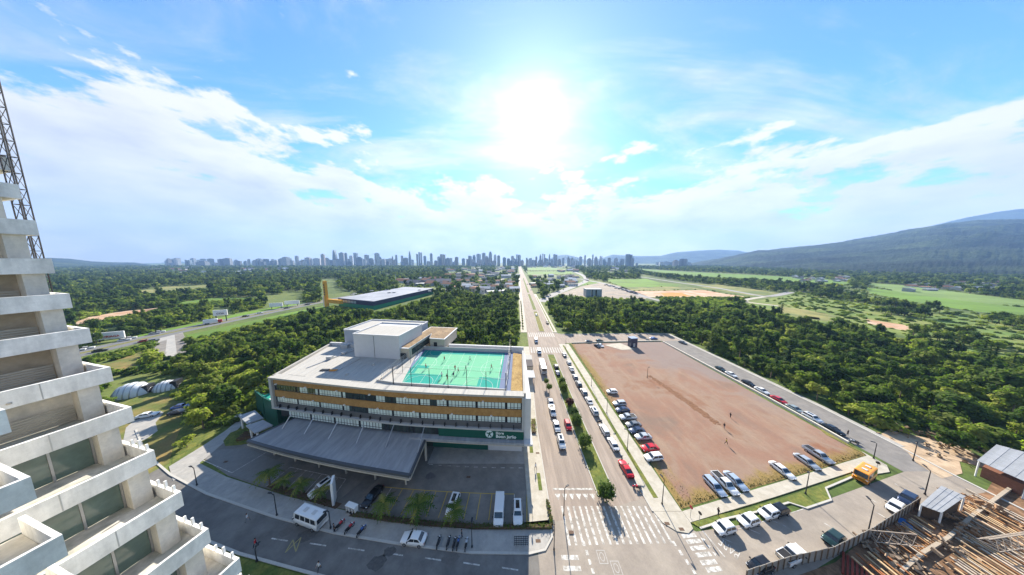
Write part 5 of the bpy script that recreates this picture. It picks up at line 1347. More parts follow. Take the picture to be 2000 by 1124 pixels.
# timber laid along the yard, in bays between low walls
rt = random.Random(11)
M_T = [mat('timber_%s' % n_, c_, 0.85, var=0.2, scale=1.2, rnd=0.25) for n_, c_ in (('brown', (0.34, 0.17, 0.07)), ('pale', (0.52, 0.36, 0.20)), ('grey', (0.46, 0.38, 0.29)), ('rust', (0.36, 0.14, 0.055)))]
beam = [MB().box(-0.5, 0.5, -0.11, 0.11, 0, 0.2).mesh('timber_beam', m_) for m_ in M_T]
def beams(p0, p1, q0, q1, n_, tints, label, group, zz=0.0):
    for i in range(n_ - 1):
        u = 0
        A = Vector(p0).lerp(Vector(p1), u); B = Vector(q0).lerp(Vector(q1), u)
        t0, t1 = rt.uniform(0, 0.12), rt.uniform(0.85, 1.0)
        a, b = A.lerp(B, t0), A.lerp(B, t1)
        o = obj('timber_beam', beam[rt.choice(tints)], None, (*((a + b) / 2), zz + 0.03 + rt.choice((0, 0, 0.22, 0.44))))
        o.rotation_euler = (0, rt.uniform(-0.01, 0.01), math.atan2((b - a).y, (b - a).x)); o.scale = ((b - a).length, rt.uniform(0.8, 1.5), 1)
        tag(o, label, 'timber beam', group)
fenceY = lambda x: 29.5 + (x - 39.4) * 0.234
divY = lambda x: 29.7 + (x - 68) * 0.44
def bay(x0, x1, ya, yb, step, tints, label, group):
    x = x0
    while x < x1:
        a, b = ya(x), yb(x)
        if b - a > 2:
            beams((x, a), (x, a), (x + 0.02 * (b - a), b), (x + 0.02 * (b - a), b), 2, tints, label, group)
        x += step * rt.uniform(0.8, 1.3)
bay(57, 66, lambda x: 22, lambda x: fenceY(x) - 1.6, 0.75, (0, 1, 3), 'timber beam in the bay left of the lattice boom', 'timber left of boom')
bay(66, 83, lambda x: max(26, divY(x) + 0.8), lambda x: fenceY(x) - 1.2, 0.62, (0, 0, 1, 2), 'timber beam between board fence and divider wall', 'timber by the fence')
bay(68, 100, lambda x: divY(x) - 8, lambda x: divY(x) - 0.8, 0.62, (0, 1, 2, 2), 'timber beam lying just right of the divider wall', 'timber beside divider')
bay(74, 118, lambda x: 20, lambda x: min(39, divY(x) - 8.5), 0.7, (0, 0, 1, 3), 'rusty timber beam in the far right bay of the yard', 'timber right of divider')
# red sheeted stack
p = G(1655, 1108)
t = empty('red_stack', (*p, 0), R(33), 'stack of red painted beams in yard corner', 'stack')
rb_ = MB().box(-2.4, 2.4, -0.12, 0.12, 0, 0.2).mesh('red_beam', mat('red_oxide', (0.26, 0.05, 0.03), 0.8, rnd=0.3))
for i in range(6): obj('red_beam', rb_, t, (0.1 * (i % 3), -1.7 + i * 0.42, 0.05 + 0.05 * (i % 2)))
# divider wall
w = MB(); dv = GP([(1760, 1120), (1800, 1085), (1850, 1055), (1900, 1010), (1975, 955)])
kerb_line(w, dv, 0.4, 0.6)
tag(w.build('divider_wall', mat('stained_concrete', (0.36, 0.30, 0.23), 0.9, var=0.25, scale=1.0)), 'low rough concrete wall dividing the timber yard', 'wall')
# rubble heaps
def heap(px, py, r, h, m_, label, seed, name='rubble_heap', cat='rubble'):
    rr = random.Random(seed); p = G(px, py)
    t = empty(name, (*p, 0), 0, label, cat)
    b = MB()
    for i in range(70):
        a, d_ = rr.uniform(0, 6.28), r * math.sqrt(rr.random())
        z = h * (1 - d_ / r) * rr.random()
        s = rr.uniform(0.15, 0.55)
        b.box(-s, s, -s * 0.5, s * 0.5, -s * 0.3, s * 0.3, None, Matrix.Translation((d_ * math.cos(a), d_ * math.sin(a), z + 0.1)) @ Matrix.Rotation(rr.uniform(0, 3), 4, (rr.random(), rr.random(), rr.random() + 0.1)))
    o = b.build('chunks', m_, t); o['kind'] = 'stuff'
M_RUB = mat('rubble', (0.30, 0.22, 0.15), 0.95, var=0.3, scale=1.0)
heap(1830, 1075, 5, 1.6, M_RUB, 'pale rubble heap between timber bays', 1)
heap(1740, 1085, 3.5, 1.2, M_RUB, 'small pale rubble heap near lattice boom', 2)
heap(1870, 1030, 4, 1.8, mat('brush_wood', (0.26, 0.16, 0.09), 0.95, var=0.3, scale=1), 'brown brushwood heap behind tin shed', 3, 'brushwood_heap', 'brushwood')
heap(1930, 1000, 4.5, 1.6, mat('brush_wood', (0.26, 0.16, 0.09)), 'brown brushwood heap at end of divider wall', 4, 'brushwood_heap', 'brushwood')
heap(1800, 860, 9, 2.2, mat('dry_branches', (0.24, 0.17, 0.10), 0.95, var=0.3, scale=0.7), 'wide heap of dry cut branches beside forest edge', 5, 'brushwood_heap', 'brushwood')
heap(1870, 868, 6, 1.8, mat('dry_branches', (0.24, 0.17, 0.10)), 'heap of dry branches in front of open shed', 6, 'brushwood_heap', 'brushwood')
# lattice booms of a crane lying in the yard
def boom(a, b, label, w_=0.9):
    A, B = Vector((*G(*a), 1.0)), Vector((*G(*b), 1.3))
    t = empty('lattice_boom', A, 0, label, 'crane boom')
    L = (B - A).length; dr = (B - A).normalized(); sd = Vector((-dr.y, dr.x, 0)).normalized() * w_; up = Vector((0, 0, w_ * 1.3))
    ch = MB(); br = MB()
    for o_ in (sd, -sd, up): ch.bar(o_, B - A + o_, 0.09)
    n_ = int(L / 1.4)
    for i in range(n_):
        p, q = dr * (L * i / n_), dr * (L * (i + 1) / n_)
        for x, y in ((sd, up), (-sd, up), (sd, -sd)):
            br.bar(p + x, q + y, 0.05); br.bar(p + y, p + x, 0.05)
    ch.build('chord', mat('boom_grey', (0.36, 0.30, 0.24), 0.7), t); br.build('lacing', mat('boom_grey', (0.45, 0.42, 0.38)), t)
boom((1695, 1056), (1785, 1068), 'grey lattice crane boom across the yard, left of divider wall')
boom((1925, 1075), (2030, 1062), 'grey lattice crane boom at right edge of yard')
tag(MB().box(-1.2, 1.2, -0.7, 0.7, 0.02, 0.12).build('blue_tarp', mat('blue_tarp', (0.03, 0.15, 0.42), 0.6), loc=(*G(1768, 1023), 0), rz=R(30)), 'small blue tarpaulin behind board fence', 'tarpaulin')

# ------------------------------------------------------------------ plant models
def leaf_cloud(rr, clumps, per, size, b=None, flat=0.6, m=None):
    """clumps: (x, y, z, rx, rz); leaf-sized faces on and inside each clump plus a small dark core"""
    b = b or MB()
    for (cx, cy, cz, rx, rz_) in clumps:
        for i in range(per):
            t, z = rr.uniform(0, 6.2832), rr.uniform(-0.75, 1)
            s = math.sqrt(max(0, 1 - z * z))
            k = rr.uniform(0.62, 1.12)
            n = Vector((s * math.cos(t), s * math.sin(t), z))
            c = Vector((cx + n.x * rx * k, cy + n.y * rx * k, cz + n.z * rz_ * k))
            n = (n + Vector((rr.uniform(-1, 1), rr.uniform(-1, 1), rr.uniform(-0.1, 1.7))) * flat).normalized()
            u = n.orthogonal().normalized(); w_ = n.cross(u)
            a = rr.uniform(0, 6.28); u, w_ = u * math.cos(a) + w_ * math.sin(a), w_ * math.cos(a) - u * math.sin(a)
            e = size * rr.uniform(0.6, 1.3)
            b.add([c + u * e, c + w_ * e * 0.6, c - u * e, c - w_ * e * 0.6], [(0, 1, 2, 3)], m)
        k = 6
        ring = []
        for lev, rr_, in ((-0.45, 0.5), (0.1, 0.62), (0.5, 0.4)):
            ring.append([(cx + rx * rr_ * math.cos(6.2832 * q / k + lev), cy + rx * rr_ * math.sin(6.2832 * q / k + lev), cz + rz_ * lev) for q in range(k)])
        v = ring[0] + ring[1] + ring[2] + [(cx, cy, cz + rz_ * 0.62), (cx, cy, cz - rz_ * 0.6)]
        f = [(l * k + q, l * k + (q + 1) % k, (l + 1) * k + (q + 1) % k, (l + 1) * k + q) for l in (0, 1) for q in range(k)]
        f += [(2 * k + q, 2 * k + (q + 1) % k, 3 * k) for q in range(k)] + [((q + 1) % k, q, 3 * k + 1) for q in range(k)]
        b.add(v, f, m)
    return b
def broad_clumps(rr, h, r, n):
    out = [(0, 0, h * 0.62, r * 0.62, h * 0.24)]
    for i in range(n):
        a = 6.2832 * (i + rr.random() * 0.7) / n * (1 if i < n * 0.6 else 1.7)
        d_ = r * rr.uniform(0.35, 0.78)
        out.append((d_ * math.cos(a), d_ * math.sin(a), h * rr.uniform(0.42, 0.88) - 0.14 * d_, r * rr.uniform(0.26, 0.42), h * rr.uniform(0.11, 0.17)))
    return out
def trunk_mb(rr, h, r, limbs=4, b=None, m=None):
    b = b or MB()
    top = Vector((rr.uniform(-.3, .3), rr.uniform(-.3, .3), h * 0.62))
    b.cyl((0, 0, -0.1), tuple(top), r, r * 0.5, 6, m)
    for i in range(limbs):
        a = 6.2832 * i / limbs + rr.random()
        s = top * rr.uniform(0.55, 0.95)
        b.cyl(tuple(s), (s.x + h * 0.22 * math.cos(a), s.y + h * 0.22 * math.sin(a), s.z + h * 0.2), r * 0.42, r * 0.15, 5, m)
    return b
def conifer(rr, h, r, b=None, m=None):
    b = b or MB()
    for l in range(11):
        z = h * (0.16 + 0.8 * l / 10); rad = r * (1 - l / 11.5)
        for i in range(22):
            a = rr.uniform(0, 6.28); d_ = rad * rr.uniform(0.25, 1.05)
            c = Vector((d_ * math.cos(a), d_ * math.sin(a), z + rr.uniform(-.3, .3) - 0.12 * d_))
            dr = Vector((math.cos(a), math.sin(a), -0.35)); sd = Vector((-math.sin(a), math.cos(a), rr.uniform(-.4, .4)))
            e = 0.55 * rr.uniform(0.7, 1.3)
            b.add([c + dr * e, c + sd * e * 0.5, c - dr * e, c - sd * e * 0.5], [(0, 1, 2, 3)], m)
    b.cyl((0, 0, h * 0.1), (0, 0, h * 0.95), r * 0.28, 0.05, 6, m)
    return b
rr = random.Random(5)
TREES = []           # (crown mesh, trunk mesh, kind)
for k in range(6):
    h, r = ((7.5, 3.3), (6.0, 4.1), (10.5, 2.7), (7.6, 3.0), (9.2, 3.5), (5.6, 2.6))[k]
    m_ = (M_LEAF, M_LEAF, M_LEAFD, M_LEAFY, M_LEAFD, M_LEAF)[k]
    cm = leaf_cloud(rr, broad_clumps(rr, h, r, 10 + k % 3), 46, 0.46).mesh('crown', m_)
    tm_ = trunk_mb(rr, h, 0.2).mesh('trunk', M_TRUNK)
    TREES.append((cm, tm_, 'broadleaf_tree'))
cm = conifer(rr, 13, 2.7).mesh('crown', M_LEAFD); tm_ = MB().cyl((0, 0, -0.1), (0, 0, 9), 0.2, 0.08, 6).mesh('trunk', M_TRUNK)
TREES.append((cm, tm_, 'conifer_tree'))
# low shrub of the scrubland and far clump
cm = leaf_cloud(rr, [(0, 0, 0.6, 1.3, 0.8), (1.0, .4, .5, .8, .6), (-.8, .6, .4, .9, .5)], 46, 0.34).mesh('crown', M_LEAF)
TREES.append((cm, None, 'shrub'))
src = bpy.data.collections.new('plant_models')
for i, (cm, tm_, kd) in enumerate(TREES):
    bm = bmesh.new(); bm.from_mesh(cm)
    n0 = len(bm.faces)
    if tm_:
        bm.from_mesh(tm_)
        bm.faces.ensure_lookup_table()
        for f_ in bm.faces[n0:]: f_.material_index = 1
    me = bpy.data.meshes.new('plant_model'); bm.to_mesh(me); bm.free()
    me.materials.append(cm.materials[0]); me.materials.append(M_TRUNK)
    o = bpy.data.objects.new('m%02d' % i, me)
    src.objects.link(o)

ng = bpy.data.node_groups.new('scatter', 'GeometryNodeTree')
ng.interface.new_socket('Geometry', in_out='INPUT', socket_type='NodeSocketGeometry')
ng.interface.new_socket('Geometry', in_out='OUTPUT', socket_type='NodeSocketGeometry')
gi, go = ng.nodes.new('NodeGroupInput'), ng.nodes.new('NodeGroupOutput')
ci = ng.nodes.new('GeometryNodeCollectionInfo'); ci.inputs['Collection'].default_value = src
ci.inputs['Separate Children'].default_value = True; ci.inputs['Reset Children'].default_value = True
ip = ng.nodes.new('GeometryNodeInstanceOnPoints'); ip.inputs['Pick Instance'].default_value = True
def attr(nm, dt):
    n = ng.nodes.new('GeometryNodeInputNamedAttribute'); n.data_type = dt; n.inputs['Name'].default_value = nm
    return n.outputs['Attribute']
ng.links.new(gi.outputs[0], ip.inputs['Points']); ng.links.new(ci.outputs[0], ip.inputs['Instance'])
ng.links.new(attr('idx', 'INT'), ip.inputs['Instance Index']); ng.links.new(attr('scl', 'FLOAT_VECTOR'), ip.inputs['Scale'])
ng.links.new(attr('rot', 'FLOAT_VECTOR'), ip.inputs['Rotation'])
ng.links.new(ip.outputs[0], go.inputs[0])
def scatter(name, pts, idx, rot, scl, label, cat):
    me = bpy.data.meshes.new(name)
    n = len(pts)
    me.vertices.add(n)
    me.vertices.foreach_set('co', np.asarray(pts, 'f').ravel())
    a = me.attributes.new('idx', 'INT', 'POINT'); a.data.foreach_set('value', np.asarray(idx, 'i'))
    a = me.attributes.new('rot', 'FLOAT_VECTOR', 'POINT'); a.data.foreach_set('vector', np.asarray([(0, 0, r_) for r_ in rot], 'f').ravel())
    a = me.attributes.new('scl', 'FLOAT_VECTOR', 'POINT'); a.data.foreach_set('vector', np.asarray(scl, 'f').ravel())
    o = obj(name, me)
    o.modifiers.new('scatter', 'NODES').node_group = ng
    tag(o, label, cat, None, 'stuff')
    return o

# ------------------------------------------------------------------ middle distance: fields, roads, earth
PIXC = []            # survey polygons in which no tree shows
def field(px, m, z=0.0, clear=True, name='field'):
    if clear: PIXC.append(px)
    return struct(MB().sheet(GP(px), 0.02 + z).build(name, m))
field([(228, 800), (262, 778), (330, 775), (352, 790), (352, 838), (338, 876), (330, 905), (250, 948), (200, 960), (200, 850)], M_LAWN, name='lawn')
field([(352, 790), (372, 806), (400, 828), (438, 838), (440, 846), (390, 880), (336, 906), (338, 876), (352, 838)], M_GRASS, 0.005, name='lawn')
field([(246, 836), (262, 822), (286, 812), (312, 803), (320, 806), (304, 826), (308, 842), (286, 858), (262, 868), (240, 864)], M_PAVE, 0.02, name='garden_path')
field([(330, 912), (395, 872), (440, 842), (478, 812), (486, 816), (455, 850), (420, 880), (360, 930), (338, 940)], M_PAVE, 0.03, name='driveway')
field([(436, 862), (450, 846), (490, 830), (540, 838), (510, 862), (470, 870), (440, 872)], M_GRASS, 0.05, name='lawn')
field([(186, 716), (282, 686), (290, 700), (258, 720), (215, 732)], M_LAWN, name='meadow')
field([(296, 702), (373, 692), (357, 650), (313, 657)], M_PAVE, 0.01, name='approach_road')
field([(297, 701), (322, 698), (326, 664), (300, 672)], M_PARK, 0.02, False, 'approach_lane')
field([(346, 694), (372, 691), (357, 651), (341, 654)], M_PARK, 0.02, False, 'approach_lane')
field([(363, 655), (470, 632), (560, 612), (640, 597), (640, 603), (560, 620), (470, 641), (390, 662), (376, 672)], M_FIELD, name='meadow')
field([(270, 665), (380, 640), (480, 618), (600, 596), (600, 590), (480, 610), (380, 632), (270, 655)], M_FIELD, name='meadow')
field([(132, 636), (172, 620), (235, 609), (325, 600), (300, 610), (215, 622), (160, 638)], M_EARTH, name='cleared_earth')
field([(340, 592), (420, 582), (500, 581), (520, 584), (420, 589), (345, 598)], M_FIELD, name='meadow')
field([(240, 572), (330, 560), (420, 556), (400, 562), (300, 572)], M_FIELDY, name='meadow')
HWY = GP([(-60, 748), (90, 706), (200, 681), (330, 651), (420, 632), (520, 611), (620, 591), (690, 578)])
struct(MB().strip(*stroke(smooth_pts(HWY, 3), 17), 0.035).build('highway', mat('asphalt_highway', (0.15, 0.15, 0.15), 0.9, var=0.1, scale=0.1)))
struct(MB().strip(*stroke(smooth_pts(HWY, 3), 3.2), 0.045).build('highway_median', M_GRASSY))
PIXC.append([(90, 720), (200, 695), (330, 664), (420, 644), (520, 622), (640, 600), (640, 588), (520, 600), (420, 622), (330, 641), (200, 672), (90, 695)])
# right and centre
field([(1092, 575), (1135, 560), (1175, 552), (1215, 560), (1262, 578), (1262, 584), (1195, 585), (1175, 580), (1140, 580)], mat('plaza_paving', (0.22, 0.195, 0.165), 0.9, var=0.25, scale=0.06, col2=(0.30, 0.24, 0.18)), name='plaza')
field([(1128, 552), (1160, 550), (1172, 553), (1140, 558)], M_FIELD, 0.02, False, 'plot')
field([(1180, 546), (1262, 545), (1290, 553), (1330, 556), (1322, 560), (1215, 561)], M_FIELD, name='plot')
field([(1205, 561), (1340, 560), (1375, 566), (1235, 568)], M_FIELDY, name='plot')
field([(1235, 569), (1375, 567), (1420, 575), (1468, 581), (1268, 581)], M_EARTH, name='plot')
field([(1290, 573), (1330, 572), (1350, 579), (1300, 580)], mat('orange_earth', (0.45, 0.22, 0.06), 0.95, var=0.2, scale=0.05), 0.03, False, 'plot')
field([(1340, 553), (1400, 556), (1530, 573), (1470, 578), (1380, 564)], M_FIELDY, name='plot')
field([(1030, 523), (1060, 522), (1110, 526), (1100, 529), (1030, 528)], M_FIELD, name='field')
field([(1028, 531), (1115, 530), (1120, 535), (1032, 537)], M_FIELD, name='field')
field([(1235, 525), (1340, 531), (1500, 539), (1610, 545), (1680, 556), (1640, 556), (1480, 546), (1330, 538)], M_FIELD, name='field')
field([(1690, 562), (1800, 575), (1900, 590), (2100, 612), (2100, 628), (1900, 608), (1780, 590), (1700, 573)], M_FIELD, name='field')
field([(1680, 552), (1750, 556), (1900, 575), (2050, 592), (2050, 606), (1880, 588), (1760, 572)], mat('field_pale', (0.16, 0.235, 0.06), 0.95, var=0.15, scale=0.01, col2=(0.11, 0.17, 0.04)), 0.02, name='field')
field([(1440, 596), (1540, 576), (1680, 574), (1800, 600), (2100, 640), (2100, 760), (1900, 700), (1780, 660), (1640, 635), (1530, 618)], mat('scrub_meadow', (0.10, 0.16, 0.028), 0.95, var=0.35, scale=0.03, col2=(0.18, 0.20, 0.05), fine=0.2), -0.01, False, 'scrub_ground')
field([(1520, 598), (1570, 605), (1640, 618), (1630, 630), (1560, 622), (1525, 610)], M_FIELDY, name='scrub')
field([(1692, 624), (1760, 634), (1805, 645), (1800, 650), (1740, 642), (1695, 632)], M_EARTH, name='dirt_track')
field([(1570, 617), (1600, 621), (1602, 625), (1572, 622)], M_PAVE2, name='dirt_track')
field([(1770, 880), (1820, 868), (1868, 880), (1880, 925), (1840, 935), (1790, 905)], M_SAND, name='sandy_patch')
def road(px, w, m=M_PAVE2, z=0.05, clear=4):
    p = smooth_pts(GP(px), 4)
    ww = w
    for (a, b), (c_, e) in zip(px, px[1:]):
        PIXC.append([(a, b - clear), (c_, e - clear), (c_, e + clear + 3), (a, b + clear + 3)])
    return struct(MB().strip(*stroke(p, ww), z).build('road', m))
M_ROADF = mat('asphalt_far', (0.27, 0.26, 0.25), 0.9, var=0.1, scale=0.05)
road([(1058, 590), (1075, 578), (1105, 566), (1130, 556), (1145, 548), (1138, 538), (1118, 530)], 13, M_ROADF)
road([(1145, 548), (1175, 553), (1215, 565), (1262, 581)], 11, M_ROADF)
road([(1262, 581), (1290, 588)], 8, M_ROADF)
road([(1250, 541), (1330, 553), (1395, 562), (1450, 572), (1500, 579), (1545, 571)], 9, M_ROADF)
road([(1500, 579), (1452, 588), (1520, 598)], 6, M_PAVE2)
road([(940, 575), (968, 558), (985, 542)], 9, M_ROADF, clear=2)
road([(1150, 548), (1100, 541), (1040, 536)], 8, M_ROADF, clear=2)

# ------------------------------------------------------------------ mid distance buildings and signs
wa, wb_, wc = Vector(G(662, 598)), Vector(G(731, 606)), Vector(G(847, 575))
wd = wa + wc - wb_
t = empty('warehouse_store', (wb_.x, wb_.y, 0), 0, 'large flat roofed store with navy and green walls', 'store')
rel = lambda p: (p.x - wb_.x, p.y - wb_.y)
wp = [rel(p) for p in (wa, wb_, wc, wd)]
MB().prism(wp, 0, 4.2).build('lower_wall', mat('store_green', (0.02, 0.20, 0.11), 0.6), t)
cen = sum((Vector(p) for p in wp), Vector((0, 0))) / 4
gr = lambda k: [tuple(cen + (Vector(p) - cen) * k) for p in wp]
MB().prism(gr(1.005), 4.21, 8.8).build('upper_wall', mat('store_navy', (0.035, 0.04, 0.075), 0.6), t)
MB().prism(gr(0.985), 8.7, 8.9).build('roof', mat('store_roof', (0.26, 0.27, 0.30), 0.6, var=0.15, scale=0.05, col2=(0.33, 0.34, 0.37)), t)
for i in range(8):
    p = cen + Vector((rr.uniform(-45, 45), rr.uniform(-25, 25)))
    MB().box(p.x - 2, p.x + 2, p.y - 1, p.y + 1, 8.9, 10).build('roof_unit', M_WALLG, t)
fa, fb = Vector(wp[0]), Vector(wp[1])
for i in range(6):
    a, b = fa.lerp(fb, 0.06 + i * 0.08), fa.lerp(fb, 0.125 + i * 0.08)
    MB().bar((a.x, a.y - 0.3, 6.2), (b.x, b.y - 0.3, 6.2), 0.5, 2.6).build('window', mat('store_glass', (0.25, 0.33, 0.36), 0.2), t)
PIXC += [[(650, 560), (735, 585), (850, 560), (850, 580), (735, 612), (655, 602)], [(625, 545), (660, 545), (660, 600), (625, 600)]]
p = G(639, 600)
t = empty('pylon_sign', (*p, 0), R(-20), 'tall orange pylon sign beside the large store', 'sign')
MB().box(-1.9, 1.9, -1.0, 1.0, 0, 28.5).build('pylon', mat('pylon_orange', (0.62, 0.30, 0.02), 0.6), t)
for i in range(5): MB().box(-0.7, 0.7, -1.3, -1.2, 13 + i * 2.6, 14.6 + i * 2.6).build('sign_mark', M_TRIM, t)
MB().box(2.7, 24, -1, 1.5, 5, 9).build('entrance_beam', mat('pylon_orange', (0.62, 0.30, 0.02)), t)
MB().box(-4, -2.7, -1, 1, 0, 12).build('side_fin', M_WALLW, t)
p = G(773, 557)
t = empty('flagpole', (*p, 0), 0, 'tall thin white pole beyond the store', 'pole'); MB().cyl((0, 0, 0), (0, 0, 22), 0.5, 0.3, 6).build('pole', M_WPAINT, t); MB().cyl((0, 0, 0), (0, 0, 1), 0.9, n=8).build('base', M_CONC, t)
def billboard(px, py, w, h, rz_, text, col, label, under=5.0):
    p = G(px, py)
    t = empty('billboard', (*p, 0), R(rz_), label, 'billboard')
    MB().box(-w / 2, w / 2, -0.3, 0.3, under, under + h).build('panel', M_WPAINT, t)
    for x in (-w * 0.35, w * 0.35): MB().cyl((x, 0.2, 0), (x, 0.2, under), 0.3, n=6).build('post', M_TRIM, t)
    if text:
        me = text_mesh(text, h * 0.38, col, 0.05, 'CENTER', True)
        o = obj('lettering', me, t, (0, -0.36, under + h * 0.25)); o.rotation_euler = (R(90), 0, 0)
    PIXC.append([(px - 22, py - 28), (px + 22, py - 28), (px + 22, py + 4), (px - 22, py + 4)])
billboard(433, 628, 7.5, 4.6, 35, 'CCIA', M_TRIM, 'white billboard with black letters above the highway')
billboard(216, 667, 11, 4.4, 30, 'NORIAGA', mat('letter_red', (0.5, 0.06, 0.03), 0.6), 'white billboard with red letters beside the highway', 1.5)
billboard(540, 603, 11, 4, 20, None, None, 'blank pale billboard left of the store', 2)
billboard(571, 598, 13, 4, 20, None, None, 'wide pale billboard nearer to the store', 2)
# glass office on the plaza
p = G(1160, 580)
t = empty('glass_office', (*p, 0), 0, 'small blue glass office block on the pale plaza', 'office')
MB().box(-11, 11, 0, 12, 0, 10.2).build('wall', mat('office_blue', (0.20, 0.27, 0.33), 0.25, spec=0.8), t)
MB().box(-11.4, 11.4, -0.4, 12.4, 10.2, 10.8).build('roof', M_WALLG, t)
for x in (-4, 2): MB().box(x, x + 2, -0.12, 0, 0.5, 9.6).build('window', M_GLASSD, t)
MB().box(-4.5, -3.9, -0.3, 0, 0, 10.1).build('fin', M_WALLW, t)
PIXC.append([(1138, 558), (1182, 558), (1182, 584), (1138, 584)])
# greenhouse domes on the left
def dome(px, py, r, h, label):
    p = G(px, py)
    t = empty('greenhouse_dome', (*p, 0), R(25), label, 'dome')
    n, k = 16, 6
    v = []
    for x in [-r * 1.1 + 2.2 * r * i / k for i in range(k + 1)]:
        s = math.sqrt(max(0.06, 1 - 0.85 * abs(x / (1.1 * r)) ** 2))
        v += [(x, r * s * math.cos(math.pi * j / n), h * s * math.sin(math.pi * j / n)) for j in range(n + 1)]
    MB().add(v, [(i * (n + 1) + j, i * (n + 1) + j + 1, (i + 1) * (n + 1) + j + 1, (i + 1) * (n + 1) + j) for i in range(k) for j in range(n)]).build('cover', mat('dome_white', (0.66, 0.68, 0.70), 0.4), t, True)
    for i in range(k + 1):
        b = MB()
        q = v[i * (n + 1):(i + 1) * (n + 1)]
        for a, c_ in zip(q, q[1:]): b.bar(tuple(Vector(a) * 1.01), tuple(Vector(c_) * 1.01), 0.2)
        b.build('rib', M_STEEL, t)
    MB().box(r * 0.55, r * 1.12, -1.5, 1.5, 0, 3).build('doorway', M_DARK, t)
dome(262, 770, 3.8, 4.4, 'white dome tent nearer the tower')
dome(328, 759, 2.9, 3.2, 'white dome tent nearer the trees')
PIXC += [[(225, 735), (345, 735), (345, 775), (225, 790)]]
# houses in the middle distance
M_HW = [mat('house_%s' % n_, c_, 0.8, rnd=0.15) for n_, c_ in (('white', (0.6, 0.6, 0.58)), ('cream', (0.5, 0.45, 0.36)), ('grey', (0.32, 0.33, 0.34)))]
M_HR = [mat('house_roof_%s' % n_, c_, 0.85, rnd=0.2) for n_, c_ in (('tile', (0.30, 0.15, 0.09)), ('pale', (0.5, 0.5, 0.5)), ('dark', (0.12, 0.12, 0.13)))]
def house(x, y, w, d_, h, rz_, wm, rm, label, group, gable):
    t = empty('house', (x, y, 0), rz_, label, 'house', group)
    MB().box(-w / 2, w / 2, -d_ / 2, d_ / 2, 0, h).build('wall', wm, t)
    if gable:
        o_ = 0.5
        MB().add([(-w / 2 - o_, -d_ / 2 - o_, h), (w / 2 + o_, -d_ / 2 - o_, h), (w / 2 + o_, d_ / 2 + o_, h), (-w / 2 - o_, d_ / 2 + o_, h), (-w / 2 - o_, 0, h + d_ * 0.25), (w / 2 + o_, 0, h + d_ * 0.25)],
                 [(0, 1, 5, 4), (2, 3, 4, 5), (1, 2, 5), (3, 0, 4), (3, 2, 1, 0)]).build('roof', rm, t)
    else: MB().box(-w / 2 - 0.3, w / 2 + 0.3, -d_ / 2 - 0.3, d_ / 2 + 0.3, h, h + 0.5).build('roof', rm, t)
    nW = max(2, int(w / 4))
    for i in range(nW):
        x0 = -w / 2 + w * (i + 0.5) / nW
        MB().box(x0 - 0.7, x0 + 0.7, -d_ / 2 - 0.06, -d_ / 2, h * 0.35, h * 0.75).build('window', M_GLASSD, t)
rh = random.Random(21)
HP = []
def town(n, x0, x1, y0, y1, label, group, big=1.0):
    k = 0; tries = 0
    while k < n and tries < n * 30:
        tries += 1
        px, py = rh.uniform(x0, x1), rh.uniform(y0, y1)
        x, y = G(px, py)
        if pw(XL, y) - 8 < x < pw(XR, y) + 8: continue
        if any(math.dist((x, y), q) < 16 for q in HP): continue
        HP.append((x, y))
        PIXC.append([(px - 4, py - 3), (px + 4, py - 3), (px + 4, py + 2), (px - 4, py + 2)])
        w, d_ = rh.uniform(9, 20) * big, rh.uniform(8, 14) * big
        gb = rh.random() < 0.65
        wi, ri = rh.randrange(3), rh.randrange(3)
        house(x, y, w, d_, rh.uniform(3.2, 6.5) * (big if big < 1.5 else 1.2), rh.uniform(-0.4, 0.4), M_HW[wi], M_HR[ri],
              '%s, %s walls, %s roof' % (label, ('white', 'cream', 'grey')[wi], ('tiled', 'pale', 'dark')[ri]), group, gb)
        k += 1
town(40, 870, 1010, 524, 545, 'small town building below the skyline left of the avenue', 'town left of the avenue end', 1.5)
town(24, 1030, 1130, 517, 524, 'small town building below the skyline right of the avenue', 'town right of the avenue end', 1.6)
town(34, 870, 1010, 546, 576, 'small house among trees left of the avenue', 'houses left of the avenue')
town(22, 1040, 1130, 539, 562, 'small house right of the avenue before the junction', 'houses right of the avenue')
town(26, 1552, 1660, 541, 552, 'small house at foot of the mountain', 'houses at the mountain foot', 0.7)
town(34, 1770, 1960, 552, 572, 'small house in the right hand valley village', 'houses in the valley village', 0.7)
town(14, 780, 880, 548, 560, 'low shed beyond the large store', 'sheds beyond the store', 1.6)
town(12, 1080, 1230, 520, 532, 'low building at edge of the far town', 'buildings at the far town edge', 2.0)
town(14, 330, 560, 527, 535, 'low pale block under the left skyline', 'blocks under the left skyline', 2.5)
# tiny parked and driving cars too far to show parts
def tiny_car_mesh(col):
    b = MB(); s = SPECS['sedan']
    b.box(-2.2, 2.2, -0.88, 0.88, 0.25, 0.9, paint(col)); b.box(-1.6, 0.8, -0.75, 0.75, 0.9, 1.4, M_CGLASS); b.box(-1.1, 0.3, -0.68, 0.68, 1.4, 1.46, paint(col))
    return b.mesh('distant_car')
TCM = {c_: tiny_car_mesh(c_) for c_ in ('white', 'silver', 'black', 'grey', 'red', 'navy')}
def tiny(px, py, col, hd, label, group):
    o = obj('distant_car', TCM[col], None, (*G(px, py), 0.06), R(hd)); tag(o, label, 'car', group)
for i in range(34):
    u = i / 33
    tiny(1182 + 62 * u + rh.uniform(-1, 1), 556.5 + 18 * u + rh.uniform(-1.5, 1.5), rh.choice(('white', 'silver', 'black', 'grey', 'navy')), -55 + rh.uniform(-6, 6), 'distant parked car in the long dark row beside the plaza', 'cars parked beside the plaza')
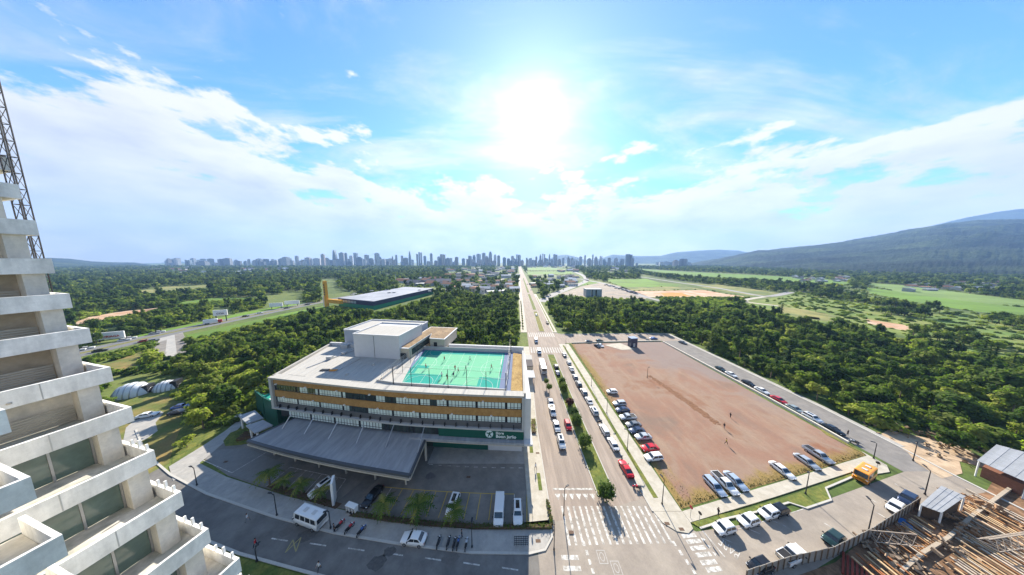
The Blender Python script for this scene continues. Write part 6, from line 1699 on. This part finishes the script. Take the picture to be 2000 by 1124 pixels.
for px, py, col in ((243, 666, 'white'), (255, 662, 'white'), (302, 653, 'silver'), (312, 650, 'white'), (283, 668, 'red'), (300, 667, 'grey'), (196, 687, 'black'), (170, 682, 'white'), (152, 686, 'white'), (410, 630, 'red'), (425, 628, 'black'), (480, 619, 'black'), (560, 603, 'grey'), (600, 596, 'navy'), (508, 613, 'white')):
    tiny(px, py, col, 50, 'small distant %s car on the highway' % col, 'cars on the highway')
for px, py, col in ((1030, 556, 'black'), (1021, 548, 'white'), (1037, 567, 'white'), (1100, 566, 'black'), (1120, 560, 'white'), (1138, 552, 'silver'), (1075, 578, 'white')):
    tiny(px, py, col, 88, 'small distant %s car around the far junction' % col, 'cars at the far junction')
tr = empty('lorry', (*G(418, 632), 0.05), R(48), 'white lorry on the highway below the billboard', 'lorry')
MB().box(-5, 2, -1.2, 1.2, 0.9, 3.6).build('cargo_box', M_WPAINT, tr); MB().box(2.2, 4.2, -1.15, 1.15, 0.6, 2.8).build('cab', paint('red'), tr)
for x in (-3.8, -2.6, 3.2):
    for y in (-1.1, 1.1): obj('wheel', wheel_meshes(0.48, 0.22)[0], tr, (x, y, 0.48))

# ------------------------------------------------------------------ forest
def inside(poly, X, Y):
    res = np.zeros(X.shape, bool)
    n = len(poly); j = n - 1
    for i in range(n):
        xi, yi = poly[i]; xj, yj = poly[j]
        if yi != yj:
            res ^= ((yi > Y) != (yj > Y)) & (X < (xj - xi) * (Y - yi) / (yj - yi) + xi)
        j = i
    return res
def project(X, Y, Z):
    fw = Y * math.cos(PITCH) - (Z - CAM_H) * math.sin(PITCH); up = Y * math.sin(PITCH) + (Z - CAM_H) * math.cos(PITCH)
    return PIX_W / 2 + F * X / fw, PIX_H / 2 - F * up / fw
def cells(y0, y1, cell, seed):
    r_ = np.random.RandomState(seed)
    ys = np.arange(y0, y1, cell)
    PX, PY = [], []
    for y in ys:
        half = 2.45 * y + 40
        xs = np.arange(-half, half, cell)
        PX.append(xs + r_.uniform(-.48, .48, xs.shape) * cell); PY.append(y + r_.uniform(-.48, .48, xs.shape) * cell)
    X, Y = np.concatenate(PX), np.concatenate(PY)
    return X, Y, r_
def lownoise(X, Y, s, seed):
    r_ = np.random.RandomState(seed); v = np.zeros(X.shape)
    for k in range(6):
        a, ph = r_.uniform(0, 6.28), r_.uniform(0, 6.28); f_ = s * r_.uniform(0.6, 2.2)
        v += np.sin((X * math.cos(a) + Y * math.sin(a)) * f_ + ph)
    return v / 6
SCRUB = [[(1450, 590), (1560, 572), (1690, 565), (2100, 640), (2100, 830), (1980, 780), (1800, 680), (1640, 640), (1520, 618)], [(1800, 640), (2100, 640), (2100, 800), (1900, 720)]]
def keep(X, Y, hgt):
    ok = np.ones(X.shape, bool)
    for p in POLY_CLEAR: ok &= ~inside(p, X, Y)
    ax, ay = project(X, Y, np.zeros_like(X)); bx_, by = project(X, Y, hgt)
    low = np.zeros(X.shape, bool)
    for p in PIXC:
        ok &= ~inside(p, ax, ay)
        low |= inside(p, bx_, by) | inside(p, (ax + bx_) / 2, (ay + by) / 2)
    ok &= ~((np.abs(ax - 262) < 75) & (ay > 735) & (ay < 830))
    return ok, ax, ay, low
pts_i = []      # candidates: x, y, idx, rot, scale
def plant(y0, y1, cell, seed, sc, scrub_scale=1.0):
    X, Y, r_ = cells(y0, y1, cell, seed)
    # behind the left edge and behind the tower nothing is needed
    hgt = 7.5 * sc * np.ones_like(X)
    ok, ax, ay, low = keep(X, Y, hgt)
    ok &= (ax > -120) & (ax < 2120) & (ay < 1150)
    scr = np.zeros_like(ok)
    for p in SCRUB: scr |= inside(p, ax, ay)
    ln = lownoise(X, Y, 0.02, 4) + 0.5 * lownoise(X, Y, 0.07, 9)
    if seed == 6: ok &= ~scr
    drop = scr & (r_.rand(*X.shape) < 0.6) & (ln < 0.3)
    ok &= ~drop
    thin = scr & (ln < 0.3)
    gaps = (~scr) & (ln < -0.52)
    idx = r_.choice([0, 1, 2, 3, 4, 5], X.shape, p=[.24, .2, .16, .08, .16, .16])
    idx[r_.rand(*X.shape) < 0.02] = 6
    con = (np.hypot(ax - 1338, ay - 582) < 14) | (np.hypot(ax - 1378, ay - 586) < 18) | (np.hypot(ax - 1245, ay - 640) < 5)
    idx[con] = 6
    s = sc * r_.uniform(0.5, 1.35, X.shape)
    big = r_.rand(*X.shape) < 0.08
    s[big] *= 1.25
    idx[thin | gaps] = 7
    s[thin | gaps] = sc * r_.uniform(0.8, 1.9, X.shape)[thin | gaps]
    idx[low] = 7
    s[low] = min(sc, 1.0) * r_.uniform(0.6, 1.2, X.shape)[low]
    rot = r_.uniform(0, 6.28, X.shape)
    zs = s * r_.uniform(0.8, 1.15, X.shape)
    return [a[ok] for a in (X, Y, idx, rot, s, zs)]
near = plant(40, 330, 4.6, 1, 0.82)
mid = plant(330, 760, 7.5, 2, 1.1)
under = plant(44, 300, 4.3, 6, 0.8)
under[2][:] = 7; under[4][:] = np.clip(under[4] * 1.7, 0.7, 2.0); under[5][:] = under[4] * 1.25
far = plant(760, 1900, 13, 3, 1.3)
# the largest showing ones become trees of their own
X, Y, idx, rot, s, zs = near
size = s / np.hypot(X, Y)
size[idx == 7] *= 0.15
order = np.argsort(-size)[:300]
mask = np.zeros(X.shape, bool); mask[order] = True
for i in order:
    k = int(idx[i]); cm, tm_, kd = TREES[k]
    left = X[i] < 15
    lb = {'broadleaf_tree': 'leafy green broadleaf tree in the dense wood %s' % ('left of the avenue' if left else 'right of the avenue'), 'conifer_tree': 'dark pointed conifer rising from the wood %s' % ('left of the avenue' if left else 'right of the avenue'), 'shrub': 'low green shrub at the wood edge %s' % ('left of the avenue' if left else 'right of the avenue')}[kd]
    t = empty(kd, (X[i], Y[i], 0), float(rot[i]), lb, 'shrub' if kd == 'shrub' else 'tree', 'trees of the wood ' + ('left of the avenue' if left else 'right of the avenue'))
    t.scale = (s[i], s[i], zs[i])
    obj('crown', cm, t)
    if tm_: obj('trunk', tm_, t)
def dump(name, P, label, sel=None):
    X, Y, idx, rot, s, zs = [a[sel] if sel is not None else a for a in P]
    scatter(name, np.stack([X, Y, np.zeros_like(X)], 1), idx, rot, np.stack([s, s, zs], 1), label, 'forest')
dump('forest', near, 'dense mixed green forest on both sides of the avenue', ~mask)
dump('undergrowth', under, 'green undergrowth beneath and between the trees', None)
dump('forest', mid, 'forest belt in the middle distance', None)
dump('forest', far, 'far dark woodland below the skyline', None)

# ------------------------------------------------------------------ single plants near by
def tree_at(px, py, k, sc, label, group=None, z=0.05, cat='tree'):
    cm, tm_, kd = TREES[k]
    t = empty(kd, (*G(px, py), z), rr.uniform(0, 6), label, cat, group); t.scale = (sc, sc, sc)
    obj('crown', cm, t)
    if tm_: obj('trunk', tm_, t)
tree_at(398, 838, 0, 0.95, 'bright leafy tree at the edge of the lawn', None)
tree_at(420, 822, 3, 0.85, 'leafy tree behind the bright one on the lawn edge', None)
tree_at(366, 874, 1, 0.5, 'small sapling on the lawn by the driveway', None)
tree_at(1848, 872, 1, 0.95, 'spindly tree at forest edge behind brushwood', None)
tree_at(1885, 870, 3, 1.0, 'leafy tree left behind the open shed', None)
def shrub_mesh(r, h, m, n=260, size=0.16, seed=1):
    q = random.Random(seed)
    cl_ = [(q.uniform(-.4, .4) * r, q.uniform(-.4, .4) * r, h * q.uniform(.26, .72), r * q.uniform(.5, .7), h * q.uniform(.26, .36)) for _ in range(6)]
    return leaf_cloud(q, cl_, n // 6, size).mesh('foliage', m)
def shrub(px, py, mesh_, sc, label, z=0.12):
    p = G(px, py)
    t = empty('median_shrub', (*p, z), rr.uniform(0, 6), label, 'shrub', 'shrubs on the avenue median'); t.scale = (sc, sc, sc)
    obj('foliage', mesh_, t, (0, 0, -0.45)); MB().cyl((0, 0, 0), (0.05, 0, 0.9), 0.07, 0.04, 6).build('stem', M_TRUNK, t)
S1, S2 = shrub_mesh(1.25, 3.0, M_LEAFD, 600, 0.17, 3), shrub_mesh(1.2, 2.6, M_LEAFR, 500, 0.17, 4)
for px, py, me, sc, lb in ((1184, 975, S1, 1.5, 'large dark shrub at the near end of the median'), (1143, 873, S1, 1.5, 'dark shrub nearest behind the grass on the median'),
        (1127, 832, S1, 1.45, 'dark shrub beside the red hatchback on the median'), (1122, 815, S1, 1.2, 'dark shrub between the purple one and red hatchback'), (1112, 792, S2, 1.45, 'purple leaved shrub on the median'), (1101, 765, S1, 1.4, 'dark shrub beyond the purple one on the median'), (1098, 752, S1, 1.3, 'dark shrub nearest the cars on the median')):
    shrub(px, py, me, sc, lb)
for px, py, sc, lb in ((1073, 770, 1.0, 'small tree over kerbside cars on left footway'), (1067, 757, 0.9, 'small tree on left footway nearer the school gate')):
    p = G(px, py); t = empty('street_tree', (*p, 0.1), 0, lb, 'tree', 'street trees'); t.scale = (sc, sc, sc)
    obj('foliage', S1, t, (0, 0, 1.2)); MB().cyl((0, 0, 0), (0, 0, 2.2), 0.08, 0.05, 6).build('trunk', M_TRUNK, t)
for i in range(14):
    y = 160 + i * 8
    t = empty('verge_shrub', (pw(XL, y) - 2.6, y, 0.1), i, 'small clipped shrub in the far left verge of the avenue', 'shrub', 'verge shrubs'); t.scale = (0.6, 0.6, 0.7); obj('foliage', S1, t)
# palms
def palm_parts(seed):
    q = random.Random(seed)
    fr = []
    n = 13
    for i in range(n):
        a = 6.2832 * i / n + q.uniform(-.2, .2); up = q.uniform(0.2, 1.0); L = q.uniform(1.5, 2.1)
        b = MB(); prev = None
        for j in range(9):
            u = j / 8
            c = Vector((math.cos(a) * L * u, math.sin(a) * L * u, L * (up * u - (0.55 + 0.5 * up) * u * u)))
            if prev is not None:
                sd = Vector((-math.sin(a), math.cos(a), 0)); w_ = 0.5 * math.sin(math.pi * min(1, 0.12 + 0.9 * u)) + 0.04
                for s_ in (-1, 1):
                    tip = prev.lerp(c, 0.9) + sd * s_ * w_ + Vector((math.cos(a), math.sin(a), 0)) * 0.12 - Vector((0, 0, 0.35 * w_))
                    b.add([prev, c, tip], [(0, 1, 2)])
            prev = c
        fr.append(b.mesh('frond', M_PALM))
    return fr
PF = [palm_parts(1), palm_parts(2)]
for i, (px, py, h, sc, lb) in enumerate(((527, 948, 2.2, 1.15, 'palm at the left end of the front bed'), (556, 957, 1.6, 0.9, 'second palm from the left in the front bed'), (590, 966, 1.8, 0.95, 'third palm from the left in the front bed'), (628, 977, 1.4, 0.85, 'palm in front of the white car by the totem'),
        (752, 1008, 2.0, 1.15, 'palm right of the black sedan'), (819, 1014, 2.4, 1.35, 'tall palm at the middle of the front hedge'), (889, 1020, 1.9, 1.0, 'palm in front of the white tall car'))):
    p = G(px, py); t = empty('palm_tree', (*p, 0.1), i * 1.3, lb, 'palm', 'palms in the front bed')
    for fme in PF[i % 2]:
        o = obj('frond', fme, t, (0, 0, h + 0.7)); o.scale = (sc * 1.35, sc * 1.35, sc * 1.35)
    MB().cyl((0, 0, 0), (0.1, 0, h + 0.72), 0.18, 0.12, 7).build('trunk', M_TRUNK, t)
# hedges
def hedge(pts, w, h, label, m=M_LEAFD, dens=60, seed=1):
    q = random.Random(seed); P = GP(pts)
    t = empty('hedge', (*P[0], 0), 0, label, 'hedge')
    o0 = Vector(P[0]); b = MB(); core = MB()
    for a, c_ in zip(P, P[1:]):
        A, B = Vector(a), Vector(c_); L = (B - A).length; nrm = Vector((-(B - A).y, (B - A).x)).normalized()
        k = int(L * dens * h)
        for i in range(k):
            p = A.lerp(B, q.random()) + nrm * q.uniform(-.55, .55) * w - o0
            c = Vector((p.x, p.y, h * math.sqrt(q.random()) * q.uniform(0.8, 1.15)))
            n = Vector((q.uniform(-1, 1), q.uniform(-1, 1), q.uniform(0, 1.2))).normalized(); u = n.orthogonal().normalized(); v_ = n.cross(u); e = q.uniform(.08, .17)
            b.add([c + u * e, c + v_ * e * .7, c - u * e, c - v_ * e * .7], [(0, 1, 2, 3)])
        A, B = A - o0, B - o0
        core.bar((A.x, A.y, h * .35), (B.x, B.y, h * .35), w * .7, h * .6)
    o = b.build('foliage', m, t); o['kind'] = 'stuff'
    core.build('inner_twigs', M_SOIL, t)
hedge([(690, 1006), (760, 1017), (840, 1026), (925, 1030)], 0.9, 0.7, 'long clipped hedge in front of the school bays', seed=2)
hedge([(925, 1031), (980, 1032), (1020, 1032), (1078, 1032)], 0.7, 0.8, 'hedge in front of the long white van', seed=3)
hedge([(1069, 980), (1078, 1028)], 0.7, 0.8, 'leafy hedge beside the hatched bay', M_LEAF, seed=4)
hedge([(535, 955), (590, 970), (650, 988)], 1.3, 0.5, 'low planted bed under the left palms', M_LEAFD, 40, seed=5)
hedge([(1042, 822), (1042, 840), (1043, 848)], 1.6, 0.9, 'leafy bush patch beside the school side wall', M_LEAF, seed=6)
for a in ([(520, 952), (535, 945), (668, 985), (655, 996)], [(680, 1010), (690, 1002), (930, 1028), (925, 1036)], [(925, 1036), (925, 1028), (1082, 1028), (1082, 1036)]):
    struct(MB().sheet(GP(a), 0.135).build('planting_bed', M_SOIL))
hedge([(470, 856), (500, 850)], 4, 1.4, 'round dark bush on the shaded lawn by the canopy', M_LEAFD, 20, seed=7)
# grassy tufts along the lot edges: uncountable ground cover
q = random.Random(8); b = MB()
for i in range(3800):
    if i % 2: x, y = 35.0 + abs(q.gauss(0, 1.6)), q.uniform(40, 128)
    else:
        u = q.random(); x = lerp(34.6, 91, u); y = lerp(39.2, 51.4, u) + abs(q.gauss(0, 0.9))
    h = q.uniform(.04, .16); a = q.uniform(0, 6.28); w_ = q.uniform(.05, .16)
    b.add([(x - w_ * math.cos(a), y - w_ * math.sin(a), 0.02), (x + w_ * math.cos(a), y + w_ * math.sin(a), 0.02), (x + q.uniform(-.1, .1), y + q.uniform(-.1, .1), 0.05 + h)], [(0, 1, 2)])
tag(b.build('grass_tufts', M_GRASSY), 'dry grass tufts along the edges of the earth lot', 'grass', None, 'stuff')

# ------------------------------------------------------------------ skyline
def zat(px, py, Y):
    r = RAY(px, py); return CAM_H + r[2] / r[1] * Y
def sky_mat(n_, c_):
    m = bpy.data.materials.new('tower_' + n_); m.use_nodes = True
    N, lk = nodes_of(m.node_tree)
    pos = N('ShaderNodeNewGeometry').outputs['Position']; sp = N('ShaderNodeSeparateXYZ', {0: pos})
    a = math_(N, 'FRACT', math_(N, 'DIVIDE', sp.outputs[2], 3.2)); b_ = math_(N, 'FRACT', math_(N, 'DIVIDE', math_(N, 'ADD', sp.outputs[0], math_(N, 'MULTIPLY', sp.outputs[1], 0.7)), 5.0))
    f_ = math_(N, 'MULTIPLY', math_(N, 'GREATER_THAN', a, 0.5), math_(N, 'GREATER_THAN', b_, 0.42))
    oi = N('ShaderNodeObjectInfo').outputs['Random']; g_ = N('ShaderNodeMapRange', {0: oi, 3: 0.7, 4: 1.25}).outputs[0]
    c = mixc(N, f_, (*c_, 1), (0.06, 0.075, 0.09, 1))
    c = mixc(N, 1.0, c, N('ShaderNodeCombineXYZ', {0: g_, 1: g_, 2: g_}).outputs[0], 'MULTIPLY')
    bs_ = N('ShaderNodeBsdfPrincipled', {'Base Color': c, 'Roughness': 0.5})
    N('ShaderNodeOutputMaterial', {'Surface': bs_.outputs[0]})
    return m
SKM = [sky_mat(n_, c_) for n_, c_ in (('white', (0.40, 0.40, 0.40)), ('grey', (0.22, 0.24, 0.27)), ('beige', (0.32, 0.28, 0.25)), ('glass', (0.10, 0.14, 0.18)))]
def tower_block(px, ytop, wpx, Y, mi, shape, label, group):
    x = RAY(px, HOR)[0] / RAY(px, HOR)[1] * Y
    w = max(8, wpx / F * Y * 1.0); d_ = w * rh.uniform(0.7, 1.2); zt = zat(px, ytop, Y)
    t = empty('high_rise', (x, Y, 0), rh.uniform(-0.5, 0.5), label, 'tower', group)
    m_ = SKM[mi]
    if shape == 'curve':
        v = []
        for k in range(9):
            u = k / 8; ww = w / 2 * (1 - 0.75 * u ** 3)
            v += [(-ww * (1 - .3 * u), -d_ / 2, zt * u), (ww, -d_ / 2, zt * u), (ww, d_ / 2, zt * u), (-ww * (1 - .3 * u), d_ / 2, zt * u)]
        f = [(k * 4 + j, k * 4 + (j + 1) % 4, k * 4 + 4 + (j + 1) % 4, k * 4 + 4 + j) for k in range(8) for j in range(4)] + [(32, 33, 34, 35)]
        MB().add(v, f).build('shaft', m_, t)
    elif shape == 'step':
        MB().box(-w / 2, w / 2, -d_ / 2, d_ / 2, 0, zt * 0.84).build('shaft', m_, t); MB().box(-w * .33, w * .33, -d_ * .33, d_ * .33, zt * 0.84, zt * 0.95).build('upper_shaft', m_, t); MB().box(-w * .16, w * .16, -d_ * .16, d_ * .16, zt * 0.95, zt).build('roof_house', m_, t)
    elif shape == 'twin':
        for s_ in (-1, 1): MB().box(s_ * w * .3 - w * .19, s_ * w * .3 + w * .19, -d_ / 2, d_ / 2, 0, zt * (1 if s_ < 0 else .97)).build('shaft', m_, t)
        MB().box(-w * .5, w * .5, -d_ * .6, d_ * .6, 0, zt * .14).build('podium', m_, t)
    else:
        MB().box(-w / 2, w / 2, -d_ / 2, d_ / 2, 0, zt * 0.95).build('shaft', m_, t); MB().box(-w * .25, w * .25, -d_ * .3, d_ * .3, zt * 0.95, zt).build('roof_house', m_, t)
NAMED = [(307, 525, 15, 1500, 2, 'slab', 'brownish apartment block nearest the left hills'), (397, 510, 11, 2500, 1, 'step', 'dark unfinished tower with roof crane at left of skyline'), (434, 506, 9, 2500, 1, 'slab', 'left one of the two matching grey towers'),
         (445, 504.5, 9, 2500, 1, 'slab', 'right one of the two matching grey towers'), (654.5, 489, 7, 2900, 3, 'curve', 'tallest left tower with curved pointed top'), (800.7, 491.5, 5, 3000, 3, 'curve', 'slim leaning tower with pointed top'),
         (668.7, 493.5, 7.5, 2900, 1, 'slab', 'broad flat topped tower right of curved one'), (676.7, 494, 3.5, 2900, 3, 'slab', 'very slim tower touching the broad flat one'), (1228, 497, 8, 2300, 3, 'twin', 'pale twin slab standing tall at right of skyline'),
         (1235.5, 504.5, 5, 2200, 1, 'slab', 'darker tower beside the pale twin slab'), (1335, 506, 10, 2300, 1, 'twin', 'grey pair of towers at right end of skyline'), (1320, 508, 8, 2300, 2, 'step', 'stepped tower left of the grey pair at right end'),
         (366, 521, 13, 1900, 0, 'step', 'pale broad block left of the unfinished tower'), (715 * .25 + 380, 502, 12, 2800, 0, 'step', 'broad stepped white block in left skyline'), (958, 491.5, 6, 3100, 1, 'step', 'stepped tower highest near the avenue end'),
         (1011, 497.5, 5, 2900, 1, 'twin', 'narrow pair of towers at the avenue end')]
for px, yt, w_, Y, mi, sh, lb in NAMED: tower_block(px, yt, w_, Y * 0.74, mi, sh, lb, 'named towers of the skyline' if False else None)
ML = [(348, 160, 22), (425, 145, 10), (405, 162, 18), (462, 160, 16), (505, 148, 28), (541, 153, 20), (610, 158, 24), (634, 150, 22), (763, 155, 20), (801, 120, 18), (888, 132, 30), (1006, 105, 20), (960, 138, 40), (1036, 135, 24), (1225, 118, 22), (1262, 97, 20), (1290, 128, 40), (1347, 112, 25), (1380, 138, 20), (1428, 97, 25), (1452, 127, 18), (1548, 122, 8), (1578, 112, 12), (1622, 118, 14), (1741, 105, 10), (1766, 92, 24), (1800, 120, 16), (1851, 100, 18), (1940, 108, 30), (1980, 135, 24), (840, 158, 30), (690, 165, 22), (1110, 150, 30), (1330, 150, 24), (1500, 145, 30), (1530, 140, 22), (1650, 135, 26), (1700, 150, 22), (1910, 125, 20)]
MR = [(60, 72, 14), (115, 95, 12), (150, 95, 10), (190, 85, 12), (222, 68, 16), (247, 65, 22), (292, 65, 10), (337, 68, 26), (400, 95, 14), (440, 85, 14), (470, 95, 20), (535, 85, 18), (570, 75, 12), (630, 68, 10), (655, 85, 20), (695, 82, 18), (760, 97, 18), (812, 95, 24), (855, 100, 20), (20, 100, 20), (80, 110, 18), (270, 100, 24), (310, 105, 20), (370, 105, 22), (500, 108, 22), (600, 100, 18), (720, 108, 16), (1170, 128, 30), (1210, 125, 26), (1250, 130, 24), (1140, 132, 20), (1290, 125, 16), (1380, 128, 24)]
ALL = [(380 + a / 4, 470 + b / 4, c_ / 4) for a, b, c_ in ML] + [(1000 + a / 4, 480 + b / 4, c_ / 4) for a, b, c_ in MR]
ALL += [(x, y, w_) for x, y, w_ in ((892, 502, 5), (905, 505, 6), (918, 500, 5), (926, 498, 5), (935, 496, 6), (945, 494, 6), (951, 500, 5), (967, 497, 5), (974, 499, 5), (985, 503, 6), (993, 505, 5), (1001, 500, 5), (1006, 506, 4))]
for i in range(150):
    ALL.append((rh.uniform(325, 1250), rh.uniform(504, 514), rh.uniform(3, 7)))
SHN = ('white', 'grey', 'beige', 'blue grey')
for px, yt, w_ in ALL:
    mi = rh.randrange(4); sh = rh.choice(('slab', 'slab', 'step', 'twin')); Y = rh.uniform(1950, 2600)
    hh = 'tall' if yt < 500 else 'medium height' if yt < 508 else 'low'
    side_ = 'left of the avenue end' if px < 1000 else 'right of the avenue end'
    tower_block(px, yt, w_, Y, mi, sh, '%s hazy %s high-rise in the skyline %s' % (hh, SHN[mi], side_), 'towers of the distant skyline')

# ------------------------------------------------------------------ hills
def hill_mat(name, c1, c2, c3):
    m = bpy.data.materials.new(name); m.use_nodes = True
    N, lk = nodes_of(m.node_tree)
    pos = N('ShaderNodeNewGeometry').outputs['Position']
    a = N('ShaderNodeTexNoise', {'Vector': pos, 'Scale': 0.004, 'Detail': 8.0, 'Roughness': 0.6}).outputs[0]
    b_ = N('ShaderNodeTexNoise', {'Vector': pos, 'Scale': 0.06, 'Detail': 6.0, 'Roughness': 0.75}).outputs[0]
    f_ = math_(N, 'ADD', math_(N, 'MULTIPLY', a, 0.55), math_(N, 'MULTIPLY', b_, 0.45))
    c = ramp(N, f_, [(0.41, c1), (0.5, c2), (0.60, c3)])
    bp_ = N('ShaderNodeBump', {'Height': b_, 'Strength': 1.0, 'Distance': 22.0})
    bs_ = N('ShaderNodeBsdfPrincipled', {'Base Color': c, 'Roughness': 0.95, 'Specular IOR Level': 0.1, 'Normal': bp_.outputs[0]})
    N('ShaderNodeOutputMaterial', {'Surface': bs_.outputs[0]})
    return m
M_HILL = hill_mat('wooded_hill', (0.006, 0.015, 0.012), (0.022, 0.040, 0.020), (0.065, 0.095, 0.035))
def hill(profile, foot, ridge, rough, seed, name='hill', cols=150, rows=34):
    """wooded slope rising from the foot line to a ridge; foot and ridge are depths along the view"""
    r_ = np.random.RandomState(seed); v = []; px0, px1 = profile[0][0], profile[-1][0]
    ph = r_.uniform(0, 6.28, 24); fr = r_.uniform(0.5, 6, 24)
    for j in range(rows + 8):
        for i in range(cols + 1):
            px = lerp(px0, px1, i / cols); u = j / rows
            a, b_ = pw(foot, px), pw(ridge, px)
            Y = a + (b_ - a) * u; zr = zat(px, pw(profile, px), b_)
            X = RAY(px, HOR)[0] / RAY(px, HOR)[1] * Y
            if u <= 1: z = zr * (0.15 * u + 0.85 * (u * u * (3 - 2 * u))) - 4 * (1 - u)
            else: z = zr * max(-0.1, 1 - (u - 1) * 4.5)
            n = sum(math.sin(X * fr[k] * 0.004 + Y * fr[k + 12] * 0.004 + ph[k]) for k in range(12)) / 12
            z += rough * n * (min(u, 1) * (1.15 - min(u, 1))) * 3 + (rough * 0.05 * r_.uniform(-1, 1) if u > 0 else 0)
            v.append((X, Y, z))
    c1 = cols + 1
    f = [(j * c1 + i, j * c1 + i + 1, (j + 1) * c1 + i + 1, (j + 1) * c1 + i) for j in range(rows + 7) for i in range(cols)]
    return struct(MB().add(v, f).build(name, M_HILL, smooth=True))
hill([(1330, 521), (1370, 512), (1400, 506), (1440, 499), (1480, 491), (1530, 486), (1580, 481), (1640, 474), (1700, 464), (1760, 453), (1830, 441), (1900, 434), (1960, 432), (2100, 436)],
     [(1330, 2000), (1450, 1300), (1600, 800), (1800, 590), (2100, 500)], [(1330, 2700), (1500, 2500), (1800, 2200), (2100, 2000)], 52, 1, 'mountain')
hill([(1690, 478), (1730, 464), (1770, 452), (1820, 438), (1870, 425), (1920, 415), (1960, 409), (2000, 407), (2100, 398)], [(1690, 2600), (2100, 2000)], [(1690, 3600), (2100, 3000)], 30, 2, 'mountain')
hill([(60, 506), (100, 504), (140, 506), (180, 511), (230, 513), (262, 513), (300, 519), (350, 524), (400, 526)], [(60, 900), (400, 1700)], [(60, 2300), (400, 2900)], 14, 3)
hill([(280, 522), (320, 513), (345, 510), (370, 513), (400, 512), (440, 516), (500, 519), (560, 522)], [(280, 4200), (560, 4200)], [(280, 5200), (560, 5200)], 10, 4)
hill([(1060, 512), (1085, 500), (1105, 498), (1125, 502), (1150, 510), (1175, 505), (1195, 498), (1215, 499), (1250, 501), (1290, 500), (1320, 493), (1360, 490), (1400, 488), (1440, 490), (1460, 494), (1500, 500), (1560, 508)], [(1060, 4200), (1560, 3600)], [(1060, 5600), (1560, 4800)], 12, 5)

# ------------------------------------------------------------------ haze
hz = bpy.data.materials.new('haze_air'); hz.use_nodes = True
N, lk = nodes_of(hz.node_tree)
pv = N('ShaderNodeVolumePrincipled', {'Color': (0.32, 0.55, 1.0, 1), 'Density': 0.00011, 'Anisotropy': 0.2})
N('ShaderNodeOutputMaterial', {'Volume': pv.outputs[0]})
hb = MB().box(-HALF - 100, HALF + 100, -500, HALF + 100, -1.2, 860)
o = hb.build('haze', hz)
tag(o, 'pale blue haze filling the air towards the horizon', 'haze', None, 'stuff')
